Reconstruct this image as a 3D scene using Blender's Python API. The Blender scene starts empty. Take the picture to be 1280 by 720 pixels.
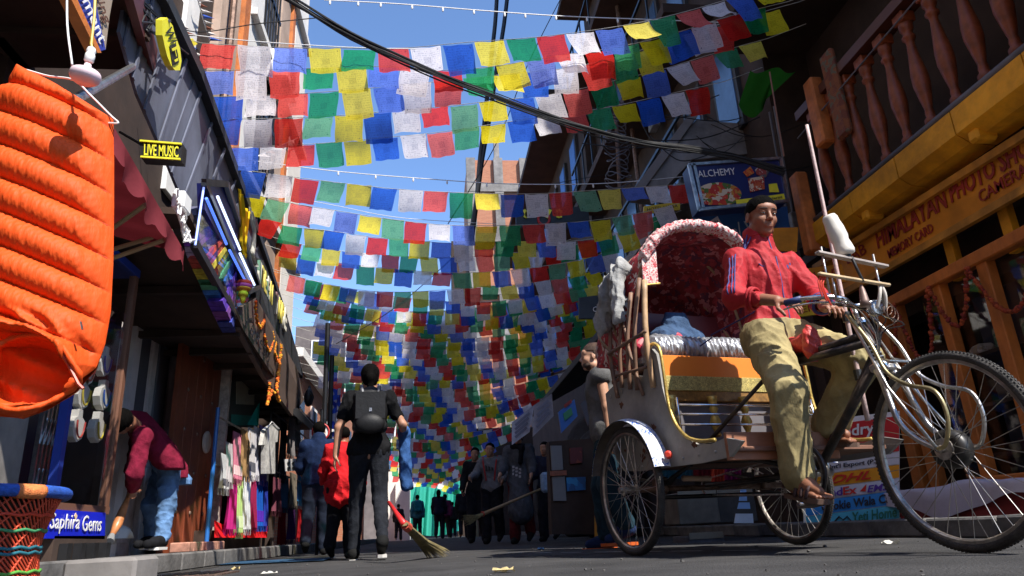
import bpy, math, random
import numpy as np
from mathutils import Matrix, Vector, Euler
import openvdb
R_ = random.Random(7)
sc = bpy.context.scene
COL = sc.collection
rad = math.radians
# ------------------------------------------------------------------ camera
FPX, PITCH, ROLL, YAW, CH = 879.2, rad(19.01), rad(3.0), rad(7.1), .166
_c, _s = math.cos(PITCH), math.sin(PITCH)
CF = np.array([math.sin(YAW)*_c, math.cos(YAW)*_c, _s])
_R0 = np.array([math.cos(YAW), -math.sin(YAW), 0.]); _U0 = np.cross(_R0, CF)
CR = _R0*math.cos(ROLL) - _U0*math.sin(ROLL); CU = _U0*math.cos(ROLL) + _R0*math.sin(ROLL)
cam = bpy.data.cameras.new('camera'); camo = bpy.data.objects.new('camera', cam); COL.objects.link(camo)
cam.sensor_width = 36; cam.lens = FPX/1280*36; cam.clip_start = .05; cam.clip_end = 3000
camo.matrix_world = Matrix(((CR[0], CU[0], -CF[0], 0), (CR[1], CU[1], -CF[1], 0), (CR[2], CU[2], -CF[2], CH), (0, 0, 0, 1)))
sc.camera = camo
# ------------------------------------------------------------------ world, sun, exposure
SUN_AZ, SUN_EL = rad(35), rad(50)          # from behind the camera, swung to the right
w = bpy.data.worlds.new("World"); sc.world = w; w.use_nodes = True
nt = w.node_tree; bg = nt.nodes['Background']
sky = nt.nodes.new('ShaderNodeTexSky'); sky.sky_type = 'NISHITA'; sky.sun_disc = False
sky.sun_elevation = SUN_EL; sky.sun_rotation = math.atan2(math.sin(SUN_AZ), -math.cos(SUN_AZ))
sky.altitude = 1400; sky.air_density = 1.0; sky.dust_density = 0.; sky.ozone_density = 5.5
nt.links.new(sky.outputs[0], bg.inputs[0]); bg.inputs[1].default_value = .15
sl = bpy.data.lights.new('sun', 'SUN'); sl.energy = 4.1; sl.angle = rad(.53); sl.color = (1, .95, .87)
so = bpy.data.objects.new('sun', sl); COL.objects.link(so)
sdir = Vector((math.sin(SUN_AZ)*math.cos(SUN_EL), -math.cos(SUN_AZ)*math.cos(SUN_EL), math.sin(SUN_EL)))
so.rotation_euler = sdir.to_track_quat('Z', 'Y').to_euler(); so.location = (6, -10, 20)
sc.view_settings.view_transform = 'Standard'; sc.view_settings.look = 'None'
sc.view_settings.exposure = 1.05; sc.view_settings.gamma = 1
sc.cycles.max_bounces = 6; sc.cycles.transparent_max_bounces = 12
sc.cycles.use_adaptive_sampling = True
# ------------------------------------------------------------------ helpers
O_ = np.array([0, 0, CH])
def ray(x, y): return CF + CR*(x-640)/FPX + CU*(360-y)/FPX
def aX(x, y, X): r = ray(x, y); return O_ + r*X/r[0]
def aY(x, y, Y): r = ray(x, y); return O_ + r*Y/r[1]
def aZ(x, y, Z): r = ray(x, y); return O_ + r*(Z-CH)/r[2]
V = lambda *a: np.array(a, float)
def nrm(v): v = np.asarray(v, float); return v/(np.linalg.norm(v)+1e-12)
WM = {}     # world matrices of parents (object name -> Matrix)
def tag(o, label=None, cat=None, group=None, kind=None):
    if label: o['label'] = label
    if cat: o['category'] = cat
    if group: o['group'] = group
    if kind: o['kind'] = kind
    return o
def thing(name, label, cat, loc=(0, 0, 0), rz=0, group=None):
    o = bpy.data.objects.new(name, None); COL.objects.link(o); o.empty_display_size = .1
    o.location = Vector([float(q) for q in loc]); o.rotation_euler = (0, 0, rz)
    WM[o.name] = Matrix.Translation(o.location) @ Matrix.Rotation(rz, 4, 'Z')
    return tag(o, label, cat, group)
def wm(o): return WM.get(o.name, Matrix.Identity(4)) if o is not None else Matrix.Identity(4)
def link(name, me, parent=None, m=None, smooth=False):
    o = bpy.data.objects.new(name, me); COL.objects.link(o)
    if m is not None and not me.materials: me.materials.append(m)
    if parent is not None: o.parent = parent; WM[o.name] = wm(parent)
    if smooth: me.polygons.foreach_set('use_smooth', [True]*len(me.polygons))
    return o
def frame(d, up=(0, 0, 1)):
    d = nrm(d); up = np.asarray(up, float)
    if abs(np.dot(d, nrm(up))) > .98: up = V(0, 1, 0) if abs(d[1]) < .9 else V(1, 0, 0)
    x = nrm(np.cross(up, d)); return x, np.cross(d, x), d
class MB:
    def __init__(s): s.v = []; s.f = []; s.uv = {}
    def add(s, vs, fs, uv=None):
        b = len(s.v); s.v += [tuple(map(float, q)) for q in vs]
        for i, f in enumerate(fs):
            s.f.append(tuple(b+j for j in f))
            if uv: s.uv[len(s.f)-1] = [uv[j] for j in f]
        return s
    def box(s, c, size, ax=None, bev=0):
        c = V(*c); hx, hy, hz = [q/2 for q in size]
        X, Y, Z = ax if ax else (V(1, 0, 0), V(0, 1, 0), V(0, 0, 1))
        if bev and min(hx, hy, hz) > bev*1.2:
            vs = []; 
            for sx in (-1, 1):
                for sy in (-1, 1):
                    for sz in (-1, 1):
                        for k in range(3):
                            e = [hx, hy, hz]; e = [e[j]-(0 if j == k else bev) for j in range(3)]
                            vs.append(c+X*sx*e[0]+Y*sy*e[1]+Z*sz*e[2])
            def ix(a, b_, c_, k): return ((a*2+b_)*2+c_)*3+k
            fs = []
            for k in range(3):
                for sgn in (0, 1):
                    q = []
                    for (u, v_) in ((0, 0), (1, 0), (1, 1), (0, 1)):
                        t = [0, 0, 0]; t[k] = sgn; t[(k+1) % 3] = u; t[(k+2) % 3] = v_; q.append(ix(*t, k))
                    fs.append(q if sgn else q[::-1])
            for k in range(3):
                k1, k2 = (k+1) % 3, (k+2) % 3
                for a in (0, 1):
                    for b_ in (0, 1):
                        q = []
                        for e, kk in ((0, k1), (1, k1), (1, k2), (0, k2)):
                            t = [0, 0, 0]; t[k] = e; t[k1] = a; t[k2] = b_; q.append(ix(*t, kk))
                        fs.append(q)
            for a in (0, 1):
                for b_ in (0, 1):
                    for c_ in (0, 1): fs.append([ix(a, b_, c_, k) for k in range(3)])
            return s.add(vs, fs)
        vs = [c+X*a*hx+Y*b*hy+Z*d*hz for a in (-1, 1) for b in (-1, 1) for d in (-1, 1)]
        return s.add(vs, [(0, 1, 3, 2), (4, 6, 7, 5), (0, 4, 5, 1), (2, 3, 7, 6), (0, 2, 6, 4), (1, 5, 7, 3)])
    def beam(s, p0, p1, wd, th, up=(0, 0, 1), bev=0):
        p0, p1 = V(*p0), V(*p1); x, y, d = frame(p1-p0, up)
        return s.box((p0+p1)/2, (wd, th, np.linalg.norm(p1-p0)), (x, y, d), bev)
    def tube(s, pts, r, n=8, cap=True, closed=False):
        pts = [V(*p) for p in pts]; m = len(pts); rs = r if hasattr(r, '__len__') else [r]*m
        vs = []; prev = None
        for i, p in enumerate(pts):
            if closed: d = pts[(i+1) % m]-pts[i-1]
            else: d = pts[min(i+1, m-1)]-pts[max(i-1, 0)]
            if np.linalg.norm(d) < 1e-9: d = V(0, 0, 1)
            d = nrm(d)
            if prev is None: x, y, _ = frame(d)
            else:
                x = prev-d*np.dot(prev, d)
                x = nrm(x) if np.linalg.norm(x) > 1e-6 else frame(d)[0]
                y = np.cross(d, x)
            prev = x
            for k in range(n):
                a = 2*math.pi*k/n; vs.append(p+(x*math.cos(a)+y*math.sin(a))*rs[i])
        fs = []
        for i in range(m if closed else m-1):
            j = (i+1) % m
            for k in range(n): fs.append((i*n+k, i*n+(k+1) % n, j*n+(k+1) % n, j*n+k))
        if cap and not closed: fs.append(tuple(range(n-1, -1, -1))); fs.append(tuple((m-1)*n+k for k in range(n)))
        return s.add(vs, fs)
    def lathe(s, c, prof, axis=(0, 0, 1), n=16, sx=1, sy=1):
        c = V(*c); x, y, d = frame(axis, (1, 0, 0) if abs(axis[0]) < .9 else (0, 1, 0)); vs = []
        for r, h in prof:
            for k in range(n):
                a = 2*math.pi*k/n; vs.append(c+x*math.cos(a)*r*sx+y*math.sin(a)*r*sy+d*h)
        m = len(prof); fs = []
        for i in range(m-1):
            for k in range(n): fs.append((i*n+k, i*n+(k+1) % n, (i+1)*n+(k+1) % n, (i+1)*n+k))
        fs.append(tuple(range(n-1, -1, -1))); fs.append(tuple((m-1)*n+k for k in range(n)))
        return s.add(vs, fs)
    def ball(s, c, r, n=10, m=7, ax=None):
        c = V(*c); r = r if hasattr(r, '__len__') else (r, r, r); X, Y, Z = ax if ax else (V(1, 0, 0), V(0, 1, 0), V(0, 0, 1))
        vs = []
        for i in range(m+1):
            t = math.pi*(i+.001)/(m+.002)
            for k in range(n):
                a = 2*math.pi*k/n
                vs.append(c+X*math.sin(t)*math.cos(a)*r[0]+Y*math.sin(t)*math.sin(a)*r[1]-Z*math.cos(t)*r[2])
        fs = [(i*n+k, i*n+(k+1) % n, (i+1)*n+(k+1) % n, (i+1)*n+k) for i in range(m) for k in range(n)]
        return s.add(vs, fs)
    def prism(s, poly, off):
        """solid between a flat polygon and its copy moved by off"""
        n = len(poly); off = V(*off); vs = [V(*p) for p in poly]+[V(*p)+off for p in poly]
        return s.add(vs, [tuple(range(n-1, -1, -1)), tuple(range(n, 2*n))]+[(i, (i+1) % n, n+(i+1) % n, n+i) for i in range(n)])
    def grid(s, fn, nu, nv, thick=None, closed_u=False):
        P = [[V(*fn(i/nu, j/nv)) for j in range(nv+1)] for i in range(nu+(0 if closed_u else 1))]
        N = len(P); vs = [q for r in P for q in r]; W_ = nv+1
        uv = [(i/nu, j/nv) for i in range(N) for j in range(nv+1)]
        fs = [(i*W_+j, ((i+1) % N)*W_+j, ((i+1) % N)*W_+j+1, i*W_+j+1) for i in range(N if closed_u else N-1) for j in range(nv)]
        return s.add(vs, fs, uv)
    def build(s, name, m, parent=None, smooth=False, world=True):
        me = bpy.data.meshes.new(name); me.from_pydata(s.v, [], s.f)
        if s.uv:
            ul = me.uv_layers.new(name='UVMap'); 
            for pi, p in enumerate(me.polygons):
                if pi in s.uv:
                    for k, li in enumerate(p.loop_indices): ul.data[li].uv = s.uv[pi][k]
        if world and parent is not None: me.transform(wm(parent).inverted())
        if not s.uv: recalc(me)
        return link(name, me, parent, m, smooth)
import bmesh
def recalc(me):
    b = bmesh.new(); b.from_mesh(me); bmesh.ops.recalc_face_normals(b, faces=b.faces); b.to_mesh(me); b.free()
def autosmooth(o, ang=40):
    me = o.data; b = bmesh.new(); b.from_mesh(me)
    for e in b.edges:
        if len(e.link_faces) == 2: e.smooth = e.calc_face_angle(0) < rad(ang)
    for f in b.faces: f.smooth = True
    b.to_mesh(me); b.free(); return o
def cp(src, parent=None, mat=None, name=None):
    """object sharing src's mesh"""
    o = src.copy(); COL.objects.link(o); o.parent = parent
    if name: o.name = name
    if mat is not None: o.matrix_local = mat
    WM[o.name] = wm(parent)
    return o
# text as mesh mapped onto a parallelogram (bottom left, bottom right, top left)
def text(body, m, parent, bl, br, tl, name='lettering', ext=.003, fit=True, slant=0, bold=0):
    cu = bpy.data.curves.new('t', 'FONT'); cu.body = body; cu.extrude = .5; cu.resolution_u = 2; cu.shear = slant; cu.offset = bold
    cu.align_x = 'CENTER' if '\n' in body else 'LEFT'
    to = bpy.data.objects.new('t', cu); me = bpy.data.meshes.new_from_object(to); bpy.data.objects.remove(to); bpy.data.curves.remove(cu)
    n = len(me.vertices); a = np.zeros(n*3); me.vertices.foreach_get('co', a); a = a.reshape(-1, 3)
    mn, mx = a.min(0), a.max(0); u = (a[:, 0]-mn[0])/max(mx[0]-mn[0], 1e-6); v = (a[:, 1]-mn[1])/max(mx[1]-mn[1], 1e-6)
    bl, br, tl = V(*bl), V(*br), V(*tl); X, Y = br-bl, tl-bl; N = nrm(np.cross(X, Y))
    P = bl+u[:, None]*X+v[:, None]*Y+(a[:, 2:3]+.5)*N*ext
    me.vertices.foreach_set('co', P.ravel()); me.transform(wm(parent).inverted()); me.update()
    me.materials.clear(); return link(name, me, parent, m)
# ------------------------------------------------------------------ signed distance bodies
class SDF:
    def __init__(s): s.p = []; s.clip = []; s.fold = None
    def cap(s, a, b, ra, rb=None, k=.02, sub=False): s.p.append(('c', V(*a), V(*b), ra, ra if rb is None else rb, k, sub)); return s
    def ell(s, c, r, ax=None, k=.02, sub=False):
        r = r if hasattr(r, '__len__') else (r, r, r); s.p.append(('e', V(*c), V(*r), np.array(ax) if ax is not None else np.eye(3), k, sub)); return s
    def bb(s, q):
        if q[0] == 'c': m = max(q[3], q[4]); return np.minimum(q[1], q[2])-m, np.maximum(q[1], q[2])+m
        m = np.abs(q[3].T) @ q[2] if True else 0
        return q[1]-m, q[1]+m
    def dist(s, q, P):
        if q[0] == 'c':
            ab = q[2]-q[1]; t = np.clip(((P-q[1]) @ ab)/(ab @ ab+1e-9), 0, 1)
            return np.linalg.norm(P-q[1]-t[..., None]*ab, axis=-1)-(q[3]+(q[4]-q[3])*t)
        L = (P-q[1]) @ q[3].T; k0 = np.linalg.norm(L/q[2], axis=-1); k1 = np.linalg.norm(L/q[2]**2, axis=-1)+1e-9
        return k0*(k0-1)/k1
    def ev(s, P):
        d = np.full(P.shape[:-1], 9., np.float32)
        for q in s.p: d = s.comb(d, s.dist(q, P), q)
        return d
    def comb(s, a, b, q):
        k, sub = q[-2], q[-1]
        if sub:
            h = np.clip(.5-.5*(a+b)/k, 0, 1); return a*(1-h)-b*h+k*h*(1-h)
        h = np.clip(.5+.5*(a-b)/k, 0, 1); return a*(1-h)+b*h-k*h*(1-h)
    def mesh(s, name, vox, m, parent, adapt=0., smooth=True):
        lo = np.min([s.bb(q)[0] for q in s.p if not q[-1]], 0)-vox*4-.01; hi = np.max([s.bb(q)[1] for q in s.p if not q[-1]], 0)+vox*4+.01
        n = np.ceil((hi-lo)/vox).astype(int)+1; D = np.full(n, .5, np.float32)
        ax = [lo[i]+np.arange(n[i])*vox for i in range(3)]
        for q in s.p:
            a, b = s.bb(q); pad = q[-2]*1.2+vox*4+.012
            i0 = np.clip(((a-pad-lo)/vox).astype(int), 0, n); i1 = np.clip(((b+pad-lo)/vox).astype(int)+2, 0, n)
            if (i1 <= i0).any(): continue
            sl_ = tuple(slice(i0[j], i1[j]) for j in range(3))
            P = np.stack(np.meshgrid(*[ax[j][sl_[j]] for j in range(3)], indexing='ij'), -1)
            D[sl_] = s.comb(D[sl_], s.dist(q, P), q)
        if s.fold or s.clip:
            msk = np.abs(D) < .06 if not s.clip else D < .06
            I = np.argwhere(msk); P = lo+I*vox
            dv = D[msk]
            if s.fold: dv = dv+s.fold(P)
            for c in s.clip: dv = np.maximum(dv, c(P))
            D[msk] = dv
        bgv = vox*3; g = openvdb.FloatGrid(bgv); g.copyFromArray(np.clip(D, -bgv, bgv).astype(np.float32)); g.transform = openvdb.createLinearTransform(voxelSize=vox)
        pts, tris, quads = g.convertToPolygons(0., adapt)
        pts = np.asarray(pts)+lo; me = bpy.data.meshes.new(name)
        fs = [tuple(int(z) for z in t)[::-1] for t in tris]+[tuple(int(z) for z in t)[::-1] for t in quads]
        if parent is not None:
            M = np.array(wm(parent).inverted()); pts = pts @ M[:3, :3].T+M[:3, 3]
        me.from_pydata(pts.tolist(), [], fs); me.update()
        return link(name, me, parent, m, smooth)
    def hit(s, p, d, tmax=.5):
        """march from p along d to the surface"""
        p = V(*p); d = nrm(d); t = 0
        for _ in range(60):
            q_ = (p+d*t)[None]; v = float(s.ev(q_)[0]); v = v+(float(s.fold(q_)[0]) if s.fold and v < .06 else 0); t += v*.8
            if v < .0005 or t > tmax: break
        return p+d*t
def folds(amp, fr=18, seed=0, dirn=(1, .6, .35)):
    rr = np.random.RandomState(seed); Ks = []
    for i in range(7):
        d = nrm(rr.randn(3)+np.array(dirn)*rr.choice([-1, 1])*1.2); Ks.append((d*fr*(.6+rr.rand()*1.6), rr.rand()*6.28, .5+rr.rand()))
    def f(P):
        o = 0; wv = np.sin(P @ V(5, 7, 3)*1.7+seed)*1.5
        for K, ph, a in Ks: q = np.sin(P @ K+ph+wv); o = o+a*(1-np.abs(q))**2
        return -amp*(o/3.5-.45)
    return f
# ------------------------------------------------------------------ materials
MATS = {}
def mat(name, col, rough=.7, var=.12, scale=8, bump=.0, metal=0, bscale=None, col2=None, mix=.5, spec=.5, stretch=None, emit=0, coat=0, sharp=None):
    if name in MATS: return MATS[name]
    m = bpy.data.materials.new(name); MATS[name] = m; m.use_nodes = True; n = m.node_tree; N, L = n.nodes, n.links; b = N['Principled BSDF']
    tc = N.new('ShaderNodeTexCoord'); src = tc.outputs['Object']
    if stretch:
        mp = N.new('ShaderNodeMapping'); mp.inputs['Scale'].default_value = stretch; L.new(src, mp.inputs[0]); src = mp.outputs[0]
    nz = N.new('ShaderNodeTexNoise'); nz.inputs['Scale'].default_value = scale; nz.inputs['Detail'].default_value = 5; nz.inputs['Roughness'].default_value = .6; L.new(src, nz.inputs['Vector'])
    rp = N.new('ShaderNodeValToRGB'); L.new(nz.outputs['Fac'], rp.inputs[0])
    c1 = [max(0, q*(1-var)) for q in col]; c2 = [min(1, q*(1+var)) for q in col]
    if col2: c1, c2 = col, col2
    lo, hi = (.5-(mix if sharp is None else sharp)/2, .5+(mix if sharp is None else sharp)/2)
    rp.color_ramp.elements[0].position = max(0, lo); rp.color_ramp.elements[1].position = min(1, hi)
    rp.color_ramp.elements[0].color = (*c1, 1); rp.color_ramp.elements[1].color = (*c2, 1)
    colo = rp.outputs[0]
    if var >= .15 and not emit:      # broad grime on top of the fine mottling
        n5 = N.new('ShaderNodeTexNoise'); n5.inputs['Scale'].default_value = max(.7, scale*.24); n5.inputs['Detail'].default_value = 6; n5.inputs['Roughness'].default_value = .7; L.new(tc.outputs['Object'], n5.inputs['Vector'])
        r5 = N.new('ShaderNodeMapRange'); r5.inputs[1].default_value = .36; r5.inputs[2].default_value = .62; r5.inputs[3].default_value = .62; r5.inputs[4].default_value = 1.08; L.new(n5.outputs['Fac'], r5.inputs[0])
        v5 = N.new('ShaderNodeVectorMath'); v5.operation = 'SCALE'; L.new(rp.outputs[0], v5.inputs[0]); L.new(r5.outputs[0], v5.inputs['Scale']); colo = v5.outputs[0]
        r6 = N.new('ShaderNodeMapRange'); r6.inputs[3].default_value = min(1, rough+.15); r6.inputs[4].default_value = max(.1, rough-.08); L.new(n5.outputs['Fac'], r6.inputs[0]); L.new(r6.outputs[0], b.inputs['Roughness'])
    L.new(colo, b.inputs['Base Color'])
    b.inputs['Roughness'].default_value = rough; b.inputs['Metallic'].default_value = metal; b.inputs['Specular IOR Level'].default_value = spec
    if coat: b.inputs['Coat Weight'].default_value = coat
    if emit: L.new(rp.outputs[0], b.inputs['Emission Color']); b.inputs['Emission Strength'].default_value = emit
    if bump:
        n2 = N.new('ShaderNodeTexNoise'); n2.inputs['Scale'].default_value = bscale or scale*4; n2.inputs['Detail'].default_value = 4; L.new(src, n2.inputs['Vector'])
        bp = N.new('ShaderNodeBump'); bp.inputs['Strength'].default_value = min(1, bump); bp.inputs['Distance'].default_value = .01 if bump <= 1 else .01*bump; L.new(n2.outputs['Fac'], bp.inputs['Height']); L.new(bp.outputs[0], b.inputs['Normal'])
    return m
def cloth(name, col, trans=.35, print_=False, rough=.85, ink=None, scale=1., sheer=0):
    """thin cloth that lets light through; optional block print in UV space"""
    if name in MATS: return MATS[name]
    m = bpy.data.materials.new(name); MATS[name] = m; m.use_nodes = True; n = m.node_tree; N, L = n.nodes, n.links
    for q in list(N): N.remove(q)
    out = N.new('ShaderNodeOutputMaterial'); mx = N.new('ShaderNodeMixShader'); d = N.new('ShaderNodeBsdfDiffuse'); t = N.new('ShaderNodeBsdfTranslucent')
    mx.inputs[0].default_value = trans; L.new(d.outputs[0], mx.inputs[1]); L.new(t.outputs[0], mx.inputs[2]); L.new(mx.outputs[0], out.inputs[0])
    if sheer:
        tp = N.new('ShaderNodeBsdfTransparent'); m2 = N.new('ShaderNodeMixShader'); m2.inputs[0].default_value = sheer; L.new(mx.outputs[0], m2.inputs[1]); L.new(tp.outputs[0], m2.inputs[2]); L.new(m2.outputs[0], out.inputs[0]); tp.inputs[0].default_value = tuple(.35+.65*q/max(col) for q in col)+(1,)
    tc = N.new('ShaderNodeTexCoord'); oi = N.new('ShaderNodeObjectInfo')
    nz = N.new('ShaderNodeTexNoise'); nz.inputs['Scale'].default_value = 9*scale; nz.inputs['Detail'].default_value = 4; L.new(tc.outputs['Object'], nz.inputs['Vector'])
    mr = N.new('ShaderNodeMapRange'); mr.inputs[3].default_value = .88; mr.inputs[4].default_value = 1.1; L.new(nz.outputs['Fac'], mr.inputs[0])
    ri = N.new('ShaderNodeMapRange'); ri.inputs[3].default_value = .8; ri.inputs[4].default_value = 1.1; L.new(oi.outputs['Random'], ri.inputs[0])
    mu = N.new('ShaderNodeMath'); mu.operation = 'MULTIPLY'; L.new(mr.outputs[0], mu.inputs[0]); L.new(ri.outputs[0], mu.inputs[1])
    vm = N.new('ShaderNodeVectorMath'); vm.operation = 'SCALE'; vm.inputs[0].default_value = col; L.new(mu.outputs[0], vm.inputs['Scale'])
    cur = vm.outputs[0]
    if sheer:      # some flags are older and more faded than others
        pw = N.new('ShaderNodeMath'); pw.operation = 'POWER'; pw.inputs[1].default_value = 3.; L.new(oi.outputs['Random'], pw.inputs[0]); pm = N.new('ShaderNodeMath'); pm.operation = 'MULTIPLY'; pm.inputs[1].default_value = .3; L.new(pw.outputs[0], pm.inputs[0]); fm = N.new('ShaderNodeMix'); fm.data_type = 'RGBA'; L.new(pm.outputs[0], fm.inputs[0]); L.new(cur, fm.inputs[6]); fm.inputs[7].default_value = (.6, .56, .52, 1); cur = fm.outputs[2]
    if print_:
        ink = ink or tuple(q*.3 for q in col)
        def mth(op, a, b=None, c=None):
            q = N.new('ShaderNodeMath'); q.operation = op
            for i, z in enumerate((a, b, c)):
                if z is None: continue
                if isinstance(z, (int, float)): q.inputs[i].default_value = z
                else: L.new(z, q.inputs[i])
            return q.outputs[0]
        sp = N.new('ShaderNodeSeparateXYZ'); L.new(tc.outputs['UV'], sp.inputs[0]); u, v = sp.outputs[0], sp.outputs[1]
        # rows of broken strokes read as lines of writing
        cb = N.new('ShaderNodeCombineXYZ'); rws = mth('FLOOR', mth('MULTIPLY', v, 12.)); L.new(mth('MULTIPLY', u, 30.), cb.inputs[0]); L.new(mth('MULTIPLY', rws, 7.3), cb.inputs[1]); L.new(mth('MULTIPLY', oi.outputs['Random'], 50.), cb.inputs[2])
        n2 = N.new('ShaderNodeTexNoise'); n2.inputs['Scale'].default_value = 1.; n2.inputs['Detail'].default_value = 0; L.new(cb.outputs[0], n2.inputs['Vector'])
        st = mth('GREATER_THAN', n2.outputs['Fac'], .5); rowm = mth('GREATER_THAN', mth('FRACT', mth('MULTIPLY', v, 12.)), .5)
        au, av = mth('ABSOLUTE', mth('SUBTRACT', u, .5)), mth('ABSOLUTE', mth('SUBTRACT', v, .5))
        inb = mth('MULTIPLY', mth('LESS_THAN', au, .42), mth('LESS_THAN', av, .42))
        cen = mth('GREATER_THAN', mth('ADD', mth('MULTIPLY', au, au), mth('MULTIPLY', av, av)), .028)
        txt = mth('MULTIPLY', mth('MULTIPLY', st, rowm), mth('MULTIPLY', inb, cen))
        ringd = mth('SQRT', mth('ADD', mth('MULTIPLY', au, au), mth('MULTIPLY', av, av))); n3 = N.new('ShaderNodeTexNoise'); n3.inputs['Scale'].default_value = 34; L.new(tc.outputs['UV'], n3.inputs['Vector'])
        fig = mth('MULTIPLY', mth('LESS_THAN', mth('MAXIMUM', au, av), .13), mth('GREATER_THAN', n3.outputs['Fac'], .47))
        cu_, cv_ = mth('ABSOLUTE', mth('SUBTRACT', au, .39)), mth('ABSOLUTE', mth('SUBTRACT', av, .39)); cor = mth('MULTIPLY', mth('LESS_THAN', mth('ADD', cu_, cv_), .04), mth('GREATER_THAN', n3.outputs['Fac'], .45))
        ed = mth('LESS_THAN', mth('ABSOLUTE', mth('SUBTRACT', mth('MAXIMUM', au, av), .45)), .006)
        tot = mth('MINIMUM', mth('ADD', mth('MULTIPLY', txt, .30), mth('ADD', mth('MULTIPLY', fig, .4), mth('ADD', mth('MULTIPLY', cor, .6), mth('MULTIPLY', ed, .5)))), 1.)
        mc = N.new('ShaderNodeMix'); mc.data_type = 'RGBA'; L.new(tot, mc.inputs[0]); L.new(cur, mc.inputs[6]); mc.inputs[7].default_value = (*ink, 1); cur = mc.outputs[2]
    L.new(cur, d.inputs[0]); L.new(cur, t.inputs[0])
    n4 = N.new('ShaderNodeTexNoise'); n4.inputs['Scale'].default_value = 22*scale; n4.inputs['Detail'].default_value = 2; L.new(tc.outputs['Object'], n4.inputs['Vector'])
    bp = N.new('ShaderNodeBump'); bp.inputs['Strength'].default_value = .22; bp.inputs['Distance'].default_value = .01; L.new(n4.outputs['Fac'], bp.inputs['Height']); L.new(bp.outputs[0], d.inputs['Normal']); L.new(bp.outputs[0], t.inputs['Normal'])
    return m
def emis(name, col, st):
    if name in MATS: return MATS[name]
    m = bpy.data.materials.new(name); MATS[name] = m; m.use_nodes = True; b = m.node_tree.nodes['Principled BSDF']
    b.inputs['Base Color'].default_value = (*col, 1); b.inputs['Emission Color'].default_value = (*col, 1); b.inputs['Emission Strength'].default_value = st; return m
def pattern(name, cols, scale, rough=.8, trans=0, kind='voronoi', bump=.2):
    """small-figured printed surface: cells picked from a few colours"""
    if name in MATS: return MATS[name]
    m = bpy.data.materials.new(name); MATS[name] = m; m.use_nodes = True; n = m.node_tree; N, L = n.nodes, n.links; b = N['Principled BSDF']
    tc = N.new('ShaderNodeTexCoord'); nz = N.new('ShaderNodeTexNoise'); nz.inputs['Scale'].default_value = scale*.7; L.new(tc.outputs['Object'], nz.inputs['Vector'])
    ad = N.new('ShaderNodeVectorMath'); ad.operation = 'MULTIPLY_ADD'; ad.inputs[1].default_value = (.12, .12, .12); L.new(nz.outputs['Color'], ad.inputs[0]); L.new(tc.outputs['Object'], ad.inputs[2])
    vo = N.new('ShaderNodeTexVoronoi'); vo.inputs['Scale'].default_value = scale; L.new(ad.outputs[0], vo.inputs['Vector'])
    sx = N.new('ShaderNodeSeparateXYZ'); L.new(vo.outputs['Color'], sx.inputs[0]); rp = N.new('ShaderNodeValToRGB'); rp.color_ramp.interpolation = 'CONSTANT'
    e = rp.color_ramp.elements; e[0].color = (*cols[0], 1); e[1].position = 1/len(cols); e[1].color = (*cols[1], 1)
    for i, c in enumerate(cols[2:]): q = e.new((i+2)/len(cols)); q.color = (*c, 1)
    L.new(sx.outputs[0], rp.inputs[0]); L.new(rp.outputs[0], b.inputs['Base Color']); b.inputs['Roughness'].default_value = rough
    if bump:
        bp = N.new('ShaderNodeBump'); bp.inputs['Strength'].default_value = bump; bp.inputs['Distance'].default_value = .02; L.new(nz.outputs['Fac'], bp.inputs['Height']); L.new(bp.outputs[0], b.inputs['Normal'])
    return m
def brickmat(name, c1, c2, mortar, scale, bw=.23, bh=.075):
    if name in MATS: return MATS[name]
    m = bpy.data.materials.new(name); MATS[name] = m; m.use_nodes = True; n = m.node_tree; N, L = n.nodes, n.links; b = N['Principled BSDF']
    tc = N.new('ShaderNodeTexCoord'); sp = N.new('ShaderNodeSeparateXYZ'); L.new(tc.outputs['Object'], sp.inputs[0]); ad = N.new('ShaderNodeMath'); L.new(sp.outputs[0], ad.inputs[0]); L.new(sp.outputs[1], ad.inputs[1])
    cb = N.new('ShaderNodeCombineXYZ'); L.new(ad.outputs[0], cb.inputs[0]); L.new(sp.outputs[2], cb.inputs[1])
    br = N.new('ShaderNodeTexBrick'); L.new(cb.outputs[0], br.inputs['Vector']); br.inputs['Scale'].default_value = scale; br.inputs['Brick Width'].default_value = bw; br.inputs['Row Height'].default_value = bh; br.inputs['Mortar Size'].default_value = .009
    br.inputs['Color1'].default_value = (*c1, 1); br.inputs['Color2'].default_value = (*c2, 1); br.inputs['Mortar'].default_value = (*mortar, 1); L.new(br.outputs[0], b.inputs['Base Color']); b.inputs['Roughness'].default_value = .9; return m
# ------------------------------------------------------------------ materials used all over
M = {}
M['asphalt'] = mat('asphalt', (.044, .042, .042), .88, .55, 2.2, 1.6, bscale=95)
M['earth'] = mat('earth', (.12, .1, .08), .95, .2, 2)
M['kerb'] = mat('kerb_stone', (.13, .122, .115), .9, .3, 7, .5)
M['paving'] = mat('paving', (.16, .15, .145), .9, .3, 3, .4)
M['concrete'] = mat('concrete', (.22, .2, .185), .9, .3, 3, .5)
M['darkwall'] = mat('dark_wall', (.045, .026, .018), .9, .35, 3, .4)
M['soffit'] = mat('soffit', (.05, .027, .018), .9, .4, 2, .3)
M['pinkwall'] = mat('pink_wall', (.42, .22, .18), .9, .2, 3, .4)
M['whitewall'] = mat('white_wall', (.72, .68, .63), .85, .12, 2, .4)
M['beige'] = mat('beige_plaster', (.45, .33, .26), .9, .15, 3, .3)
M['orangep'] = mat('orange_paint', (.55, .16, .03), .6, .2, 8, .3)
M['orangewood'] = mat('orange_wood', (.50, .15, .02), .6, .3, 7, .4, stretch=(1, 1, .2))
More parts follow.
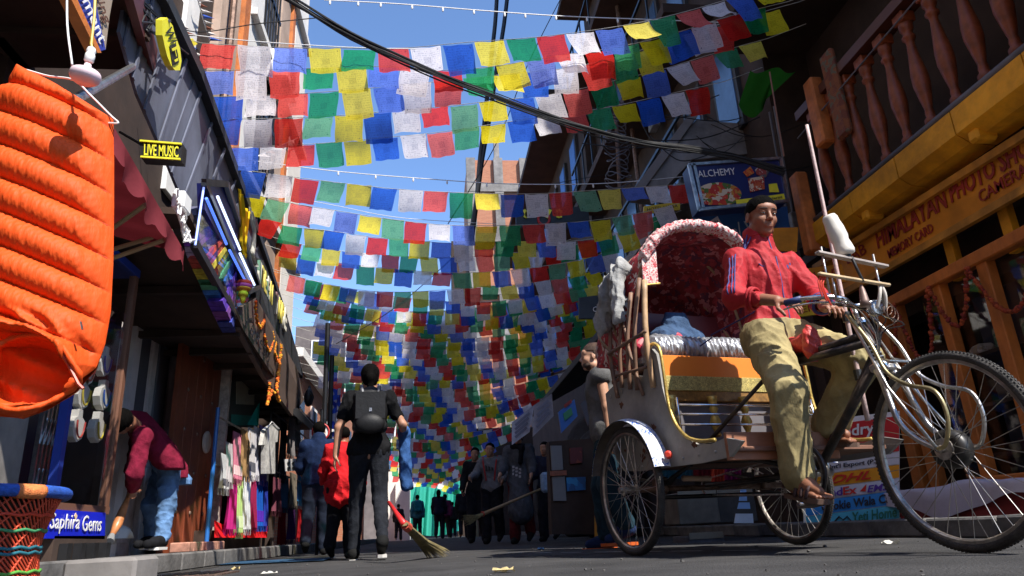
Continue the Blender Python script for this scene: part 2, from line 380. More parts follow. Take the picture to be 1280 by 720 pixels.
M['redwood'] = mat('red_turned_wood', (.26, .06, .018), .45, .3, 9, .3)
M['yellowp'] = mat('yellow_paint', (.80, .36, .008), .65, .3, 5, .5)
M['signyel'] = mat('sign_yellow', (.68, .26, .008), .6, .2, 3, .1)
M['signred'] = mat('sign_red', (.30, .02, .01), .6, .15, 6)
M['pipe'] = mat('grey_pipe', (.12, .12, .14), .5, .2, 6)
M['black'] = mat('black_plastic', (.012, .012, .013), .45, .3, 12)
M['blackmet'] = mat('black_metal', (.015, .015, .017), .35, .3, 20, metal=.3)
M['steel'] = mat('worn_steel', (.55, .53, .5), .32, .3, 25, .2, metal=1)
M['chrome'] = mat('chrome', (.75, .74, .72), .18, .2, 30, metal=1)
M['rust'] = mat('rusty_steel', (.20, .13, .10), .6, .4, 30, .3, metal=.7)
M['tinblue'] = mat('weathered_tin', (.13, .14, .19), .6, .3, 2.5, .4, stretch=(1, 1, .25), metal=.2)
M['tindark'] = mat('dark_tin', (.028, .03, .035), .6, .3, 3, .3)
M['brick'] = brickmat('brickwork', (.44, .16, .08), (.36, .12, .06), (.3, .2, .14), 1)
M['tile'] = mat('roof_tile', (.5, .16, .1), .85, .25, 6)
M['white'] = mat('white_plastic', (.75, .74, .72), .5, .05, 6)
M['whitep'] = mat('white_paint', (.75, .73, .7), .6, .1, 9)
M['glass'] = None
def glassmat(name, col=(.05, .06, .07), tr=.75):
    m = bpy.data.materials.new(name); m.use_nodes = True; n = m.node_tree; N, L = n.nodes, n.links; N.remove(N['Principled BSDF']); out = [q for q in N if q.type == 'OUTPUT_MATERIAL'][0]
    t = N.new('ShaderNodeBsdfTransparent'); g = N.new('ShaderNodeBsdfGlossy'); g.inputs['Roughness'].default_value = .03; x = N.new('ShaderNodeMixShader'); fr = N.new('ShaderNodeFresnel'); fr.inputs[0].default_value = 1.6
    ma = N.new('ShaderNodeMath'); ma.operation = 'MULTIPLY_ADD'; ma.inputs[1].default_value = 1.; ma.inputs[2].default_value = 1-tr-.2; L.new(fr.outputs[0], ma.inputs[0]); ge = N.new('ShaderNodeNewGeometry'); m3 = N.new('ShaderNodeMath'); m3.operation = 'SUBTRACT'; m3.use_clamp = True; L.new(ma.outputs[0], m3.inputs[0]); L.new(ge.outputs['Backfacing'], m3.inputs[1]); L.new(m3.outputs[0], x.inputs[0]); L.new(t.outputs[0], x.inputs[1]); L.new(g.outputs[0], x.inputs[2]); L.new(x.outputs[0], out.inputs[0]); return m
M['glass'] = glassmat('shop_glass')
M['pane'] = mat('window_pane', (.08, .16, .3), .08, .3, 1, spec=.8)
# ------------------------------------------------------------------ ground
def struct(o): o['kind'] = 'structure'; return o
struct(MB().add([(-500, -500, -.05), (500, -500, -.05), (500, 500, -.05), (-500, 500, -.05)], [(0, 1, 2, 3)]).build('ground', M['earth']))
def roadz(u, v): x = -2.0+u*5.2; return (x, -40+v*100, 0)
struct(MB().grid(lambda u, v: (-2.0+u*5.1, -30+v*90, 0), 2, 30).build('road', M['asphalt']))
def decal(name, pts, z, m): return struct(MB().add([(p[0], p[1], z) for p in pts], [tuple(range(len(pts)))]).build(name, m))
ln0, ln1 = aZ(632, 692, 0), aZ(960, 688.5, 0)
for i in range(7):      # pale dashes put in for the sunlit band along the shadow edge
    t0 = i/7+R_.uniform(0, .03); t1 = t0+R_.uniform(.08, .13); a_, b_ = ln0+(ln1-ln0)*t0, ln0+(ln1-ln0)*t1; nn = nrm(np.cross(b_-a_, (0, 0, 1)))*R_.uniform(.012, .022)
    decal("sunlit_band_dash", [a_+nn, b_+nn*R_.uniform(.6, 1.2), b_-nn, a_-nn*R_.uniform(.5, 1)], .004, mat('sunlit_band_pale', (.55, .54, .52), .8, .4, 40))
def pavement(name, x0, x1, z, kx, side):
    p = MB().box(((x0+x1)/2, 12, z/2-.025), (abs(x1-x0), 80, z+.05)).build(name, M['paving']); struct(p)
    base = None; y = .2; L_ = .58
    for i in range(46):
        if base is None: base = MB().box((0, 0, 0), (.16, L_-.012, z+.012), bev=.012).build('kerb_stone', M['kerb'], p, world=False); o = base
        else: o = cp(base, p)
        o.location = (kx, y+L_/2, (z+.012)/2+R_.uniform(-.004, .004)); o.rotation_euler = (0, R_.uniform(-.02, .02), R_.uniform(-.006, .006)); y += L_
    return p
pavement('pavement_left', -12, -2.06, .12, -1.98, 1)
pavement('pavement_right', 3.16, 12, .10, 3.08, -1)
mh = MB()
# ------------------------------------------------------------------ px helpers for plates hung on facade planes
def plX(pts, X, th=.04):
    P = [aX(x, y, X) for x, y in pts]; return P, V(-th if X < 0 else th, 0, 0)
def plateX(name, pts, X, m, parent=None, th=.04, mb=None):
    P, off = plX(pts, X, th); b = (mb or MB()).prism(P, off)
    return b if mb is not None else b.build(name, m, parent)
def plateY(name, pts, Y, m, parent=None, th=.04):
    return MB().prism([aY(x, y, Y) for x, y in pts], (0, th, 0)).build(name, m, parent)
def textX(body, bl, br, tl, X, m, parent, off=.006, **k):
    s = 1 if X < 0 else -1
    return text(body, m, parent, *[aX(*p, X+s*off) for p in (bl, br, tl)], **k)
# ================================================================== LEFT SIDE
XL = -2.75
bl = thing('shop_building', 'tall pale building on the left with shops and a dark recessed ground floor', 'building', (XL, 6, 0))
YE = float(aX(378, 60, XL)[1])
MB().box(((XL-9)/2, (YE-1)/2, 9.2), (9+XL, YE+1, 11.6)).build('wall', M['beige'], bl)
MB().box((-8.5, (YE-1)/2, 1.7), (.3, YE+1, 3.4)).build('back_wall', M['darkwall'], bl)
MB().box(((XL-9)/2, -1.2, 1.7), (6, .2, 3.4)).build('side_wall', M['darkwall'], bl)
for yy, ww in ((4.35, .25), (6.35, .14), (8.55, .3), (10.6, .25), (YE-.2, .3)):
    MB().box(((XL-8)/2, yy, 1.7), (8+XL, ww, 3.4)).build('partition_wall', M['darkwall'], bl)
# the lit upper facade: pilasters, window bays, orange trims
def vstrip(name, x0, x1, m, z0=3.6, z1=15, dep=.08, at=60):
    y0, y1 = aX(x0, at, XL)[1], aX(x1, at, XL)[1]
    return MB().box((XL+dep/2, (y0+y1)/2, (z0+z1)/2), (dep, abs(y1-y0), z1-z0)).build(name, m, bl)
vstrip('pilaster', 214, 231, M['whitep'], dep=.12)
vstrip('recess_panel', 232, 259, M['darkwall'], dep=.02)
vstrip('wall_panel', 262, 287, M['beige'], dep=.10)
vstrip('corner_trim', 288, 292, M['orangep'], dep=.16); vstrip('corner_trim', 294, 297, M['orangep'], dep=.14)
vstrip('pilaster', 299, 317, M['whitep'], dep=.12)
vstrip('grille_backing', 319, 341, M['pipe'], dep=.03)
vstrip('wall_panel', 343, 354, M['beige'], dep=.1); vstrip('corner_trim', 355, 358, M['orangep'], dep=.15)
vstrip('pilaster', 361, 377, M['whitewall'], dep=.12)
gy0, gy1 = aX(319, 60, XL)[1], aX(341, 60, XL)[1]
gb = MB().box((0, 0, 0), (.03, .03, 11)).build('window_bar', M['blackmet'], bl, world=False)
for i in range(6):
    o = gb if i == 0 else cp(gb, bl); o.location = (.10, gy0+(gy1-gy0)*(i+.5)/6-6, 9.2)
for k in range(9):
    o = MB().box((XL+.1, (gy0+gy1)/2, 4.5+k*1.15), (.04, gy1-gy0, .07)).build('window_bar', M['blackmet'], bl)
for k in range(4): MB().box((XL+.07, (aX(299, 60, XL)[1]+YE)/2, 5.2+k*2.6), (.3, YE-aX(299, 60, XL)[1], .12)).build('cornice', M['whitep'], bl)
# pointed bunting hanging down the facade
def bunting(x0, y0, x1, y1, n, lab, dx=9, X=XL+.2):
    t = thing('pennant_string', lab, 'bunting', aX(x0, y0, X)); cm = [cloth('pennant_white', (.75, .7, .66), .3), cloth('pennant_brown', (.25, .1, .07), .3), cloth('pennant_blue', (.08, .15, .55), .3)]
    MB().tube([aX(x0, y0, X), aX(x1, y1, X)], .006, 5).build('cord', M['white'], t)
    for i in range(n):
        f, g = i/n, (i+.85)/n; A = aX(x0+(x1-x0)*f, y0+(y1-y0)*f, X); B = aX(x0+(x1-x0)*g, y0+(y1-y0)*g, X)
        C = aX(x0+(x1-x0)*(f+g)/2+dx, y0+(y1-y0)*(f+g)/2+3, X)+V(R_.uniform(0, .12), 0, 0)
        MB().add([A, B, C, (A+B)/2+V(.02, 0, 0)], [(0, 3, 2), (3, 1, 2)]).build('pennant', cm[(0, 1, 0, 2)[i % 4]], t)
bunting(246, -4, 262, 52, 8, 'pointed white pennants hanging against the dark recess of the left facade')
bunting(228, 30, 252, 96, 8, 'blue and white pointed pennants beside the yellow wifi sign', 8)
bunting(322, 195, 378, 170, 6, 'small pennants low on the pale facade behind the flags', 3)
# low canopy over the nearest shop
A, B = aZ(158, -30, 3.3), aZ(191, 88, 3.3)
cn = thing('shop_canopy', 'dark brown canopy over the nearest shop at the top left', 'canopy', (A[0], B[1], 3.3))
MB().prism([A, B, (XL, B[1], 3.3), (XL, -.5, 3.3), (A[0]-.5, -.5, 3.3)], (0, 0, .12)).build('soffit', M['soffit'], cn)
MB().beam(A+V(0, 0, .03), B+V(0, 0, .03), .05, .2).build('edge_trim', mat('maroon_trim', (.10, .02, .018), .5), cn)
for k in range(5):
    y = B[1]-.4-k*.75; MB().beam((XL, y, 3.27), (A[0]-.05, y, 3.27), .05, .05).build('rafter', M['soffit'], cn)
br_ = thing('awning_bracket', 'grey steel tube bracing the dark canopy above the orange vest', 'bracket', aX(80, 132, -1.55))
MB().tube([aX(70, 138, -1.5), aX(183, 74, -1.95)], .022, 10).build('tube', M['steel'], br_)
MB().tube([aX(183, 74, -1.95), aX(196, 66, -2.0)], .03, 10).build('end_clamp', M['blackmet'], br_)
# equipment sign
eq = thing('shop_sign', 'blue and cream equipment sign with orange edge above the hanging lamp', 'sign', aX(110, 30, -1.5))
plateX('board', [(92, -40), (148, -40), (137, 20), (132, 62), (120, 60)], -1.5, mat('cream_board', (.35, .27, .2), .6), eq, .03)
plateX('blue_band', [(78, -40), (113, -30), (132, 62), (124, 64)], -1.49, mat('sign_blue', (.03, .05, .32), .5), eq, .03)
plateX('edge_strip', [(70, -40), (79, -40), (127, 66), (122, 66)], -1.47, M['orangep'], eq, .05)
textX('Equipment', (72, -62), (121, 58), (88, -68), -1.488, M['whitep'], eq)
textX('Trekking', (100, -62), (128, 30), (112, -62), -1.498, mat('sign_brown', (.12, .05, .03)), eq)
# bulb
lm = thing('hanging_lamp', 'white mushroom shaped bulb hanging on a yellow flex over the orange vest', 'lamp', aY(108, 90, 1.6))
pc = aY(107, 93, 1.6); top = aY(112, 72, 1.6); up = nrm(top-pc)
MB().lathe(pc, [(0, -.022), (.025, -.021), (.033, -.014), (.036, -.004), (.034, .004), (.02, .012), (.009, .018), (.008, .03)], up, 24).build('bulb', mat('bulb_white', (.8, .62, .66), .3, .03), lm, True)
MB().lathe(top-up*.012, [(.009, 0), (.0115, .002), (.0115, .02), (.01, .022), (.01, .026), (.0115, .03), (.009, .04), (.004, .044)], up, 16).build('lamp_holder', M['white'], lm, True)
MB().tube([top+up*.03, aY(114, 55, 1.6), aY(118, 20, 1.6), aY(121, -60, 1.65)], .0035, 6).build('flex', mat('yellow_flex', (.6, .42, .05), .5), lm)
MB().box((XL+.02, 3.2, 4.6), (.1, 8.6, 2.6)).build('shade_panel', M['soffit'], bl)  # dark panel over the pale wall, standing in for shade under the canopy
# everything on the fascia hangs on planes well out over the pavement
_aX = aX
def aX(x, y, X): return _aX(x, y, X*(.8+.22*min(1, max(0, (x-285)/50))) if X < -1 else X)
# tin fascia
fs = thing('tin_fascia', 'long weathered blue grey tin fascia running along the left shops', 'fascia', aX(250, 200, -2.3))
top_ = [(168, -60), (205, -2), (247, 88), (275, 165), (303, 240), (332, 322), (352, 385), (376, 470)]
bot_ = [(150, 40), (172, 118), (208, 200), (236, 268), (268, 325), (303, 388), (335, 440), (372, 505)]
for i in range(7):
    n = 1
    plateX('tin_sheet', [top_[i], top_[i+1], bot_[i+1], bot_[i]], -2.3-(i % 2)*.012, M['tinblue'], fs, .02)
    for q in range(2):
        f = (q+.5)/2; g = f+.09
        t0 = [top_[i][j]+(top_[i+1][j]-top_[i][j])*f for j in (0, 1)]; b0 = [bot_[i][j]+(bot_[i+1][j]-bot_[i][j])*f for j in (0, 1)]
        P0, P1 = aX(*t0, -2.285), aX(*b0, -2.285); MB().beam(P0, P1, .03, .012, (1, 0, 0)).build('rib', M['tinblue'], fs)
for i in range(7): MB().beam(aX(*top_[i], -2.26), aX(*top_[i+1], -2.26), .07, .09).build('edge_rail', M['tindark'], fs)
# wifi
wf = thing('wifi_sign', 'yellow cloud shaped Wi-Fi sign projecting from the tin fascia', 'sign', aX(213, 55, -2.05))
plateX('board', [(203, 25), (209, 22), (216, 32), (219, 44), (225, 60), (227, 76), (225, 88), (219, 88), (214, 82), (209, 70), (206, 58), (203, 44)], -2.05, mat('wifi_yellow', (.75, .68, .03), .5), wf, .04)
textX('Wi', (205, 37), (213, 55), (214, 33), -2.05, M['black'], wf, name='lettering')
plateX('badge', [(212, 58), (220, 54), (224, 78), (216, 82)], -2.044, M['black'], wf, .004)
textX('Fi', (214.5, 61), (218.5, 78), (220.5, 58), -2.042, mat('wifi_yellow', 0), wf)
MB().tube([aX(198, 24, -2.2), aX(212, 26, -2.04)], .012, 6).build('arm', M['steel'], wf)
# live music
lmS = thing('live_music_sign', 'small black LIVE MUSIC sign with yellow capitals over the maroon awning', 'sign', aY(200, 187, 4.2))
plateY('box', [(174, 175), (228, 179), (226, 200), (176, 197)], 4.2, M['black'], lmS, .09)
yl = mat('sign_lemon', (.8, .72, .03), .5)
for a_, b_ in (((175, 176), (227, 180)), ((176, 196), (225.5, 199))): MB().beam(aY(*a_, 4.19), aY(*b_, 4.19), .012, .012).build('frame', yl, lmS)
text('LIVE MUSIC', yl, lmS, aY(180, 194, 4.192), aY(223, 197, 4.192), aY(180.5, 180, 4.192), bold=.01)
MB().tube([aY(176, 180, 4.25), aX(150, 165, -2.6)], .01, 6).build('bracket_rod', M['blackmet'], lmS)
# maroon awning
aw = thing('fabric_awning', 'maroon fabric awning with scalloped valance over the souvenir shop', 'awning', aX(190, 240, -1.95))
E0, E1 = aX(140, 160, -1.95), aX(228, 314, -1.95); I0, I1 = V(XL, E0[1]-.1, E0[2]+.45), V(XL, E1[1]-.1, E1[2]+.45)
mar = cloth('maroon_canvas', (.17, .02, .026), .2)
MB().grid(lambda u, v: (E0*(1-u)+E1*u)*(1-v)+(I0*(1-u)+I1*u)*v+V(0, 0, -.06*math.sin(math.pi*v)+.01*math.sin(u*30)), 30, 8).build('canopy_cloth', mar, aw, True)
MB().grid(lambda u, v: E0*(1-u)+E1*u+V(.03*math.sin(u*22)*v+.012, 0, -v*(.12+.04*abs(math.sin(u*28)))), 60, 3).build('valance', cloth('pink_valance', (.24, .045, .055), .3), aw, True)
pol = mat('bamboo_pole', (.35, .24, .13), .7)
for a_, b_ in (((120, 300), (182, 256)), ((120, 318), (216, 289)), ((120, 330), (205, 300))): MB().tube([aX(*a_, -2.55), aX(*b_, -2.0)], .014, 7).build('pole', pol, aw)
# light box sign
lb = thing('tube_light_sign', 'blue framed sign box with bare fluorescent tubes on the left', 'sign', aX(280, 290, -2.0))
plateX('back_panel', [(255, 229), (283, 231), (324, 358), (310, 364), (256, 262)], -2.0, mat('navy_panel', (.01, .02, .14), .4), lb, .05)
for a_, b_ in (((255, 228), (283, 230)), ((283, 230), (324, 358)), ((324, 358), (310, 365)), ((255, 228), (310, 365))): MB().beam(aX(*a_, -1.97), aX(*b_, -1.97), .035, .05).build('frame', M['blackmet'], lb)
tb = emis('tube_glow', (.62, .75, 1.), 1.1); tb2 = emis('tube_glow_dim', (.10, .22, .95), .6)
for a_, b_, q in (((258, 248), (283, 305), tb2), ((287, 313), (309, 356), tb2), ((272, 246), (300, 312), tb), ((300, 317), (318, 356), tb)): MB().tube([aX(*a_, -1.95), aX(*b_, -1.95)], .011, 8).build('tube', q, lb)
MB().tube([aX(255, 232, -1.98), aX(244, 306, -1.98)], .008, 8).build('edge_light', emis('edge_glow', (.3, .4, .95), .6), lb)
# showcase of folded shawls under plastic
sc_ = thing('shawl_showcase', 'slanting clear showcase of brightly coloured folded shawls under the tube sign', 'showcase', aX(270, 330, -2.1))
cols = [(.12, .12, .2), (.6, .5, .03), (.2, .05, .4), (.45, .4, .6), (.5, .06, .04), (.55, .45, .04), (.05, .22, .12), (.03, .15, .5), (.10, .03, .4), (.2, .05, .3), (.03, .05, .3)]
for i in range(22):
    f, g = i/22, (i+.92)/22; Lp = lambda t: (246-10*min(1, t*3)+62*max(0, t-.05), 262+146*t+8*min(1, t*3)); Rp = lambda t: (259+50*t, 258+110*t)
    c = cols[i//2 % 11]; plateX('folded_shawl', [Lp(f), Rp(f), Rp(g), Lp(g)], -2.1+R_.uniform(-.02, .02), mat('shawl_%d' % (i//2 % 11), c, .8, .4, 20), sc_, .12)
plateX('pane', [(254, 254), (262, 258), (312, 368), (304, 408), (242, 310)], -2.03, M['glass'], sc_, .006)
for a_, b_ in (((243, 305), (304, 414)), ((304, 414), (345, 475))): MB().beam(aX(*a_, -2.02), aX(*b_, -2.02), .05, .06).build('frame', M['blackmet'], sc_)
# lettered sign board
ls = thing('letter_sign', 'dark sign board with tall yellow and white raised letters along the left shops', 'sign', aX(340, 390, -2.05))
plateX('board', [(312, 318), (330, 326), (350, 380), (372, 440), (378, 470), (350, 440), (322, 388)], -2.06, M['tindark'], ls, .05)
word = 'ITEEN TYPE'
for i, ch in enumerate(word):
    if ch == ' ': continue
    x0, y0 = 320+3.6*i, 350+6.6*i; textX(ch, (x0, y0), (x0+2.9, y0+5.4), (x0+2, y0-25), -2.05, mat('letter_yellow' if i % 3 else 'letter_white', (.75, .62, .12) if i % 3 else (.75, .72, .6), .5), ls, name='letter', ext=.03, bold=.03)
us = thing('script_sign', 'unlit brown board with dark script lettering under the marigolds', 'sign', aX(330, 440, -2.0))
plateX('board', [(302, 384), (320, 372), (372, 462), (380, 500), (366, 520), (330, 470), (300, 412)], -2.0, mat('brown_board', (.10, .065, .05), .7), us, .05)
textX('Yagesh N', (304, 412), (346, 474), (309, 386), -2.0, M['black'], us, slant=.3)
# marigolds
def garland(px, plane, lab, r=.02, name='marigold_garland', dens=1., depth=None, group=None, col=((.75, .22, .01), (.8, .36, .02), (.65, .12, .01))):
    P = [plane(x, y) for x, y in px]; seg = [np.linalg.norm(P[i+1]-P[i]) for i in range(len(P)-1)]; tot = sum(seg); n = int(tot/(r*1.15)*dens); mb = MB()
    t = thing(name, lab, 'garland', P[0], group=group); mbs = [MB(), MB(), MB()]
    for i in range(n):
        d = tot*(i+.5)/n; j = 0
        while j < len(seg)-1 and d > seg[j]: d -= seg[j]; j += 1
        c = P[j]+(P[j+1]-P[j])*min(1, d/seg[j])+V(*[R_.uniform(-1, 1)*r*.35 for _ in range(3)]); rr = r*R_.uniform(.75, 1.15)
        ax = frame((R_.uniform(-1, 1), R_.uniform(-1, 1), R_.uniform(-1, 1))); mbs[R_.randrange(3)].ball(c, (rr, rr, rr*.7), 7, 4, ax)
    for q in range(3):
        if mbs[q].v: mbs[q].build('blossoms', mat('marigold_%d%d' % (q, int(col[0][0]*100)), col[q], .8, .35, 60), t)['kind'] = 'stuff'
    MB().tube(P, .004, 4).build('thread', M['black'], t)
    return t
pxL = lambda x, y: aX(x, y, -1.92)
garland([(319, 376), (320, 392), (322, 404), (326, 410), (331, 400)], pxL, 'short orange marigold swag nearest the tassel lantern')
garland([(331, 418), (333, 432), (337, 440), (342, 424), (340, 414)], pxL, 'middle orange marigold swag on the brown board')
garland([(351, 430), (350, 450), (348, 470), (346, 490), (349, 503)], pxL, 'longest marigold garland hanging straight down at the end of the board', .023, dens=1.5)
garland([(345, 428), (343, 440), (347, 452)], pxL, 'tiny marigold loop beside the longest garland')
garland([(337, 478), (336, 492), (334, 506), (340, 488), (344, 492)], pxL, 'lowest zigzag of marigolds above the clothes stall')
tl = thing('tassel_lantern', 'round rainbow striped tassel hanging at the lower end of the tube sign', 'lantern', aX(305, 360, -1.93))
c = aX(305, 354, -1.93)
for k, (r0, r1, z0, z1, cc) in enumerate((.62*a_, .62*b_, .62*c_, .62*d_, e_) for a_, b_, c_, d_, e_ in ((.10, .12, .03, -.03, (.6, .03, .02)), (.12, .11, -.03, -.08, (.55, .06, .3)), (.11, .08, -.08, -.12, (.7, .25, .02)), (.06, .075, -.12, -.2, (.75, .6, .03)), (.05, .02, -.2, -.32, (.7, .5, .02)))):
    MB().lathe(c, [(r0, z0), ((r0+r1)/2*1.05, (z0+z1)/2), (r1, z1)], n=12).build('band', mat('tassel_%d' % k, cc, .8), tl, True)
MB().tube([c, c+V(-.1, 0, .3)], .006, 5).build('cord', M['black'], tl)
# looped yellow and white scarves on the fascia edge
for i, (px, cc, lab) in enumerate((([(300, 240), (303, 270), (302, 300), (307, 322), (304, 300), (309, 262)], (.75, .5, .02), 'yellow offering scarf looped over the end of the tin fascia'), ([(313, 262), (318, 290), (316, 318), (320, 332)], (.7, .68, .6), 'white offering scarf hanging beside the yellow one'))):
    P = [aX(x, y, -1.9) for x, y in px]; mb = MB()
    mb.grid(lambda u, v: np.array([np.interp(u*(len(P)-1), range(len(P)), [p[k] for p in P]) for k in range(3)])+V(.02*math.sin(v*9+u*5), (v-.5)*.14*(1+.4*math.sin(u*11)), 0), 24, 5)
    tag(mb.build('offering_scarf', cloth('scarf_loop_%d' % i, cc, .35), None, True), lab, 'scarf')
# white cable clump
cb = thing('cable_tangle', 'tangle of white cables with a small junction box beside the blue light sign', 'cables', aX(230, 270, -2.0))
for i in range(9):
    p = [aX(222+R_.uniform(-6, 6)+k*2.5, 240+k*12+R_.uniform(-4, 4), -2.0+R_.uniform(-.05, .1)) for k in range(6)]; MB().tube(p+[aX(244, 300, -1.98)], .006, 5).build('cable', M['white'], cb)
MB().box(aX(227, 254, -1.98), (.08, .14, .12), bev=.01).build('junction_box', M['white'], cb)
# bits of clutter on the tin
for i in range(5):
    p = [aX(176+R_.uniform(-8, 20)+8*k, 6+k*14+R_.uniform(-9, 9), -2.2) for k in range(6)]
    tag(MB().tube(p, .008, 5).build('loose_cable', M['black'], None), ('thin black cable looping down the top of the tin fascia', 'slack black cable crossing the tin fascia near the canopy edge', 'black cable curling beside the wifi sign', 'black cable trailing from the roof over the tin', 'short black cable hooked over the bracket')[i], 'cable', 'loose cables at the top of the tin fascia')
aX = _aX
# ---- ground floor shops on the left
so_ = thing('shop_soffit', 'dark boarded underside over the left pavement behind the marigolds', 'soffit', (-2.2, 8, 3.))
of_ = [(236, 268), (304, 412), (345, 475), (372, 512)]; O1 = [_aX(x, y, X_) for (x, y), X_ in zip(of_, (-1.66, -1.72, -2.02, -2.06))]
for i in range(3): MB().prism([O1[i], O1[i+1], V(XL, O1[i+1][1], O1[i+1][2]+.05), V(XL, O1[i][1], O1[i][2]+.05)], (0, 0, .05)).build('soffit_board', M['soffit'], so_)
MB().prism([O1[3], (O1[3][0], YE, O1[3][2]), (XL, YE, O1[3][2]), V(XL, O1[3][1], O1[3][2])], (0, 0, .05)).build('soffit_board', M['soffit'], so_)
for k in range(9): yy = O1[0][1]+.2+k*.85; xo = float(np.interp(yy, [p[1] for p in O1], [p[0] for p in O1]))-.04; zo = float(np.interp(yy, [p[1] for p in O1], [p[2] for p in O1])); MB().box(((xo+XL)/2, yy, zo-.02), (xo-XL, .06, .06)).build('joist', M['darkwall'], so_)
def post(name, m, parent, x, y0, y1, X, w_=.08, d=.08):
    a_, b_ = aX(x[0], y0, X), aX(x[1], y1, X); return MB().box(((a_+b_)/2)*V(1, 1, 0)+V(0, 0, (a_[2]+b_[2])/2), (d, w_, abs(a_[2]-b_[2])), bev=.005).build(name, m, parent)
X1 = -2.35
gw = thing('shop_wall', 'pale grey wall end at the far left beside the lattice gate', 'wall', aX(10, 600, X1)*V(1, 1, 0)+V(0, 0, .12))
yA, yB = aX(-60, 560, X1)[1], aX(30, 560, X1)[1]; MB().box((X1-.15, (yA+yB)/2, 1.35), (.3, yB-yA, 2.46)).build('wall', M['concrete'], gw)
lt = thing('lattice_gate', 'folded grey steel lattice gate beside the blue jewellery case', 'gate', aX(55, 605, X1)*V(1, 1, 0)+V(0, 0, .12))
for i in range(7):
    x = 38+i*5.2; p0 = aX(x, 606, X1); p1 = V(p0[0], p0[1], 2.1); MB().box((p0[0], p0[1], 1.1), (.025, .018, 1.96)).build('bar', M['steel'], lt)
    if i < 6:
        q = aX(x+5.2, 606, X1)
        for z in (.5, .8, 1.1, 1.4, 1.7): MB().beam((p0[0]+.015, p0[1], z), (q[0]+.015, q[1], z+.16), .012, .006).build('lattice_strap', M['steel'], lt)
# jewellery case
X2 = -2.25
jc = thing('jewellery_case', 'blue framed glass case of necklace busts next to the doorway', 'display case', aX(100, 640, X2)*V(1, 1, 0)+V(0, 0, .12))
blu = mat('blue_frame', (.015, .04, .26), .5)
yj0, yj1 = aX(68, 600, X2)[1], aX(134, 600, X2)[1]; zt = 2.15; zb = float(aX(100, 632, X2)[2])
MB().box((X2-.35, (yj0+yj1)/2, (zt+zb)/2), (.03, yj1-yj0, zt-zb)).build('back_panel', mat('case_dark', (.012, .02, .06), .5), jc)
MB().box((X2-.17, (yj0+yj1)/2, zb-.02), (.4, yj1-yj0+.06, .05)).build('base_shelf', mat('case_wood', (.16, .07, .04), .6), jc)
for yy in (yj0, yj1): MB().box((X2, yy, (zt+zb)/2), (.05, .05, zt-zb)).build('corner_post', blu if yy == yj0 else mat('case_wood', 0), jc)
MB().box((X2-.17, (yj0+yj1)/2, zt+.03), (.4, yj1-yj0+.06, .06)).build('top', blu, jc)
MB().box((X2+.004, (yj0+yj1)/2, (zt+zb)/2), (.006, yj1-yj0-.05, zt-zb)).build('pane', M['glass'], jc)
bw = mat('bust_white', (.6, .58, .54), .6)
blabs = ['upper left', 'upper right', 'middle left', 'middle right', 'lower left', 'lower right', 'top']
for i, (x, y) in enumerate(((106, 492), (132, 494), (99, 532), (125, 534), (133, 452), (112, 462))):
    c = aX(x, y, X2-.12); t = thing('necklace_bust', 'white necklace bust, %s in the blue framed case' % ['middle left', 'middle right', 'bottom left', 'bottom right', 'topmost right', 'topmost left'][i], 'display bust', c-V(0, 0, .1), group='necklace busts in the jewellery case')
    MB().prism([c+V(0, dy, dz) for dy, dz in ((-.09, -.02), (-.06, -.08), (0, -.11), (.06, -.08), (.09, -.02), (.07, .04), (.03, .06), (.025, .11), (-.025, .11), (-.03, .06), (-.07, .04))], (-.05, 0, 0)).build('bust', bw, t)
    MB().tube([c+V(.012, .055*math.cos(a_), .03+.11*math.sin(a_)) for a_ in np.linspace(math.pi, 2*math.pi, 12)], .006, 5).build('necklace', mat('gem_%d' % (i % 3), [(.5, .4, .03), (.03, .1, .4), (.4, .05, .04)][i % 3], .3), t)
sg = thing('saphira_sign', 'royal blue Saphira Gems sign in white script below the jewellery case', 'sign', aX(95, 655, X2))
plateX('board', [(58, 636), (132, 641), (131, 674), (57, 673)], X2+.05, mat('royal_blue', (.01, .02, .5), .35), sg, .04)
textX('Saphira', (62, 667), (99, 667), (62, 641), X2+.05, M['whitep'], sg, slant=.35); textX('Gems', (103, 664), (127, 664), (103, 644), X2+.05, M['whitep'], sg, slant=.35)
textX('?', (93.5, 652), (97, 652), (93.5, 640), X2+.05, mat('pale_gold', (.6, .45, .25)), sg, name='diamond_mark') if False else plateX('diamond_mark', [(93, 645), (95, 641), (97, 645), (95, 650)], X2+.056, mat('pale_gold', (.7, .5, .3)), sg, .003)
pl = thing('shop_plinth', 'low dark plinth with stub legs carrying the blue gem sign', 'plinth', aX(95, 684, X2)*V(1, 1, 0)+V(0, 0, .12))
MB().box((X2-.1, (yj0+yj1)/2, .2), (.3, yj1-yj0, .14)).build('block', M['darkwall'], pl)
for k in range(4): MB().box((X2+.08, yj0+(k+.5)*(yj1-yj0)/4, .17), (.05, .06, .11)).build('leg', M['black'], pl)
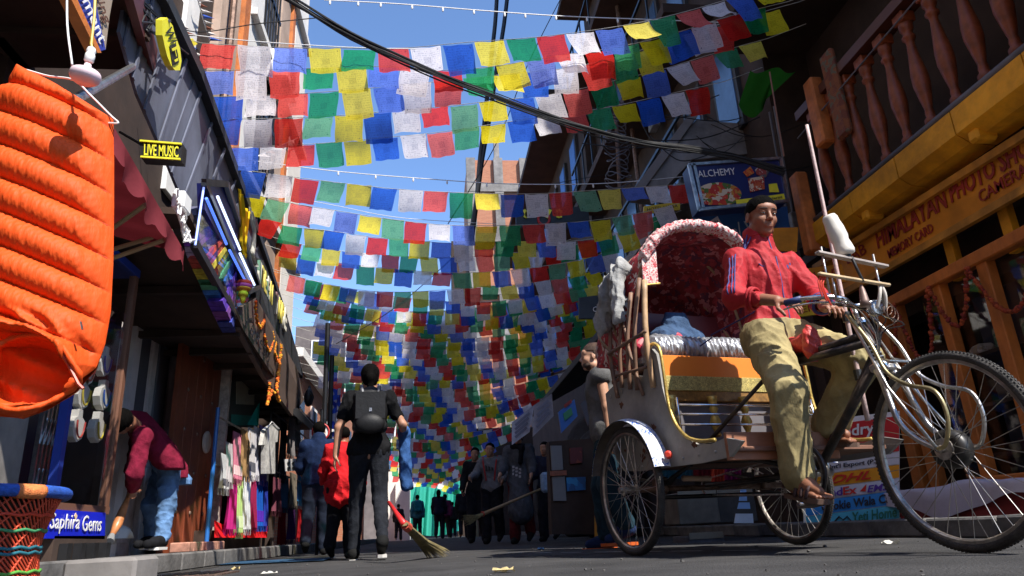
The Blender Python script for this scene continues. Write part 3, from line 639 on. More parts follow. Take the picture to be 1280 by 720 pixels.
# white framed door
wd = thing('panelled_door', 'off white panelled double door set back behind the sweeping man', 'door', aX(170, 640, XL)*V(1, 1, 0)+V(0, 0, .12))
yd0, yd1, yd2 = aX(140, 600, XL)[1], aX(172, 600, XL)[1], aX(197, 600, XL)[1]
dw = mat('door_white', (.66, .6, .6), .6, .15)
for a_, b_ in ((yd0, yd1-.02), (yd1+.02, yd2)):
    leaf = MB().box((XL-.02, (a_+b_)/2, 1.25), (.05, b_-a_, 2.26)).build('door_leaf', dw, wd)
    for z0, z1 in ((.2, .95), (1.05, 2.3)):
        MB().box((XL+.015, (a_+b_)/2, (z0+z1)/2), (.02, (b_-a_)*.6, z1-z0-.06), bev=.006).build('panel', mat('door_glass', (.1, .1, .12), .2) if z0 > 1 else dw, leaf)
MB().box((XL+.01, (yd0+yd2)/2, 2.46), (.14, yd2-yd0+.3, .14)).build('lintel', M['whitep'], wd)
for yy in (yd0-.06, yd2+.1): MB().box((XL+.02, yy, 1.27), (.16, .14, 2.3)).build('jamb', mat('jamb_grey', (.55, .5, .5), .6), wd)
# brown studded door
bd = thing('studded_door', 'brown studded wooden door with a triangle of sunlight at its foot', 'door', aX(235, 680, -2.5)*V(1, 1, 0)+V(0, 0, .12))
yb0, yb1 = aX(203, 640, -2.5)[1], aX(259, 640, -2.5)[1]
bwn = mat('brown_door', (.24, .055, .02), .5, .25, 5, .3, stretch=(1, 1, .3))
for k in range(5):
    a_, b_ = yb0+(yb1-yb0)*k/5, yb0+(yb1-yb0)*(k+1)/5; MB().box((-2.5, (a_+b_)/2, 1.35), (.05, b_-a_-.008, 2.46), bev=.004).build('plank', bwn, bd)
st0 = MB().ball((0, 0, 0), (.015, .022, .022), 8, 5).build('stud', M['rust'], bd, world=False); k = 0
for yy in (.2, .5, .8):
    for z in (.5, .9, 1.3, 1.7, 2.1):
        o = st0 if k == 0 else cp(st0, bd); k += 1; o.location = (.03, yb0+(yb1-yb0)*yy-(wm(bd).translation.y), z-.12)
MB().lathe((-2.46, yb0+(yb1-yb0)*.7, 1.25), [(.12, 0), (.12, .02), (.1, .03)], (1, 0, 0), 18).build('round_plate', mat('pale_disc', (.45, .36, .3), .5), bd)
MB().box((-2.45, yb1+.06, 1.35), (.14, .08, 2.46)).build('frame_post', mat('chipped_white', (.5, .42, .36), .7, .4, 20), bd)
stp = thing('door_step', 'low brick and timber step under the studded door', 'step', (-2.38, (yb0+yb1)/2, .12))
for k in range(9): MB().box((-2.33, yb0+.1+k*(yb1-yb0-.2)/9, .17), (.18, (yb1-yb0)/9*.85, .09), bev=.01).build('brick', mat('step_brick', (.42, .2, .14), .8, .35, 20), stp)
# ================================================================== RIGHT SIDE
XR = 4.2
Y0R = 2.85
rb = thing('photo_shop_building', 'dark building on the right with yellow trim and a turned balcony over the photo shop', 'building', (XR, 3, 0))
H_R = 14.5
def rz(x, y, X=XR): return float(aX(x, y, X)[2])
zs_top = rz(1085, 292); zs_bot = rz(1144, 315); zl = rz(1120, 378); YB = 7.2
zledge = rz(1060, 267, XR-.25); zpipe = rz(1060, 242, XR-.25)
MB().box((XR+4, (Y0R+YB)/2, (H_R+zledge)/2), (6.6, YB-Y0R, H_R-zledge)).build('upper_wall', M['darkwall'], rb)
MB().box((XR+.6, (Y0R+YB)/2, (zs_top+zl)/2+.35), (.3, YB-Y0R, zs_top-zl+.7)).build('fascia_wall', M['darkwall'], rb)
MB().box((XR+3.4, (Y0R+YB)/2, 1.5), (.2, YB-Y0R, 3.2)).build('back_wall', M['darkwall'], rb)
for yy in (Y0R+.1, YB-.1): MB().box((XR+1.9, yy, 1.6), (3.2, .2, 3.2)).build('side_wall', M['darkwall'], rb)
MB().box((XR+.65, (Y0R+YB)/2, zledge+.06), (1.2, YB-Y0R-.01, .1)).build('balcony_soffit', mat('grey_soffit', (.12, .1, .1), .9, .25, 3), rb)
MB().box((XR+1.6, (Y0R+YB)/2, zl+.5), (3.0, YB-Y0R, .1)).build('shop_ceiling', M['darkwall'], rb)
MB().box((XR+.3, Y0R+.05, (zledge+H_R)/2), (1.7, .14, H_R-zledge)).build('sun_block_wall', M['darkwall'], rb); MB().box((XR+.3, Y0R+.05, zledge/2), (.75, .14, zledge)).build('sun_block_wall', M['darkwall'], rb)  # walls just out of view, added to keep sun off balusters and shop front
# canopy above the balcony
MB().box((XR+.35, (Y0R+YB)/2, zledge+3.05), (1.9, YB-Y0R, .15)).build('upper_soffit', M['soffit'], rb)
# ledge in cast blocks
XLg = XR-.25; nb = 5
for i in range(nb):
    a_, b_ = Y0R+(YB-.9-Y0R)*i/nb, Y0R+(YB-.9-Y0R)*(i+1)/nb; lg = MB().prism([(XLg, a_+.006, zledge-.03), (XLg, a_+.006, zpipe-.01), (XLg+.3, a_+.006, zpipe), (XLg+.3, a_+.006, zledge-.12), (XLg+.1, a_+.006, zledge-.1)], (0, b_-a_-.012, 0)).build('ledge_block', M['yellowp'], rb)
    if i % 2: MB().box((XLg+.12, b_-.1, zledge-.1), (.18, .1, .1), bev=.02).build('corbel', M['yellowp'], lg)
MB().tube([(XLg+.05, Y0R, zpipe+.035), (XLg+.05, YB-.9, zpipe+.035)], .034, 12).build('drain_pipe', M['pipe'], rb, True)
# balusters
prof = [(.035, 0), (.05, .01), (.05, .05), (.03, .07), (.034, .09), (.028, .12), (.045, .2), (.062, .30), (.06, .38), (.042, .50), (.03, .60), (.034, .63), (.05, .645), (.05, .66), (.034, .68), (.04, .70), (.052, .72), (.052, .80)]
zb0 = zpipe+.05; hB = 1.05
bal = thing('balcony_railing', 'row of turned red brown balusters on the yellow balcony ledge', 'railing', (XLg+.1, 3, zb0))
b0 = MB().lathe((0, 0, 0), [(r*1.08, h*hB/.8) for r, h in prof], n=14).build('baluster', M['redwood'], bal, True, world=False); k = 0
for i in range(12):
    yy = YB-1.2-i*.295
    o = b0 if k == 0 else cp(b0, bal); k += 1; o.location = (0, yy-3, 0); o.rotation_euler = (0, 0, R_.uniform(0, 1))
capm = MB().box((0, 0, 0), (.13, .13, .10), bev=.01).build('baluster_cap', M['redwood'], bal, world=False); k = 0
for i in range(12):
    o = capm if k == 0 else cp(capm, bal); k += 1; o.location = (0, YB-1.2-i*.295-3, hB+.0)
MB().box((XLg+.1, (YB-1+Y0R)/2, zb0+hB+.11), (.2, YB-1-Y0R, .1)).build('handrail', mat('dark_rail', (.10, .03, .015), .5), bal)
MB().tube([(XLg-.02, YB-1.0, zb0+hB-.15), (XLg-.02, Y0R, zb0+hB-.02)], .008, 6).build('wire', M['pipe'], bal)
# carved end posts
for i, (x, y0, y1, lab) in enumerate(((1000, 215, 262, 'short orange corner post at the far end of the balcony'), (1022, 92, 160, 'carved orange post rising at the far end of the balcony'))):
    a_, b_ = aX(x, y0, XLg), aX(x+6, y1, XLg); t = thing('carved_post', lab, 'post', b_)
    zt_, zb_ = (a_[2], b_[2]-.2) if i else (a_[2], b_[2]-.5)
    MB().box((b_[0], b_[1], (zt_+zb_)/2), (.14, .16, zt_-zb_), bev=.02).build('shaft', M['orangep'], t)
    if i: MB().box((b_[0], b_[1]-.32, (zt_+zb_)/2), (.08, .2, zt_-zb_+.2), bev=.03).build('carved_panel', pattern('carved', [(.2, .06, .02), (.22, .07, .02), (.15, .04, .02), (.12, .1, .06)], 22), t)
# sign
sg2 = thing('photo_shop_sign', 'long yellow Himalayan Photo Shop fascia sign with red capitals', 'sign', (XR-.05, 4, zs_bot))
bm_ = [(1018, 335), (1290, 163), (1290, 232), (1018, 388)]
plateX('board', bm_, XR-.02, M['signyel'], sg2, .05)
for a_, b_ in ((bm_[0], bm_[1]), (bm_[3], bm_[2])): MB().beam(aX(*a_, XR-.05), aX(*b_, XR-.05), .05, .06).build('frame', mat('ochre_frame', (.5, .22, .02), .6, .3), sg2)
textX('HIMALAYAN', (1098, 311), (1186, 258), (1093, 290), XR-.02, M['signred'], sg2, slant=.1, bold=.02, ext=.006)
textX('PHOTO SHOP', (1190, 254), (1302, 186), (1184, 232), XR-.02, M['signred'], sg2, slant=.1, bold=.03, ext=.006)
textX('MEMORY CARD', (1112, 323), (1168, 289), (1109, 313), XR-.02, M['signred'], sg2, ext=.006, bold=.01)
textX('CAMERA', (1226, 254), (1286, 217), (1222, 240), XR-.02, M['signred'], sg2, ext=.006, bold=.01)
textX('LAB', (1060, 330), (1084, 316), (1056, 318), XR-.02, M['signred'], sg2, ext=.006)
# shop front: lintel, posts, sill
sf = thing('timber_facade', 'orange timber shop front frame with posts, lintel and sill', 'facade', (XR, 4, .1))
ZL = zl; ysill = .5
MB().beam((XR-.02, 6.1, ZL), (XR-.02, Y0R, ZL+.02), .1, .1, bev=.01).build('lintel', M['orangewood'], sf)
for x, y, wv in ((1110, 420, .16), (1132, 430, .14), (1186, 400, .11), (1252, 400, .13)):
    a_ = aX(x, y, XR); MB().box((XR, a_[1], (ZL+.1)/2-.01), (.09, wv*.8, ZL-.12), bev=.008).build('post', M['orangewood'], sf)
zsill = rz(1241, 603); MB().box((XR-.03, 2.4, zsill), (.12, 5.6, .09), bev=.01).build('sill', M['orangewood'], sf)
for x in (1180, 1260): a_ = aX(x, 300, XR); MB().box((XR+.05, a_[1], ZL+.2), (.06, .09, .5)).build('upper_stud', M['yellowp'], sf)
for x in (1215,): a_ = aX(x, 400, XR); MB().box((XR, (aX(1186, 400, XR)[1]+aX(1252, 400, XR)[1])/2, zsill/2+.05), (.05, 1.2, zsill-.1)).build('stall_panel', mat('red_panel', (.22, .02, .02), .7), sf)
MB().box((XR+.06, 3.2, (ZL+zsill)/2), (.008, 4.4, ZL-zsill)).build('pane', M['glass'], sf)
# white cloth over the low bench before the front
wc = thing('covered_bench', 'low bench under a creased white sheet along the photo shop front', 'bench', (XR-.4, 3.6, .1))
zc0 = rz(1241, 603, XR-.35)
MB().box((XR-.42, 3.4, zc0/2+.0), (.45, 3.8, zc0-.16)).build('bench_body', mat('bench_red', (.2, .02, .02), .8), wc)
MB().grid(lambda u, v: (XR-.16-.52*min(v/.7, 1)-.02*math.sin(u*40)*(v > .7), 1.4+u*4.1, zc0+.015*math.sin(u*23+v*5)+.01*math.sin(u*51)-max(0, v-.7)*.5*(1+.3*math.sin(u*17))), 80, 12).build('sheet', cloth('white_sheet', (.5, .47, .55), .1), wc, True)
# goods on two shelves
gd = [(.35, .03, .02), (.6, .6, .62), (.03, .15, .4), (.05, .05, .06), (.45, .3, .08), (.1, .25, .15)]
shelf = thing('goods_shelf', 'dark shelving inside the photo shop behind the orange posts', 'shelving', (XR+.5, 3.2, .1))
for z in (.55, .95, 1.35): MB().box((XR+.5, 3.3, z), (.35, 4.6, .03)).build('shelf', M['darkwall'], shelf)
MB().box((XR+.72, 3.3, 1.2), (.03, 4.6, 2.2)).build('backboard', mat('navy_board', (.015, .02, .05), .6), shelf)
prot = []
kinds = ['patterned round tin', 'small souvenir box', 'folded cloth parcel']
for kx in range(3):
    for ci, c in enumerate(gd):
        if kx == 0: o = MB().lathe((0, 0, 0), [(.04, 0), (.055, .02), (.055, .1), (.045, .13), (.02, .15)], n=10)
        elif kx == 1: o = MB().box((0, 0, .09), (.1, .14, .18), bev=.01)
        else: o = MB().box((0, 0, .05), (.16, .18, .1), bev=.03)
        prot.append(o)
cname = ['dark red', 'white', 'blue', 'black', 'tan', 'green']
rowl = ['bottom', 'middle', 'top']; goods = []; meshes = {}
for r_, z in enumerate((.55, .95, 1.35)):
    y = 1.6
    while y < 5.4:
        kx, ci = R_.randrange(3), R_.randrange(6); key = (kx, ci)
        nm = ('souvenir_tin', 'souvenir_box', 'cloth_parcel')[kx]
        if key not in meshes: o = prot[kx*6+ci].build(nm, pattern('good_%d' % ci, [gd[ci], tuple(q*.6 for q in gd[ci]), (.4, .38, .3)], 30, bump=0), None); meshes[key] = o.data
        else: o = link(nm, meshes[key])
        o.location = (XR+.5+R_.uniform(-.06, .03), y, z+.016); o.rotation_euler = (0, 0, R_.uniform(-.3, .3))
        goods.append((o, ci, kx, r_)); y += R_.uniform(.2, .36)
for r_ in range(3):
    row = [g for g in goods if g[3] == r_]; ordn = ['farthest', 'second', 'third', 'fourth', 'fifth', 'sixth', 'seventh', 'eighth', 'ninth', 'tenth', 'eleventh', 'twelfth', 'thirteenth', 'fourteenth', 'fifteenth', 'sixteenth', 'seventeenth', 'eighteenth', 'nineteenth', 'twentieth']
    row = row[::-1]
    for j, (o, ci, kx, _) in enumerate(row): tag(o, '%s %s, %s from the far end of the %s shop shelf' % (cname[ci], kinds[kx], ordn[j] if j else 'first', rowl[r_]), ('tin', 'box', 'parcel')[kx], 'goods on the photo shop shelves')
# garlands on the lintel
xs = [6.0, 5.55, 5.1, 4.65, 4.0, 3.3]
for i in range(5):
    y0_, y1_ = xs[i], xs[i+1]; pts = [(XR-.1, y0_+(y1_-y0_)*t, ZL-.04-.62*(1-(2*t-1)**2)*(.8+.2*math.sin(i*2))) for t in np.linspace(0, 1, 9)]
    garland([(k_, 0) for k_ in range(9)], lambda x, y, pts=pts: V(*pts[x]), ['farthest', 'second', 'third', 'fourth', 'nearest'][i]+' red orange garland swag under the shop lintel counted from the far end', .022, col=((.3, .04, .01), (.36, .06, .01), (.22, .02, .01)))
# laundry banner
lbn = thing('laundry_banner', 'white and red laundry service banner with courier names behind the chain wheel', 'banner', (3.4, 5.3, .1))
_pa, _pb = aY(1008, 600, 5.8), aY(1178, 600, 5.05); _pn = nrm(np.cross(_pb-_pa, (0, 0, 1)))
def Dn(x, y): r = ray(x, y); return O_+r*(np.dot(_pa-O_, _pn)/np.dot(r, _pn))
def band(y0, y1, c, nm): # y at x=1030 ; slope up to the right
    s = -.13; return MB().prism([Dn(1008, y0+s*-22), Dn(1124, y0+s*94), Dn(1124, y1+s*94), Dn(1008, y1+s*-22)], (0, .01, 0)).build('panel', mat(nm, c, .5, .06), lbn)
MB().prism([Dn(x, y)+V(0, .015, 0) for x, y in ((1006, 528), (1126, 513), (1126, 653), (1006, 668))], (.01, .03, 0)).build('banner_back', M['white'], lbn)
wht = M['whitep']
band(532, 576, (.55, .015, .02), 'banner_red'); band(577, 592, (.62, .6, .62), 'banner_white'); band(593, 609, (.75, .3, .01), 'banner_orange'); band(610, 624, (.6, .6, .66), 'banner_white2'); band(625, 642, (.03, .25, .62), 'banner_blue'); band(643, 660, (.08, .42, .55), 'banner_cyan'); 
def bt(s, x0, x1, yb, h, m, **k): 
    s_ = -.13; q = lambda x, y: Dn(x, y+s_*(x-1030))-V(0, .012, 0); text(s, m, lbn, q(x0, yb), q(x1, yb), q(x0, yb-h), bold=.02, **k)
bt('Laundry', 1026, 1092, 554, 18, wht); bt('Service', 1026, 1090, 575, 16, wht)
ink = mat('ink_black', (.02, .02, .03)); bt("Via Int'l Export (P.)", 1022, 1096, 589, 7, ink); bt('DHL', 1036, 1088, 606, 10, mat('dhl_red', (.6, .02, .01)), slant=.4)
bt('Fed', 1030, 1052, 622, 10, mat('purple_ink', (.1, .03, .3))); bt('Ex', 1053, 1070, 622, 10, mat('dhl_red', 0)); bt('EMS', 1083, 1110, 623, 9, mat('purple_ink', 0), slant=.2)
bt('Cookie Wala Cafe', 1026, 1122, 639, 11, ink); bt('Yeti Home', 1064, 1120, 658, 13, mat('green_ink', (.02, .15, .1)))
q_ = lambda x, y: Dn(x, y-.13*(x-1030))-V(0, .012, 0)
MB().prism([q_(1074, 620), q_(1082, 612), q_(1081, 621)], (0, .003, 0)).build('mark', mat('dhl_red', 0), lbn)
MB().tube([q_(1040, 656), q_(1048, 648), q_(1053, 653), q_(1058, 649), q_(1063, 656)], .006, 4).build('mountain_mark', ink, lbn)
MB().prism([q_(1058, 666), q_(1088, 666), q_(1088, 663), q_(1104, 668.5), q_(1088, 674), q_(1088, 671), q_(1058, 671)], (0, .003, 0)).build('arrow', mat('dhl_red', 0), lbn)
# pizza sign
al = thing('pizza_sign', 'blue framed ALCHEMY pizza restaurant sign box above the driver', 'sign', aY(920, 260, 6.2))
Y4 = 6.2
plateY('box', [(861, 206), (975, 198), (985, 251), (874, 262)], Y4, mat('sign_navy', (.012, .02, .11), .4, .1), al, .2)
for a_, b_ in (((861, 206), (975, 198)), ((975, 198), (985, 251)), ((985, 251), (874, 262)), ((874, 262), (861, 206)), ((867, 205), (879, 261))): MB().beam(aY(*a_, Y4-.01), aY(*b_, Y4-.01), .03, .03).build('frame', M['steel'], al)
text('ALCHEMY', wht, al, aY(873, 222, Y4-.01), aY(920, 218, Y4-.01), aY(871, 213.5, Y4-.01))
pz = MB(); cpz = [aY(895+30*math.cos(a_)*.95, 243+14.5*math.sin(a_), Y4-.012) for a_ in np.linspace(0, 2*math.pi, 28)[:-1]]
cpz = [p for p in [aY(min(max(898+29*math.cos(a_), 873), 928), min(243+15*math.sin(a_), 256), Y4-.012) for a_ in np.linspace(0, 2*math.pi, 29)[:-1]]]
pz.prism(cpz, (0, .006, 0)).build('pizza_picture', pattern('pizza', [(.5, .2, .03), (.45, .03, .02), (.6, .5, .35), (.5, .05, .02), (.08, .15, .03)], 22, bump=0), al)
plateY('glass_picture', [(935, 223), (955, 220), (956, 236), (938, 240)], Y4-.014, pattern('cupfood', [(.5, .1, .03), (.6, .5, .35), (.35, .03, .02)], 30, bump=0), al, .006)
plateY('fries_picture', [(929, 215), (938, 208), (943, 216), (934, 221)], Y4-.014, pattern('fries', [(.6, .2, .03), (.5, .05, .02)], 30, bump=0), al, .006)
plateY('burger_picture', [(944, 212), (952, 205), (962, 214), (957, 222), (946, 218)], Y4-.014, pattern('burger', [(.6, .58, .55), (.3, .05, .04), (.1, .1, .1)], 26, bump=0), al, .006)
plateY('menu_patch', [(961, 230), (971, 229), (974, 240), (962, 240)], Y4-.014, yl, al, .006)
plateY('yellow_strip', [(920, 250), (980, 242), (981.5, 249), (921, 257)], Y4-.014, yl, al, .006)
text('The Garden Restaurant', ink, al, aY(936, 253.5, Y4-.022), aY(978, 247.7, Y4-.022), aY(935.5, 249.8, Y4-.022))
hy = thing('hotel_sign', 'dull blue Hotel Yeti sign with white logo behind the driver', 'sign', aY(915, 280, 6.6))
plateY('board', [(868, 268), (984, 258), (992, 330), (880, 330)], 6.6, mat('hotel_blue', (.02, .09, .25), .5), hy, .05)
plateY('logo', [(885, 278), (897, 270), (902, 280), (900, 289), (888, 290)], 6.59, wht, hy, .005)
text('Hotel Yeti', mat('pale_ink', (.4, .5, .55)), hy, aY(889, 305, 6.59), aY(960, 296, 6.59), aY(886, 282, 6.59))
text('OM', ink, hy, aY(889, 286, 6.58), aY(898, 284, 6.58), aY(888, 277, 6.58), name='logo_letters')
# small yellow boards behind the handlebars
for i, (p, tx, lab) in enumerate((([(990, 338), (1052, 330), (1058, 352), (992, 360)], 'SHOP', 'small ochre sign board low behind the handlebars'), ([(995, 378), (1058, 372), (1060, 388), (997, 396)], 'ENTRY', 'narrow yellow sign with red arrow under the handlebars'), ([(965, 285), (998, 284), (996, 315), (962, 312)], 'TOURS', 'yellow board just right of the driver head'))):
    t = thing('small_sign', lab, 'sign', aY(*p[3], 6.0)); plateY('board', p, 6.0, M['signyel'] if i != 1 else mat('bright_sign', (.7, .5, .03), .5), t, .03)
    if i < 2: text(tx, M['signred'], t, aY(p[3][0]+6, p[3][1]-5, 5.99), aY(p[2][0]-8, p[2][1]-5, 5.99), aY(p[0][0]+6, p[0][1]+5, 5.99))
# tilted slab and green tarp between the buildings
sb = thing('leaning_slab', 'broken concrete ledge slanting beside the pizza sign', 'ledge', aY(860, 170, 8.))
MB().prism([aY(x, y, 8.) for x, y in ((800, 232), (870, 150), (935, 155), (952, 190), (865, 200), (830, 236))], (0, .5, 0)).build('slab', M['concrete'], sb)
MB().prism([aY(x, y, 7.95) for x, y in ((792, 236), (866, 136), (874, 142), (802, 240))], (0, .3, 0)).build('edge', mat('ledge_edge', (.2, .18, .17), .9), sb)
gt = aY(960, 90, 5.6)
tag(MB().grid(lambda u, v: aY(938+58*u-14*v*(u > .5), 88+(6+34*(1-abs(u-.35)*1.5))*v, 5.9)+V(0, .3*v+.05*math.sin(u*9), 0), 16, 8).build('green_tarp', cloth('green_tarp', (.03, .17, .02), .4), None, True), 'bright green plastic sheet hanging under the right hand roofs', 'tarpaulin')
tag(MB().tube([aY(962, 90, 5.5), aY(972, 150, 5.5), aY(980, 195, 5.5)], .008, 6).build('hanging_rope', mat('rope', (.25, .12, .08)), None), 'thin rope hanging down to the pizza sign', 'rope')
# ---- upper right: beams, next buildings
nb_ = thing('balcony_building', 'dark multi storey building with overhanging balconies and blue windows above the flags', 'building', (4.4, 10, 0))
MB().box((7.3, (YB+15.5)/2, 7.5), (6, 15.5-YB, 15)).build('wall', M['darkwall'], nb_)
for z in (4.6, 7.4, 10.3, 13.2):
    MB().box((3.95, (YB+15.5)/2+.4, z), (.9, 15.5-YB-1.2, .16)).build('balcony_slab', M['concrete'] if z < 6 else M['soffit'], nb_)
    for k in range(6):
        yy = YB+1+k*1.2
        wv = MB().box((4.27, yy, z+1.35), (.06, .75, 1.5)).build('window', mat('dark_frame', (.03, .025, .022), .6), nb_)
        MB().box((4.235, yy, z+1.35), (.02, .58, 1.3)).build('pane', M['pane'], wv)
    for k in range(9): MB().box((3.55, YB+.9+k*.85, z+.55), (.03, .03, .95)).build('rail_post', M['blackmet'], nb_)
    MB().box((3.55, (YB+15.5)/2+.4, z+1.02), (.04, 15.5-YB-1.2, .05)).build('rail', M['blackmet'], nb_)
MB().box((3.75, (Y0R+15.5)/2+.4, H_R+.2), (1.3, 12, .2)).build('roof_eave', mat('teal_eave', (.01, .09, .07), .6), nb_)
nb2 = thing('far_dark_building', 'dark building with blue shutters farther along the right side', 'building', (4, 22, 0))
A2 = aX(655, 178, 3.4); B2 = aX(622, 240, 3.4)
MB().box((7, 21.75, 5.4), (6, 12.5, 10.8)).build('wall', M['darkwall'], nb2)
for z in (5., 8.): MB().box((3.85, 21.75, z), (.7, 12.0, .18)).build('balcony_slab', M['soffit'], nb2)
for z in (6.3, 9.4):
    for k in range(7): f = MB().box((3.96, 16.6+k*1.55, z), (.08, .8, 1.5)).build('window', mat('dark_frame', 0), nb2); MB().box((3.91, 16.6+k*1.55, z), (.02, .6, 1.3)).build('shutter', mat('blue_shutter', (.06, .2, .55), .6), f)
MB().box((3.6, 21.75, 10.9), (1.2, 12.7, .18)).build('roof_eave', M['soffit'], nb2)
nb3 = thing('street_end_building', 'dark narrow building closing the right side at the far end of the street', 'building', (2, 33, 0))
MB().box((5.2, 32.3, 2.2), (6.6, 3.4, 4.4)).build('wall', M['darkwall'], nb3)
for k in range(2): MB().box((1.88, 31.5+k*1.6, 3.2), (.05, .8, 1.3)).build('window', M['pane'], nb3)
# brick tower
tw = thing('brick_tower', 'bare brick tower with concrete columns rising behind the flags', 'building', aY(610, 400, 42)*V(1, 1, 0))
tA, tB = aY(584, 200, 42), aY(672, 200, 42)
MB().box(((tA[0]+tB[0])/2, 45, tA[2]/2), (tB[0]-tA[0], 6, tA[2])).build('wall', M['brick'], tw)
for x in (584, 618, 650): p = aY(x, 200, 42); MB().box((p[0]+.2, 41.9, tA[2]/2), (.6, .4, tA[2]+.05)).build('column', M['concrete'], tw)
for k in range(6): MB().box(((tA[0]+tB[0])/2, 41.88, tA[2]-2.2-k*3.6), (tB[0]-tA[0]+.1, .4, .6)).build('floor_band', M['concrete'], tw)
p = aY(617, 200, 42); MB().box((p[0]+.2, 41.9, tA[2]+.8), (.35, .35, 1.6)).build('column_stub', M['concrete'], tw)
MB().box((tA[0]-.6, 43, 9), (1.2, 2, 18)).build('side_shaft', M['darkwall'], tw)
eb = thing('cross_street_house', 'drab house front closing the view behind the lowest flags', 'building', (0, 46, 0))
e0, e1 = aY(370, 408, 46), aY(640, 408, 46); MB().box(((e0[0]+e1[0])/2, 49, e0[2]/2), (e1[0]-e0[0], 6, e0[2])).build('wall', mat('drab_wall', (.16, .13, .12), .9, .3, 1), eb)
for r_ in range(4):
    for k in range(6): f = MB().box((e0[0]+1.6+k*2.2, 45.96, 3.2+r_*2.9), (1.1, .08, 1.5)).build('window', M['whitep'], eb); MB().box((e0[0]+1.6+k*2.2, 45.91, 3.2+r_*2.9), (.9, .04, 1.3)).build('pane', mat('dim_pane', (.04, .05, .07), .15), f)
# unseen houses added behind the camera to cut sky fill and add warm bounce
rh = thing('unseen_rear_house', 'unseen warm plastered house added behind the viewer to block sky and bounce warm light', 'building', (0, -16, 0))
MB().box((0, -19, 4.), (22, 6, 8)).build('wall', M['pinkwall'], rh)
for k in range(6): MB().box((-8+k*3.2, -15.97, 5.2), (1.2, .08, 1.5)).build('window', M['pane'], rh)
rl_ = thing('unseen_rear_left_house', 'unseen brown plastered houses added behind the viewer on the left to block sky light', 'building', (-4, -8, 0))
MB().box((-6.2, -8, 5), (6, 13, 10)).build('wall', M['beige'], rl_)
for k in range(5): MB().box((-3.18, -13+k*2.4, 4.6), (.08, 1.1, 1.5)).build('window', M['pane'], rl_)
# ---- left far houses
XF = -3.3
hs = thing('tiled_house', 'sunlit pink house with a red tiled roof behind the left hand flags', 'building', (XF, 20, 0))
hA, hB_ = aX(366, 446, XF), aX(432, 452, XF); zt2 = float(hA[2])
MB().box((XF-3, 21.5, zt2/2), (6, 9, zt2)).build('wall', M['brick'], hs)
MB().box((XF-2.9, 21.5, zt2+.05), (6.4, 9.4, .22)).build('eave', M['whitep'], hs)
rf = MB().prism([(XF+.15, 17, zt2+.17), (XF-3, 17, zt2+1.9), (XF-6.2, 17, zt2+.17)], (0, 9, 0)).build('roof', M['tile'], hs)
tcm = MB().box((0, 0, 0), (.05, 8.9, .05)).build('tile_course', mat('tile_dark', (.42, .12, .08), .85), rf, world=False)
for k in range(10):
    o = tcm if k == 0 else cp(tcm, rf); q = (k+.5)/10; o.location = (.15-3.15*q, 21.5-20, zt2+.2+1.73*q); o.rotation_euler = (0, rad(29), 0)
for k in range(4):
    f = MB().box((XF+.02, 18.3+k*2.1, zt2-1.3), (.06, .9, 1.2)).build('window', M['whitep'], hs); MB().box((XF+.06, 18.3+k*2.1, zt2-1.3), (.02, .7, 1.)).build('pane', M['pane'], f)
MB().box((XF+.03, 21.5, zt2*.55), (.12, 9, .2)).build('string_course', M['whitep'], hs)
wh = thing('white_house', 'white plastered house front at the far left end of the street', 'building', (-2.6, 33, 0))
wA, wB = aY(478, 560, 32), aY(508, 560, 32)
MB().box(((wA[0]+wB[0])/2, 35, 2.2), (wB[0]-wA[0], 6, 4.4)).build('wall', M['whitewall'], wh)
MB().box((wB[0]-.6, 31.97, 3.4), (.5, .06, .9)).build('window', M['pane'], wh)
fh = thing('far_brick_house', 'shaded brick house front beyond the tiled house on the left', 'building', (-5, 30, 0))
MB().box((-6.2, 30.5, 2.6), (6.2, 8, 5.2)).build('wall', M['brick'], fh)
for k in range(3): MB().box((-3.08, 27.6+k*2.2, 3.4), (.06, .9, 1.3)).build('window', M['pane'], fh)
MB().box((wB[0]-.15, 31.8, 1.2), (.6, .3, 2.4)).build('gate_pier', M['whitewall'], wh)
wt = thing('white_awning', 'white cloth awning glowing above the far shops', 'awning', aY(470, 430, 19))
MB().grid(lambda u, v: aY(428+165*u, 412+10*u+22*v+10*math.sin(math.pi*u), 19)+V(0, -1.5*v, 0), 20, 5).build('canopy_cloth', cloth('white_canvas', (.75, .72, .66), .4), wt, True)
MB().tube([aY(428, 413, 19), aY(428, 520, 19)], .03, 6).build('pole', M['steel'], wt)
# green tarp closing the street
gtp = cloth('teal_tarp', (.08, .60, .46), .45)
tag(MB().grid(lambda u, v: aY(505+72*u, 600+8*math.sin(u*3.1)+62*v, 38)+V(0, .25*math.sin(u*38+v*2)+.2*math.sin(u*15), 0), 60, 8).build('teal_tarp', gtp, None, True), 'pleated turquoise tarpaulin closing off the far end of the street', 'tarpaulin')
tag(MB().grid(lambda u, v: aY(583+9*u, 612+42*v, 37)+V(0, .1*math.sin(u*18), 0), 14, 4).build('teal_tarp', gtp, None, True), 'narrow strip of turquoise sheeting right of the big tarpaulin', 'tarpaulin')
tag(MB().box(aY(576, 632, 36.5), (.35, .3, 1.7)).build('blue_barrel_stack', mat('blue_cover', (.04, .1, .35), .5), None), 'tall blue wrapped bundle between the turquoise sheets', 'bundle') if False else None
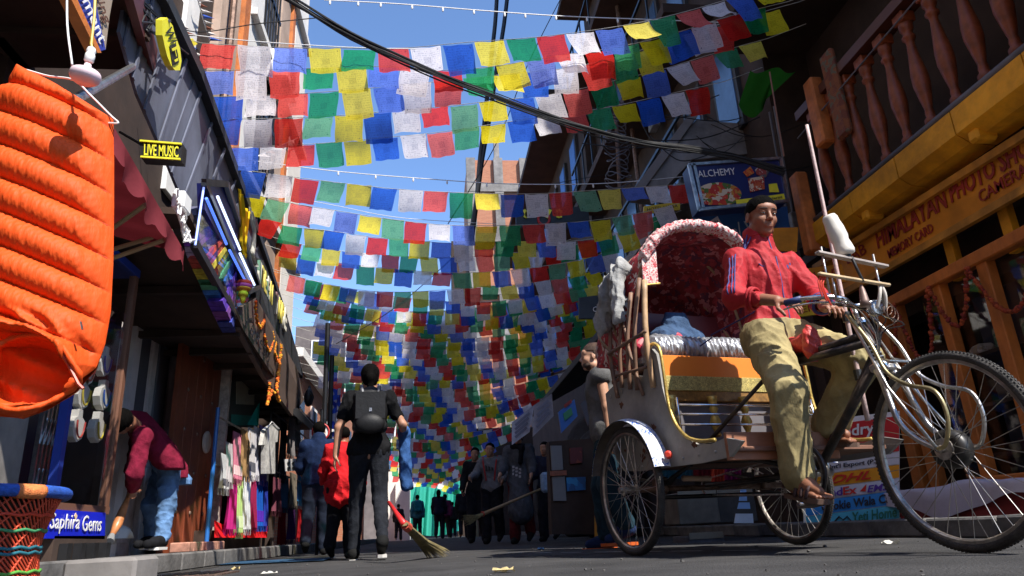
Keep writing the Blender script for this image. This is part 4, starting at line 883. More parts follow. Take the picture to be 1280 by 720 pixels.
# ================================================================== PRAYER FLAGS
FC = {'R': (.72, .03, .022), 'W': (.84, .81, .84), 'B': (.025, .13, .68), 'Y': (.84, .70, .02), 'G': (.015, .30, .12)}
INK = {'R': (.2, .01, .01), 'W': (.12, .12, .2), 'B': (.005, .02, .15), 'Y': (.25, .18, .01), 'G': (.003, .07, .03)}
FN = {'R': 'red', 'W': 'white', 'B': 'blue', 'Y': 'yellow', 'G': 'green'}
FM = {k: cloth('flag_'+FN[k], FC[k], .36, True, ink=INK[k], scale=1., sheer=.22) for k in FC}
def flagmesh(c, seed, nu=8, nv=7):
    r = random.Random(seed); a = [r.uniform(-1, 1) for _ in range(12)]; curl = r.uniform(.05, .4) if r.random() < .5 else 0; sk = r.uniform(-.12, .12); sw = r.uniform(-.3, .3)
    def f(u, v):
        y = .035*math.sin(u*5+a[0]*3)*v+.02*math.sin(u*13+v*4+a[1]*3)*(v*.7+.3)+.025*a[2]*math.sin(v*5+a[3])+sw*v*v
        d = v; x = u+sk*v+.02*a[4]*math.sin(v*6)-(u-.5)*.10*abs(a[7])*v
        z = -d*(1-.05*abs(a[5])*math.sin(u*3))+.012*math.sin(u*9+a[6]*4)
        if curl and u > .6: y += curl*((u-.6)/.4)**2*v; z += curl*.5*((u-.6)/.4)**2*v
        z -= .02*math.sin(math.pi*u)
        return (x, y, z)
    mb = MB(); mb.grid(f, nu, nv); mb_uv = mb
    me = bpy.data.meshes.new('flag'); me.from_pydata(mb.v, [], mb.f); ul = me.uv_layers.new(name='UVMap')
    for pi, p in enumerate(me.polygons):
        for k, li in enumerate(p.loop_indices): ul.data[li].uv = mb.uv[pi][k]
    me.polygons.foreach_set('use_smooth', [True]*len(me.polygons)); me.materials.append(FM[c]); return me
FL = {c: [flagmesh(c, hash_) for hash_ in range(i*20, i*20+14)] for i, c in enumerate('RWBYG')}
FLs = {c: [flagmesh(c, hash_+7, 4, 3) for hash_ in range(i*20, i*20+5)] for i, c in enumerate('RWBYG')}
cordm = mat('flag_cord', (.5, .48, .42), .7)
def spline(P, n):
    P = [V(*p) for p in P]; m = len(P); out = []
    for i in range(n):
        t = i/(n-1)*(m-1); k = min(int(t), m-2); f = t-k
        p0, p1, p2, p3 = P[max(k-1, 0)], P[k], P[k+1], P[min(k+2, m-1)]
        out.append(.5*((2*p1)+(p2-p0)*f+(2*p0-5*p1+4*p2-p3)*f*f+(3*p1-p0-3*p2+p3)*f**3))
    return out
def flagstring(px, Y0, Y1, first, lab, fw=.27, seq='BWRGY', group=None, skew=0, lo=False, extend=True, gap=.012, far=False):
    m = len(px); P = [aY(x, y, Y0+(Y1-Y0)*i/(m-1)) for i, (x, y) in enumerate(px)]
    S = spline(P, 90); cum = [0]
    for i in range(89): cum.append(cum[-1]+np.linalg.norm(S[i+1]-S[i]))
    t = thing('prayer_flag_string', lab, 'prayer flags', S[0], group=group or 'strings of prayer flags across the street'); W = wm(t)
    tail0 = S[0]+(S[0]-S[1])*4+V(-.3, 0, .12); tail1 = S[-1]+(S[-1]-S[-2])*4+V(.3, 0, .15)
    MB().tube([tail0]+S[::3]+[S[-1], tail1], .0035, 4, cap=False).build('cord', cordm, t)
    i = seq.index(first); rr = random.Random(int(px[0][1]*131+px[0][0]*7)); d = rr.uniform(0, fw) if lo or far else 0.; stuff = None
    if far: stuff = {c: MB() for c in 'RWBYG'}
    while d+fw < cum[-1]:
        c = seq[i % 5]; i += 1
        if (lo or far) and rr.random() < .05: c = rr.choice('RWBYG')
        k = min(max(j for j in range(90) if cum[j] <= d), 88)
        def at(q):
            k = min(max(j for j in range(90) if cum[j] <= q), 88); f = (q-cum[k])/(cum[k+1]-cum[k]+1e-9); return S[k]+(S[k+1]-S[k])*f
        a_, b_ = at(d), at(min(d+fw*.97, cum[-1])); X = nrm(b_-a_); wdt = np.linalg.norm(b_-a_)
        ang = rr.gauss(0, .13); Zv = nrm(V(0, math.sin(ang+.05), math.cos(ang))); Zv = nrm(Zv-X*np.dot(Zv, X)*(.75+rr.uniform(-.3, .25))); Yv = nrm(np.cross(Zv, X))
        h = fw*rr.uniform(.88, 1.08); dsc = V(*((a_+V(0, 0, rr.uniform(-.01, .004)))))
        Mx = Matrix(((X[0]*wdt, Yv[0]*wdt, Zv[0]*h, dsc[0]), (X[1]*wdt, Yv[1]*wdt, Zv[1]*h, dsc[1]), (X[2]*wdt, Yv[2]*wdt, Zv[2]*h, dsc[2]), (0, 0, 0, 1)))
        if far:
            me = FLs[c][0]; A_ = np.array(Mx)
            stuff[c].add([A_[:3, :3] @ V(*v.co)+A_[:3, 3] for v in me.vertices], [tuple(p.vertices) for p in me.polygons])
        else:
            me = rr.choice((FLs if lo else FL)[c]); o = bpy.data.objects.new('flag', me); COL.objects.link(o); o.parent = t; o.matrix_basis = W.inverted() @ Mx
        d += fw+gap*rr.uniform(.3, 1.6)
    if far:
        for c in stuff:
            if stuff[c].v:
                o = stuff[c].build('flags', FM[c], t, True); o['kind'] = 'stuff'
rows = [
 ([(253, 54), (340, 59), (423, 60), (505, 60), (582, 53), (665, 47), (732, 39), (800, 28), (862, 13), (925, -6), (990, -30)], 5.0, 5.2, 'R', 'topmost string of large flags, red flag first at left, high', 'RWBYG'),
 ([(253, 88), (330, 87), (404, 85), (478, 83), (555, 88), (625, 82), (695, 70), (765, 60), (835, 44), (905, 22), (985, 2)], 5.35, 5.3, 'B', 'second string of large flags, dipping just under the topmost one', 'BWRGY'),
 ([(267, 121), (341, 119), (418, 114), (495, 107), (567, 100), (640, 92), (716, 84), (790, 66), (860, 42), (935, 20), (1000, 2)], 5.7, 5.5, 'B', 'third string from the top, rising steeply to the right', 'BWRGY'),
 ([(267, 149), (343, 148), (416, 145), (486, 139), (556, 133), (625, 125), (697, 117), (775, 99), (830, 86), (895, 66), (960, 48)], 6.0, 5.8, 'B', 'fourth string from the top, crossing under the black cables', 'BWRGY'),
 ([(290, 184), (354, 182), (417, 178), (480, 172), (543, 166), (598, 158), (652, 150), (712, 142), (775, 131), (838, 117), (905, 102)], 6.5, 6.2, 'B', 'fifth string from the top, ending in the shade beside the balcony', 'BWRGY'),
 ([(302, 212), (365, 221), (428, 229), (491, 236), (554, 240), (617, 242), (675, 242), (740, 238), (800, 234), (868, 229)], 7.0, 7.0, 'B', 'sixth string, hanging almost level below the wide gap of sky', 'BWRGY'),
 ([(306, 240), (366, 254), (425, 264), (488, 274), (552, 281), (616, 282), (679, 280), (737, 276), (800, 266), (850, 254)], 7.5, 7.4, 'Y', 'seventh string, starting with a yellow flag by the scarves', 'YGRWB'),
 ([(330, 270), (355, 282), (408, 288), (463, 296), (511, 300), (562, 304), (616, 302), (665, 302), (708, 302), (760, 295), (812, 280)], 8.3, 8.2, 'R', 'eighth string, tucked close under the seventh', 'RGYBW'),
 ([(350, 312), (398, 323), (445, 331), (493, 336), (539, 340), (583, 341), (625, 339), (668, 334), (720, 326), (775, 310)], 9.2, 9.1, 'Y', 'ninth string, at the middle height of the roofline gap', 'YBWRG'),
 ([(362, 343), (409, 355), (454, 363), (501, 365), (546, 363), (590, 359), (635, 356), (685, 350), (730, 341), (765, 330)], 10.2, 10., 'R', 'tenth string, crossing in front of the last strip of blue sky', 'RGYBW'),
]
for i, (px, a_, b_, fst, lab, sq) in enumerate(rows): flagstring(px, a_, b_, fst, lab+' of the street', seq=sq, fw=.27 if i < 6 else .255)
# denser rows running on down the street
ys = [378, 390, 401, 412, 423, 433, 443, 453, 462, 471, 480, 489, 497, 506, 515, 524, 532, 540, 549, 557, 564, 571, 578, 584, 590, 596]
pos = ['eleventh', 'twelfth', 'thirteenth', 'fourteenth', 'fifteenth', 'sixteenth', 'seventeenth', 'eighteenth', 'nineteenth', 'twentieth', 'twenty-first', 'twenty-second', 'twenty-third', 'twenty-fourth', 'twenty-fifth', 'twenty-sixth', 'twenty-seventh', 'twenty-eighth', 'twenty-ninth', 'thirtieth', 'thirty-first', 'thirty-second', 'thirty-third', 'thirty-fourth', 'thirty-fifth', 'farthest']
for i, y in enumerate(ys):
    f = i/(len(ys)-1); Yd = 10.9+14.5*f**1.25 if i < 15 else 19+11*((i-14)/6.)
    Yd = np.interp(y, [378, 406, 436, 486, 531, 560, 597], [11., 12., 13., 15.2, 18.5, 22., 30.])
    xl = np.interp(y, [378, 420, 480, 540, 597], [370, 384, 396, 470, 492]); xr = np.interp(y, [378, 440, 500, 560, 597], [762, 744, 706, 640, 600])+R_.uniform(-14, 14)
    up_l = np.interp(y, [378, 480, 597], [30, 10, 2]); up_r = np.interp(y, [378, 480, 597], [36, 40, 14])*R_.uniform(.7, 1.2); mid = .5+R_.uniform(-.08, .08)
    px = []
    for k in range(8):
        u = k/7; x = xl+(xr-xl)*u; d = (u-mid)/(1-mid) if u > mid else (mid-u)/mid; px.append((x, y-(up_r if u > mid else up_l)*d**1.7))
    flagstring(px, Yd, Yd+R_.uniform(-.25, .25), R_.choice('BWRGY'), 'string of flags, %s counting down from the top' % pos[i] if pos[i] != 'farthest' else 'farthest and smallest string of flags, just over the turquoise sheet', fw=.25, lo=True, seq=R_.choice(('BWRGY', 'RGYBW')), far=(i > 18))
# a few strings crossing at a slant between the others
for i, (p, a_, b_, lab) in enumerate((
 ([(640, 318), (690, 312), (740, 300), (790, 282), (838, 262)], 9.6, 8.2, 'short slanting string of flags by the rickshaw hood, above its twin'),
 ([(590, 395), (650, 392), (700, 376), (742, 356), (772, 336)], 12.3, 11., 'short slanting string low beside the rickshaw hood'),
 ([(352, 300), (400, 310), (450, 316), (500, 320), (560, 322), (620, 318), (680, 312)], 9.0, 9.3, 'thin doubled string just above the ninth one'),
 ([(384, 372), (430, 384), (490, 390), (560, 388), (620, 380), (680, 370), (730, 352)], 11.6, 11.9, 'string hung close between the eleventh and twelfth ones'),
 ([(470, 508), (520, 515), (570, 514), (620, 506), (668, 488)], 17., 16., 'low slanting string above the dark shop awnings on the right'),
 ([(490, 548), (530, 553), (580, 548), (620, 538)], 20., 19., 'small low string above the heads of the far walkers'))):
    flagstring(p, a_, b_, 'BWRGY'[i % 5], lab, fw=.25, lo=True)
# festoon of sunlit little flags over the tarpaulin
for k in range(3):
    flagstring([(505, 597+k*4), (530, 594+k*4), (555, 599+k*4), (578, 608+k*4)], 33+k, 33+k, 'R', ['upper', 'middle', 'lower'][k]+' bright row of tiny flags fixed across the turquoise tarpaulin', fw=.25, far=True, seq='RWYBG', group='tiny flags over the tarpaulin')
# ================================================================== CABLES
kb = thing('cable_bundle', 'thick bundle of black cables sagging from top left to the right hand buildings', 'cables', aY(440, 40, 4.4))
for i in range(11):
    o1, o2 = R_.uniform(-4, 4), R_.uniform(-5, 5); px = [(345, -12), (380, 10), (440, 45), (500, 73), (560, 98), (620, 121), (680, 143), (740, 162), (800, 177), (860, 186), (920, 196), (980, 215)]
    sag = R_.uniform(-2, 9) if i > 6 else R_.uniform(-2, 2)
    P = [aY(x, y+o1*(1-k/11)+o2*k/11+sag*math.sin(math.pi*k/11), 4.3+k*.06)+V(0, R_.uniform(-.02, .02), 0) for k, (x, y) in enumerate(px)]
    MB().tube(spline(P, 40), R_.choice((.004, .006, .010)), 6, cap=False).build('cable', M['black'], kb)
for i, x in enumerate((0, 14)):
    P = [aY(q+x*(1-.2*k), y, 12.) for k, (q, y) in enumerate([(622, -20), (619, 30), (612, 90), (606, 150), (600, 200), (596, 250), (590, 300)])]
    tag(MB().tube(spline(P, 24), .045, 7).build('power_cable', M['black'], None), ('left hand thick black cable dropping past the brick tower', 'right hand thick black cable dropping past the brick tower')[i], 'cable')
def strand(px, Y, lab, r=.006, m=None, bulbs=0, cat='cord', name='cord'):
    P = spline([aY(x, y, Y) for x, y in px], 40); m = m or M['white']
    if not bulbs: return tag(MB().tube(P, r, 5, cap=False).build(name, m, None), lab, cat)
    t = thing(name, lab, cat, P[0]); MB().tube(P, r, 5, cap=False).build('wire', m, t); b0 = None
    for i in range(bulbs):
        p = P[int(39*(i+.5)/bulbs)]-V(0, 0, .03)
        if b0 is None: b0 = MB().ball((0, 0, 0), (.012, .012, .03), 6, 4).build('bulb', m, t, world=False); o = b0
        else: o = cp(b0, t)
        o.location = Vector(p-V(*P[0]))
strand([(405, 0), (500, 5), (600, 13), (700, 20), (800, 24), (900, 28)], 6., 'white fairy light wire across the top of the sky', bulbs=14, cat='light string', name='fairy_lights')
strand([(225, 42), (300, 50), (380, 56), (460, 60), (520, 61)], 4.9, 'white wire along the heads of the topmost flags', .004)
strand([(310, 200), (420, 214), (540, 224), (640, 230), (760, 229), (880, 218)], 8., 'white fairy light wire above the sixth flag string', bulbs=12, cat='light string', name='fairy_lights')
strand([(330, 240), (420, 257), (500, 272), (620, 280)], 8.2, 'white wire sloping behind the seventh flag string', .004)
strand([(210, 30), (250, 40), (320, 30), (400, 22)], 5.5, 'thin black wire looping over the zigzag pennants', .005, M['black'])
for i, (p, lab) in enumerate((([(700, 0), (660, 80), (620, 180), (560, 280)], 'thin dark wire crossing the sky beside the brick tower'), ([(760, 60), (800, 150), (850, 240)], 'thin dark wire falling in front of the dark balconies'), ([(590, 300), (500, 380), (420, 430)], 'thin slanting wire low over the tiled house'), ([(760, 150), (900, 240), (1000, 262)], 'slack black wire under the cable bundle'), ([(690, 230), (820, 205), (960, 170)], 'thin pale wire across the dark balconies'))): strand(p, 9.+i, lab, .007, M['black'])
tg = thing('signal_pennant', 'small green and yellow plastic tags on the left end of the wire', 'tag', aX(228, 52, -1.9))
for k, c in enumerate(((.02, .35, .12), (.75, .62, .03))): MB().prism([aX(x+k*9, y+k*2, -1.9) for x, y in ((222, 48), (232, 46), (238, 53), (229, 58), (223, 57))], (-.01, 0, 0)).build('tag_piece', mat('tag_%d' % k, c), tg)
# ================================================================== PEOPLE
SK = {'a': mat('skin_brown', (.25, .105, .058), .5, .12, 40, .15, bscale=300, spec=.45), 'b': mat('skin_tan', (.40, .2, .12), .5, .12, 40), 'c': mat('skin_fair', (.5, .27, .17), .5, .1, 40)}
HAIR = mat('black_hair', (.004, .0035, .003), .8, .4, 60, .5, bscale=260, spec=.05)
def headprims(s, c, fw, up, k=1., detail=True):
    fw = nrm(fw); lf = nrm(np.cross(up, fw)); up = np.cross(fw, lf); A = np.array([fw, lf, up]); P = lambda x, y, z: c+k*(fw*x+lf*y+up*z)
    s.ell(P(-.012, 0, .036), (.098*k, .076*k, .085*k), A, .01); s.ell(P(.022, 0, -.04), (.066*k, .056*k, .07*k), A, .03*k)
    s.ell(P(.064, 0, -.090), (.024*k, .026*k, .02*k), A, .025*k)
    for y in (-1, 1):
        s.ell(P(.052, y*.036, -.022), (.032*k, .026*k, .028*k), A, .02*k); s.ell(P(.0, y*.052, -.07), (.03*k, .016*k, .026*k), A, .02*k)
    if detail:
        s.ell(P(.058, 0, .045), (.038*k, .055*k, .03*k), A, .02*k)
        for y in (-1, 1):
            s.cap(P(.081, y*.014, .030), P(.068, y*.046, .029), .0085*k, .007*k, .01*k)
            s.ell(P(.098, y*.031, .012), (.016*k, .017*k, .011*k), A, .010*k, True)
            s.ell(P(.0745, y*.031, .0115), (.0135*k, .0155*k, .0125*k), A, .003*k)
            s.ell(P(.098, y*.011, -.026), (.011*k, .0085*k, .0075*k), A, .006*k)
            s.ell(P(-.008, y*.079, -.004), (.020*k, .007*k, .030*k), A, .006*k); s.ell(P(-.004, y*.087, .0), (.011*k, .006*k, .018*k), A, .004*k, True)
        s.cap(P(.084, 0, .026), P(.106, 0, -.016), .0075*k, .0115*k, .009*k); s.ell(P(.109, 0, -.021), (.011*k, .0115*k, .0095*k), A, .006*k)
        s.ell(P(.084, 0, -.055), (.014*k, .026*k, .02*k), A, .012*k)
        s.cap(P(.095, -.013, -.0485), P(.095, .013, -.0485), .0052*k, None, .005*k); s.cap(P(.092, -.012, -.0615), P(.092, .012, -.0615), .0068*k, None, .006*k)
        s.cap(P(.102, -.02, -.0552), P(.102, .02, -.0552), .0022*k, None, .003*k, True)
        for y in (-1, 1): s.ell(P(.108, y*.006, -.032), (.004*k, .003*k, .004*k), A, .003*k, True)
    return P, A
def hand(s, w, d, n, side, k=1., curl=.35, spread=.06, tgt=None):
    """wrist w, direction d along the hand, n = out of the palm, side = +1 thumb to the left of d seen from the back"""
    d = nrm(d); n = nrm(n-d*np.dot(n, d)); x = np.cross(d, n)*side
    Q = lambda a, b, c: w+k*(d*a+x*b+n*c)
    for b, e in ((-.026, .074), (-.009, .080), (.009, .079), (.026, .074)): s.cap(Q(.012, b*.65, 0), Q(e, b, -.002), .0125*k, .0105*k, .010)
    tips = []
    for i, (b, L_, r) in enumerate(((.027, .068, .0082), (.009, .078, .0085), (-.010, .073, .0082), (-.028, .056, .0072))):
        a0 = .078-(.006 if i == 3 else 0); p = Q(a0, b, 0); ang = curl*(1+.12*i); sp = (b/.027)*spread
        for j, f in enumerate((.45, .31, .24)):
            ang2 = ang*(.6+j*1.0); v = nrm(d*math.cos(ang2)+n*math.sin(ang2)+x*sp); q = p+v*L_*f*k; rr = r*k*(1-.1*j); s.cap(p, q, rr, rr*.93, .0045 if j else .007); p = q
        tips.append(p)
    p = Q(.02, .028, .006); v1 = nrm(d*.62+x*.75+n*.35); q = p+v1*.042*k; s.cap(p, q, .0125*k, .010*k, .012); v2 = nrm(d*.9+x*.25+n*.4); q2 = q+v2*.030*k; s.cap(q, q2, .0095*k, .0085*k, .005); s.cap(q2, q2+nrm(v2+n*.3)*.020*k, .0085*k, .0072*k, .004); tips.append(q2)
    return tips
def humanoid(name, label, J, fw, sk='a', vox=.008, k=1., clothes=(), hair='short', hands=True, cat='person', seed=1, shoes=None, detail=True, group=None, handspec=None, hairmat=None, rad_=1.):
    """J: joint positions. one continuous body, clothes and hair as its children"""
    J = {q: V(*p) for q, p in J.items()}; fw = nrm(fw); base = (J['ra']+J['la'])/2; base[2] = min(J['ra'][2], J['la'][2])-.08
    t = thing(name, label, cat, base, group=group); s = SDF(); neck, ch, pe, hd = J['neck'], J['chest'], J['pelvis'], J['head']
    upv = nrm(neck-pe); sh = nrm(J['ls']-J['rs']); dp = nrm(np.cross(sh, upv)); A = np.array([dp, sh, upv]); hs = nrm(J['lh']-J['rh'])
    r = rad_
    def torso(s, e=0, kk=.04):
        s.ell(ch-upv*.02, (.105*k*r+e, .150*k*r+e, .19*k+e), A, kk); s.cap(J['rs'], J['ls'], .052*k+e, None, kk); s.ell((ch+pe)/2-upv*.03, (.095*k*r+e, .130*k*r+e, .17*k+e), A, kk); s.cap(ch+upv*.06*k, neck, .075*k+e*.6, .055*k+e*.6, kk)
    def hips(s, e=0, kk=.04): s.cap(pe-hs*.07*k, pe+hs*.07*k, .108*k*r+e, None, kk); s.ell(pe+upv*.06, (.10*k*r+e, .135*k*r+e, .12*k+e), A, kk)
    def limb(s, names, e=0, kk=.02, fr=1.):
        R0 = {'s': .050, 'e': .038, 'w': .027, 'h': .088, 'k': .056, 'a': .036}
        for a_, b_ in names:
            pa, pb = J[a_], J[b_]; pb2 = pa+(pb-pa)*fr if (a_, b_) == names[-1] else pb; s.cap(pa, pb2, R0[a_[1]]*k+e, (R0[b_[1]]*fr+R0[a_[1]]*(1-fr))*k+e, kk)
    torso(s); hips(s)
    for q in 'rl': limb(s, [(q+'s', q+'e'), (q+'e', q+'w')]); limb(s, [(q+'h', q+'k'), (q+'k', q+'a')], kk=.03); s.cap(J[q+'k']*.85+J[q+'a']*.15, J[q+'k']*.5+J[q+'a']*.5, .05*k, .042*k, .03)
    up2 = nrm(hd-neck+V(0, 0, .12)); P, A2 = headprims(s, hd, fw, up2, k, detail); s.cap(P(-.02, 0, -.06), neck-upv*.02, .05*k, .056*k, .025)
    for q in 'rl':
        toe = J[q+'t']; an = J[q+'a']; fd = nrm(toe-an+V(0, 0, -1e-3)); hl = an+V(0, 0, -.03*k)-nrm(V(fd[0], fd[1], 0)+1e-6)*.02
        s.cap(hl, an+(toe-an)*.55, .036*k, .034*k, .03); s.cap(an+(toe-an)*.5, toe, .034*k, .022*k, .02)
    if hands:
        for q in 'rl':
            hsq = (handspec or {}).get(q, {}); d = nrm(J[q+'w']-J[q+'e']) if 'd' not in hsq else nrm(hsq['d']); n = hsq.get('n', -sh*(1 if q == 'l' else -1)*.8+dp*.1)
            hand(s, J[q+'w'], d, V(*n), (1 if q == 'l' else -1)*(hsq.get('side', 1)), k, hsq.get('curl', .35))
    body = s.mesh('body', vox, SK[sk], t)
    out = {'t': t, 'P': P, 'A': A2, 's': s, 'J': J}
    for cl in clothes:
        nm, parts, e, m = cl[:4]; o = cl[4] if len(cl) > 4 else {}; c = SDF(); kk = o.get('k', .035)
        if 'torso' in parts: torso(c, e, kk)
        if 'hips' in parts: hips(c, e, kk)
        for q in 'rl':
            if 'uarm' in parts: limb(c, [(q+'s', q+'e')], e, kk, o.get('fr', 1))
            if 'sleeve' in parts: limb(c, [(q+'s', q+'e'), (q+'e', q+'w')], e, kk, o.get('fr', .93))
            if 'thigh' in parts: c.cap(J[q+'h'], J[q+'k'], .092*k+e, .062*k+e, kk)
            if 'calf' in parts: c.cap(J[q+'k'], J[q+'k']+(J[q+'a']-J[q+'k'])*o.get('cf', .96), .062*k+e, o.get('hem', .058)*k+e, kk)
            if 'hood' in parts: pass
        if 'collar' in parts: c.cap(neck-upv*.03, neck+upv*.045*k, .068*k+e, .060*k+e, .02)
        if 'skirt' in parts: c.cap(pe+upv*.02, (J['rk']+J['lk'])/2+V(0, 0, o.get('drop', 0)), .13*k+e, o.get('wr', .2)*k, .05)
        c.fold = folds(o.get('f', .012), o.get('fr2', 20), seed)
        if 'low' in o: z0 = o['low']; c.clip.append(lambda P_, z0=z0: z0-P_[:, 2]+.008*np.sin(P_[:, 0]*25+P_[:, 1]*19))
        if 'cut' in o: c.clip.append(lambda P_, cv=o['cut']: cv-((P_-pe) @ upv))
        if 'high' in o: z1 = o['high']; c.clip.append(lambda P_, z1=z1: P_[:, 2]-z1)
        if o.get('neckhole', True) and ('torso' in parts) and 'collar' not in parts: c.clip.append(lambda P_: (.0-(np.linalg.norm((P_-(neck+upv*.06)-dp*.03), axis=-1)-.085*k)))
        if o.get('wrapup'): pass
        ob = c.mesh(nm, vox*o.get('v', 1), m, t); out[nm] = c
    hm = hairmat or HAIR
    if hair:
        h = SDF(); kx = k
        if hair == 'buzz':
            h.ell(P(-.012, 0, .042), (.103*k, .0815*k, .091*k), A2, .01); h.clip.append(lambda Q: -((Q-P(0, 0, .0)) @ A2[2])+k*(.016+.40*np.maximum(0, (Q-P(0, 0, 0)) @ A2[0])+.0*Q[:, 0]-.9*np.maximum(0, -((Q-P(0, 0, 0)) @ A2[0]))*.9))
        else:
            h.ell(P(-.018, 0, .046), (.104*k, .085*k, .092*k), A2, .01)
            if hair in ('long', 'pony', 'bun'): h.ell(P(-.045, 0, -.005), (.07*k, .074*k, .088*k), A2, .03)
            if hair == 'long': h.cap(P(-.07, 0, -.02), P(-.09, 0, -.2), .07*k, .05*k, .03)
            if hair == 'pony': h.cap(P(-.10, 0, .03), P(-.13, 0, -.02), .035*k, .035*k, .02); h.cap(P(-.12, 0, -.02), P(-.11, 0, -.2), .04*k, .02*k, .02)
            if hair == 'bun': h.ell(P(-.115, 0, .045), .038*k, None, .01)
            fz = .055 if hair != 'short' else .048
            h.clip.append(lambda Q: np.minimum(((Q-P(0, 0, 0)) @ A2[0])-.035*k, -((Q-P(0, 0, 0)) @ A2[2])+fz*k) if hair not in ('short',) else np.minimum(((Q-P(0, 0, 0)) @ A2[0])+.005*k, -((Q-P(0, 0, 0)) @ A2[2])+fz*k)); 
            if hair == 'short': h.clip.append(lambda Q: -((Q-P(0, 0, 0)) @ A2[2])-.055*k)
        h.fold = folds(.004, 90, 3); h.mesh('hair', max(.003, vox*.7), hm, t)
    if shoes:
        for q in 'rl':
            c = SDF(); toe, an = J[q+'t'], J[q+'a']; fd = nrm(V(toe[0]-an[0], toe[1]-an[1], 0)+1e-6); hl = an-fd*.03-V(0, 0, .035*k)
            c.cap(hl, toe+V(0, 0, .004), .046*k, .038*k, .02); c.cap(an-V(0, 0, .02), an+(toe-an)*.5, .05*k, .042*k, .03); zf = min(toe[2]-.035*k, hl[2]-.04*k)
            c.mesh('shoe', vox, shoes[0], t)
            if len(shoes) > 1: MB().prism([p+V(0, 0, 0) for p in [np.array([*(hl+a_*fd*1+b_*np.array([-fd[1], fd[0], 0]))[:2], min(hl[2], toe[2])-.047*k]) for a_, b_ in ((-.045, 0), (-.03, .035), (.08, .038), (.19, .042), (.235, .02), (.235, -.02), (.19, -.042), (.08, -.038), (-.03, -.035))]], (0, 0, .022)).build('sole', shoes[1], t)
    return out
def standing(x, y, face, h=1.65, z=0, stride=0, arms=((.15, 0), (.15, 0)), lean=0, hipw=.085, splay=.03):
    """face = heading angle (0 looks along +Y, clockwise). arms: (forward swing, out) in radians for right, left"""
    k = h/1.7; f = V(math.sin(face), math.cos(face), 0); l = V(-f[1], f[0], 0)*1.; o = V(x, y, z); U = V(0, 0, 1)
    pe = o+U*.93*k; ub = nrm(U+f*lean); J = dict(pelvis=pe, chest=pe+ub*.35*k, neck=pe+ub*.52*k, head=pe+ub*.655*k+f*.03)
    for q, sg_, i in (('r', -1, 0), ('l', 1, 1)):
        st = stride*(1 if q == 'r' else -1); hp = pe+l*sg_*hipw*k-U*.03*k; ft = o+l*sg_*(hipw+splay)*k+f*st*k*.5+U*.085*k; kn = (hp+ft)/2+f*(.035+abs(st)*.12)*k
        if st < -.05: ft = ft+U*.09*k; kn = kn+f*.03
        J[q+'h'] = hp; J[q+'k'] = kn; J[q+'a'] = ft; J[q+'t'] = ft+f*.15*k-U*(.055*k+(.05 if st < -.05 else 0)); s0 = pe+ub*.46*k+l*sg_*.165*k; J[q+'s'] = s0
        sw, out = arms[i][0], arms[i][1]; bend = arms[i][2] if len(arms[i]) > 2 else .25; d = nrm(-U*math.cos(sw)+f*math.sin(sw)+l*sg_*(out+.12)); el = s0+d*.28*k; d2 = nrm(-U*math.cos(sw+bend)+f*math.sin(sw+bend)+l*sg_*(out*.3)); J[q+'e'] = el; J[q+'w'] = el+d2*.25*k
    return J, f, k
def legs(J, q, kn, an, toe): J[q+'k'], J[q+'a'], J[q+'t'] = V(*kn), V(*an), V(*toe)
C_ = lambda n, c, **k: mat(n, c, .9, k.pop('var', .2), k.pop('scale', 25), k.pop('bump', .4), spec=.15, **k)
# ---------------- woman with the black backpack
J, f, k = standing(-.52, 6.15, rad(-6), 1.6, 0, -.46, ((.0, .42, 1.3), (-.05, .28, .12)), .03)
wp = humanoid('person', 'woman walking away in black with a black leather backpack and a ponytail', J, f, 'b', .009, k, [
    ('trousers', ('hips', 'thigh', 'calf'), .004, C_('charcoal_trousers', (.018, .02, .026)), {'f': .012, 'fr2': 30, 'hem': .046, 'high': 1.0, 'k': .03}),
    ('t_shirt', ('torso', 'hips', 'uarm'), .014, C_('black_cotton', (.008, .008, .009)), {'fr': .62, 'low': .82, 'f': .022, 'fr2': 26})], hair='pony', shoes=(C_('black_shoe', (.012, .012, .012)), mat('shoe_sole', (.5, .48, .45))), seed=3)
wp['t']
MB().lathe(wp['P'](-.118, 0, .0), [(.03, -.012), (.034, 0), (.03, .012)], -wp['A'][0], 12).build('hair_tie', mat('hair_tie_red', (.5, .02, .03)), wp['t'])
bp = thing('backpack', 'small black leather backpack with two grey straps on the walking woman', 'backpack', J['chest']-f*.2)
ch = J['chest']; rt = V(f[1], -f[0], 0); U = V(0, 0, 1)
b = SDF(); c0 = ch-f*.185-U*.02
for sx in (-.1, .1):
    for sz in (-.15, .1): b.cap(c0+rt*sx+U*sz-f*.03, c0+rt*sx+U*sz+f*.03, .045, None, .05)
b.ell(c0, (.08, .14, .19), np.array([f, -rt, U]), .04); b.fold = folds(.006, 20, 5); leather = mat('black_leather', (.010, .010, .011), .5, .3, 14, .15, spec=.25); b.mesh('bag', .008, leather, bp)
b = SDF(); b.ell(c0-f*.07-U*.13, (.05, .12, .085), np.array([f, -rt, U]), .03); b.mesh('front_pocket', .008, leather, bp)
MB().box(c0-f*.085+U*.02, (.24, .012, .22), (rt, f, U), .005).build('flap', leather, bp); MB().box(c0-f*.095-U*.02, (.022, .006, .028), (rt, f, U)).build('badge', M['steel'], bp)
for sx in (-1, 1): MB().tube(spline([c0+rt*sx*.06+U*.10-f*.05, c0+rt*sx*.075+U*.19-f*.01, J['ls' if sx < 0 else 'rs']*.5+J['neck']*.5+U*.035-f*.05, J['ls' if sx < 0 else 'rs']*.5+J['neck']*.5+U*.05+f*.02], 12), .016, 8).build('strap', mat('strap_grey', (.12, .12, .13), .5), bp)
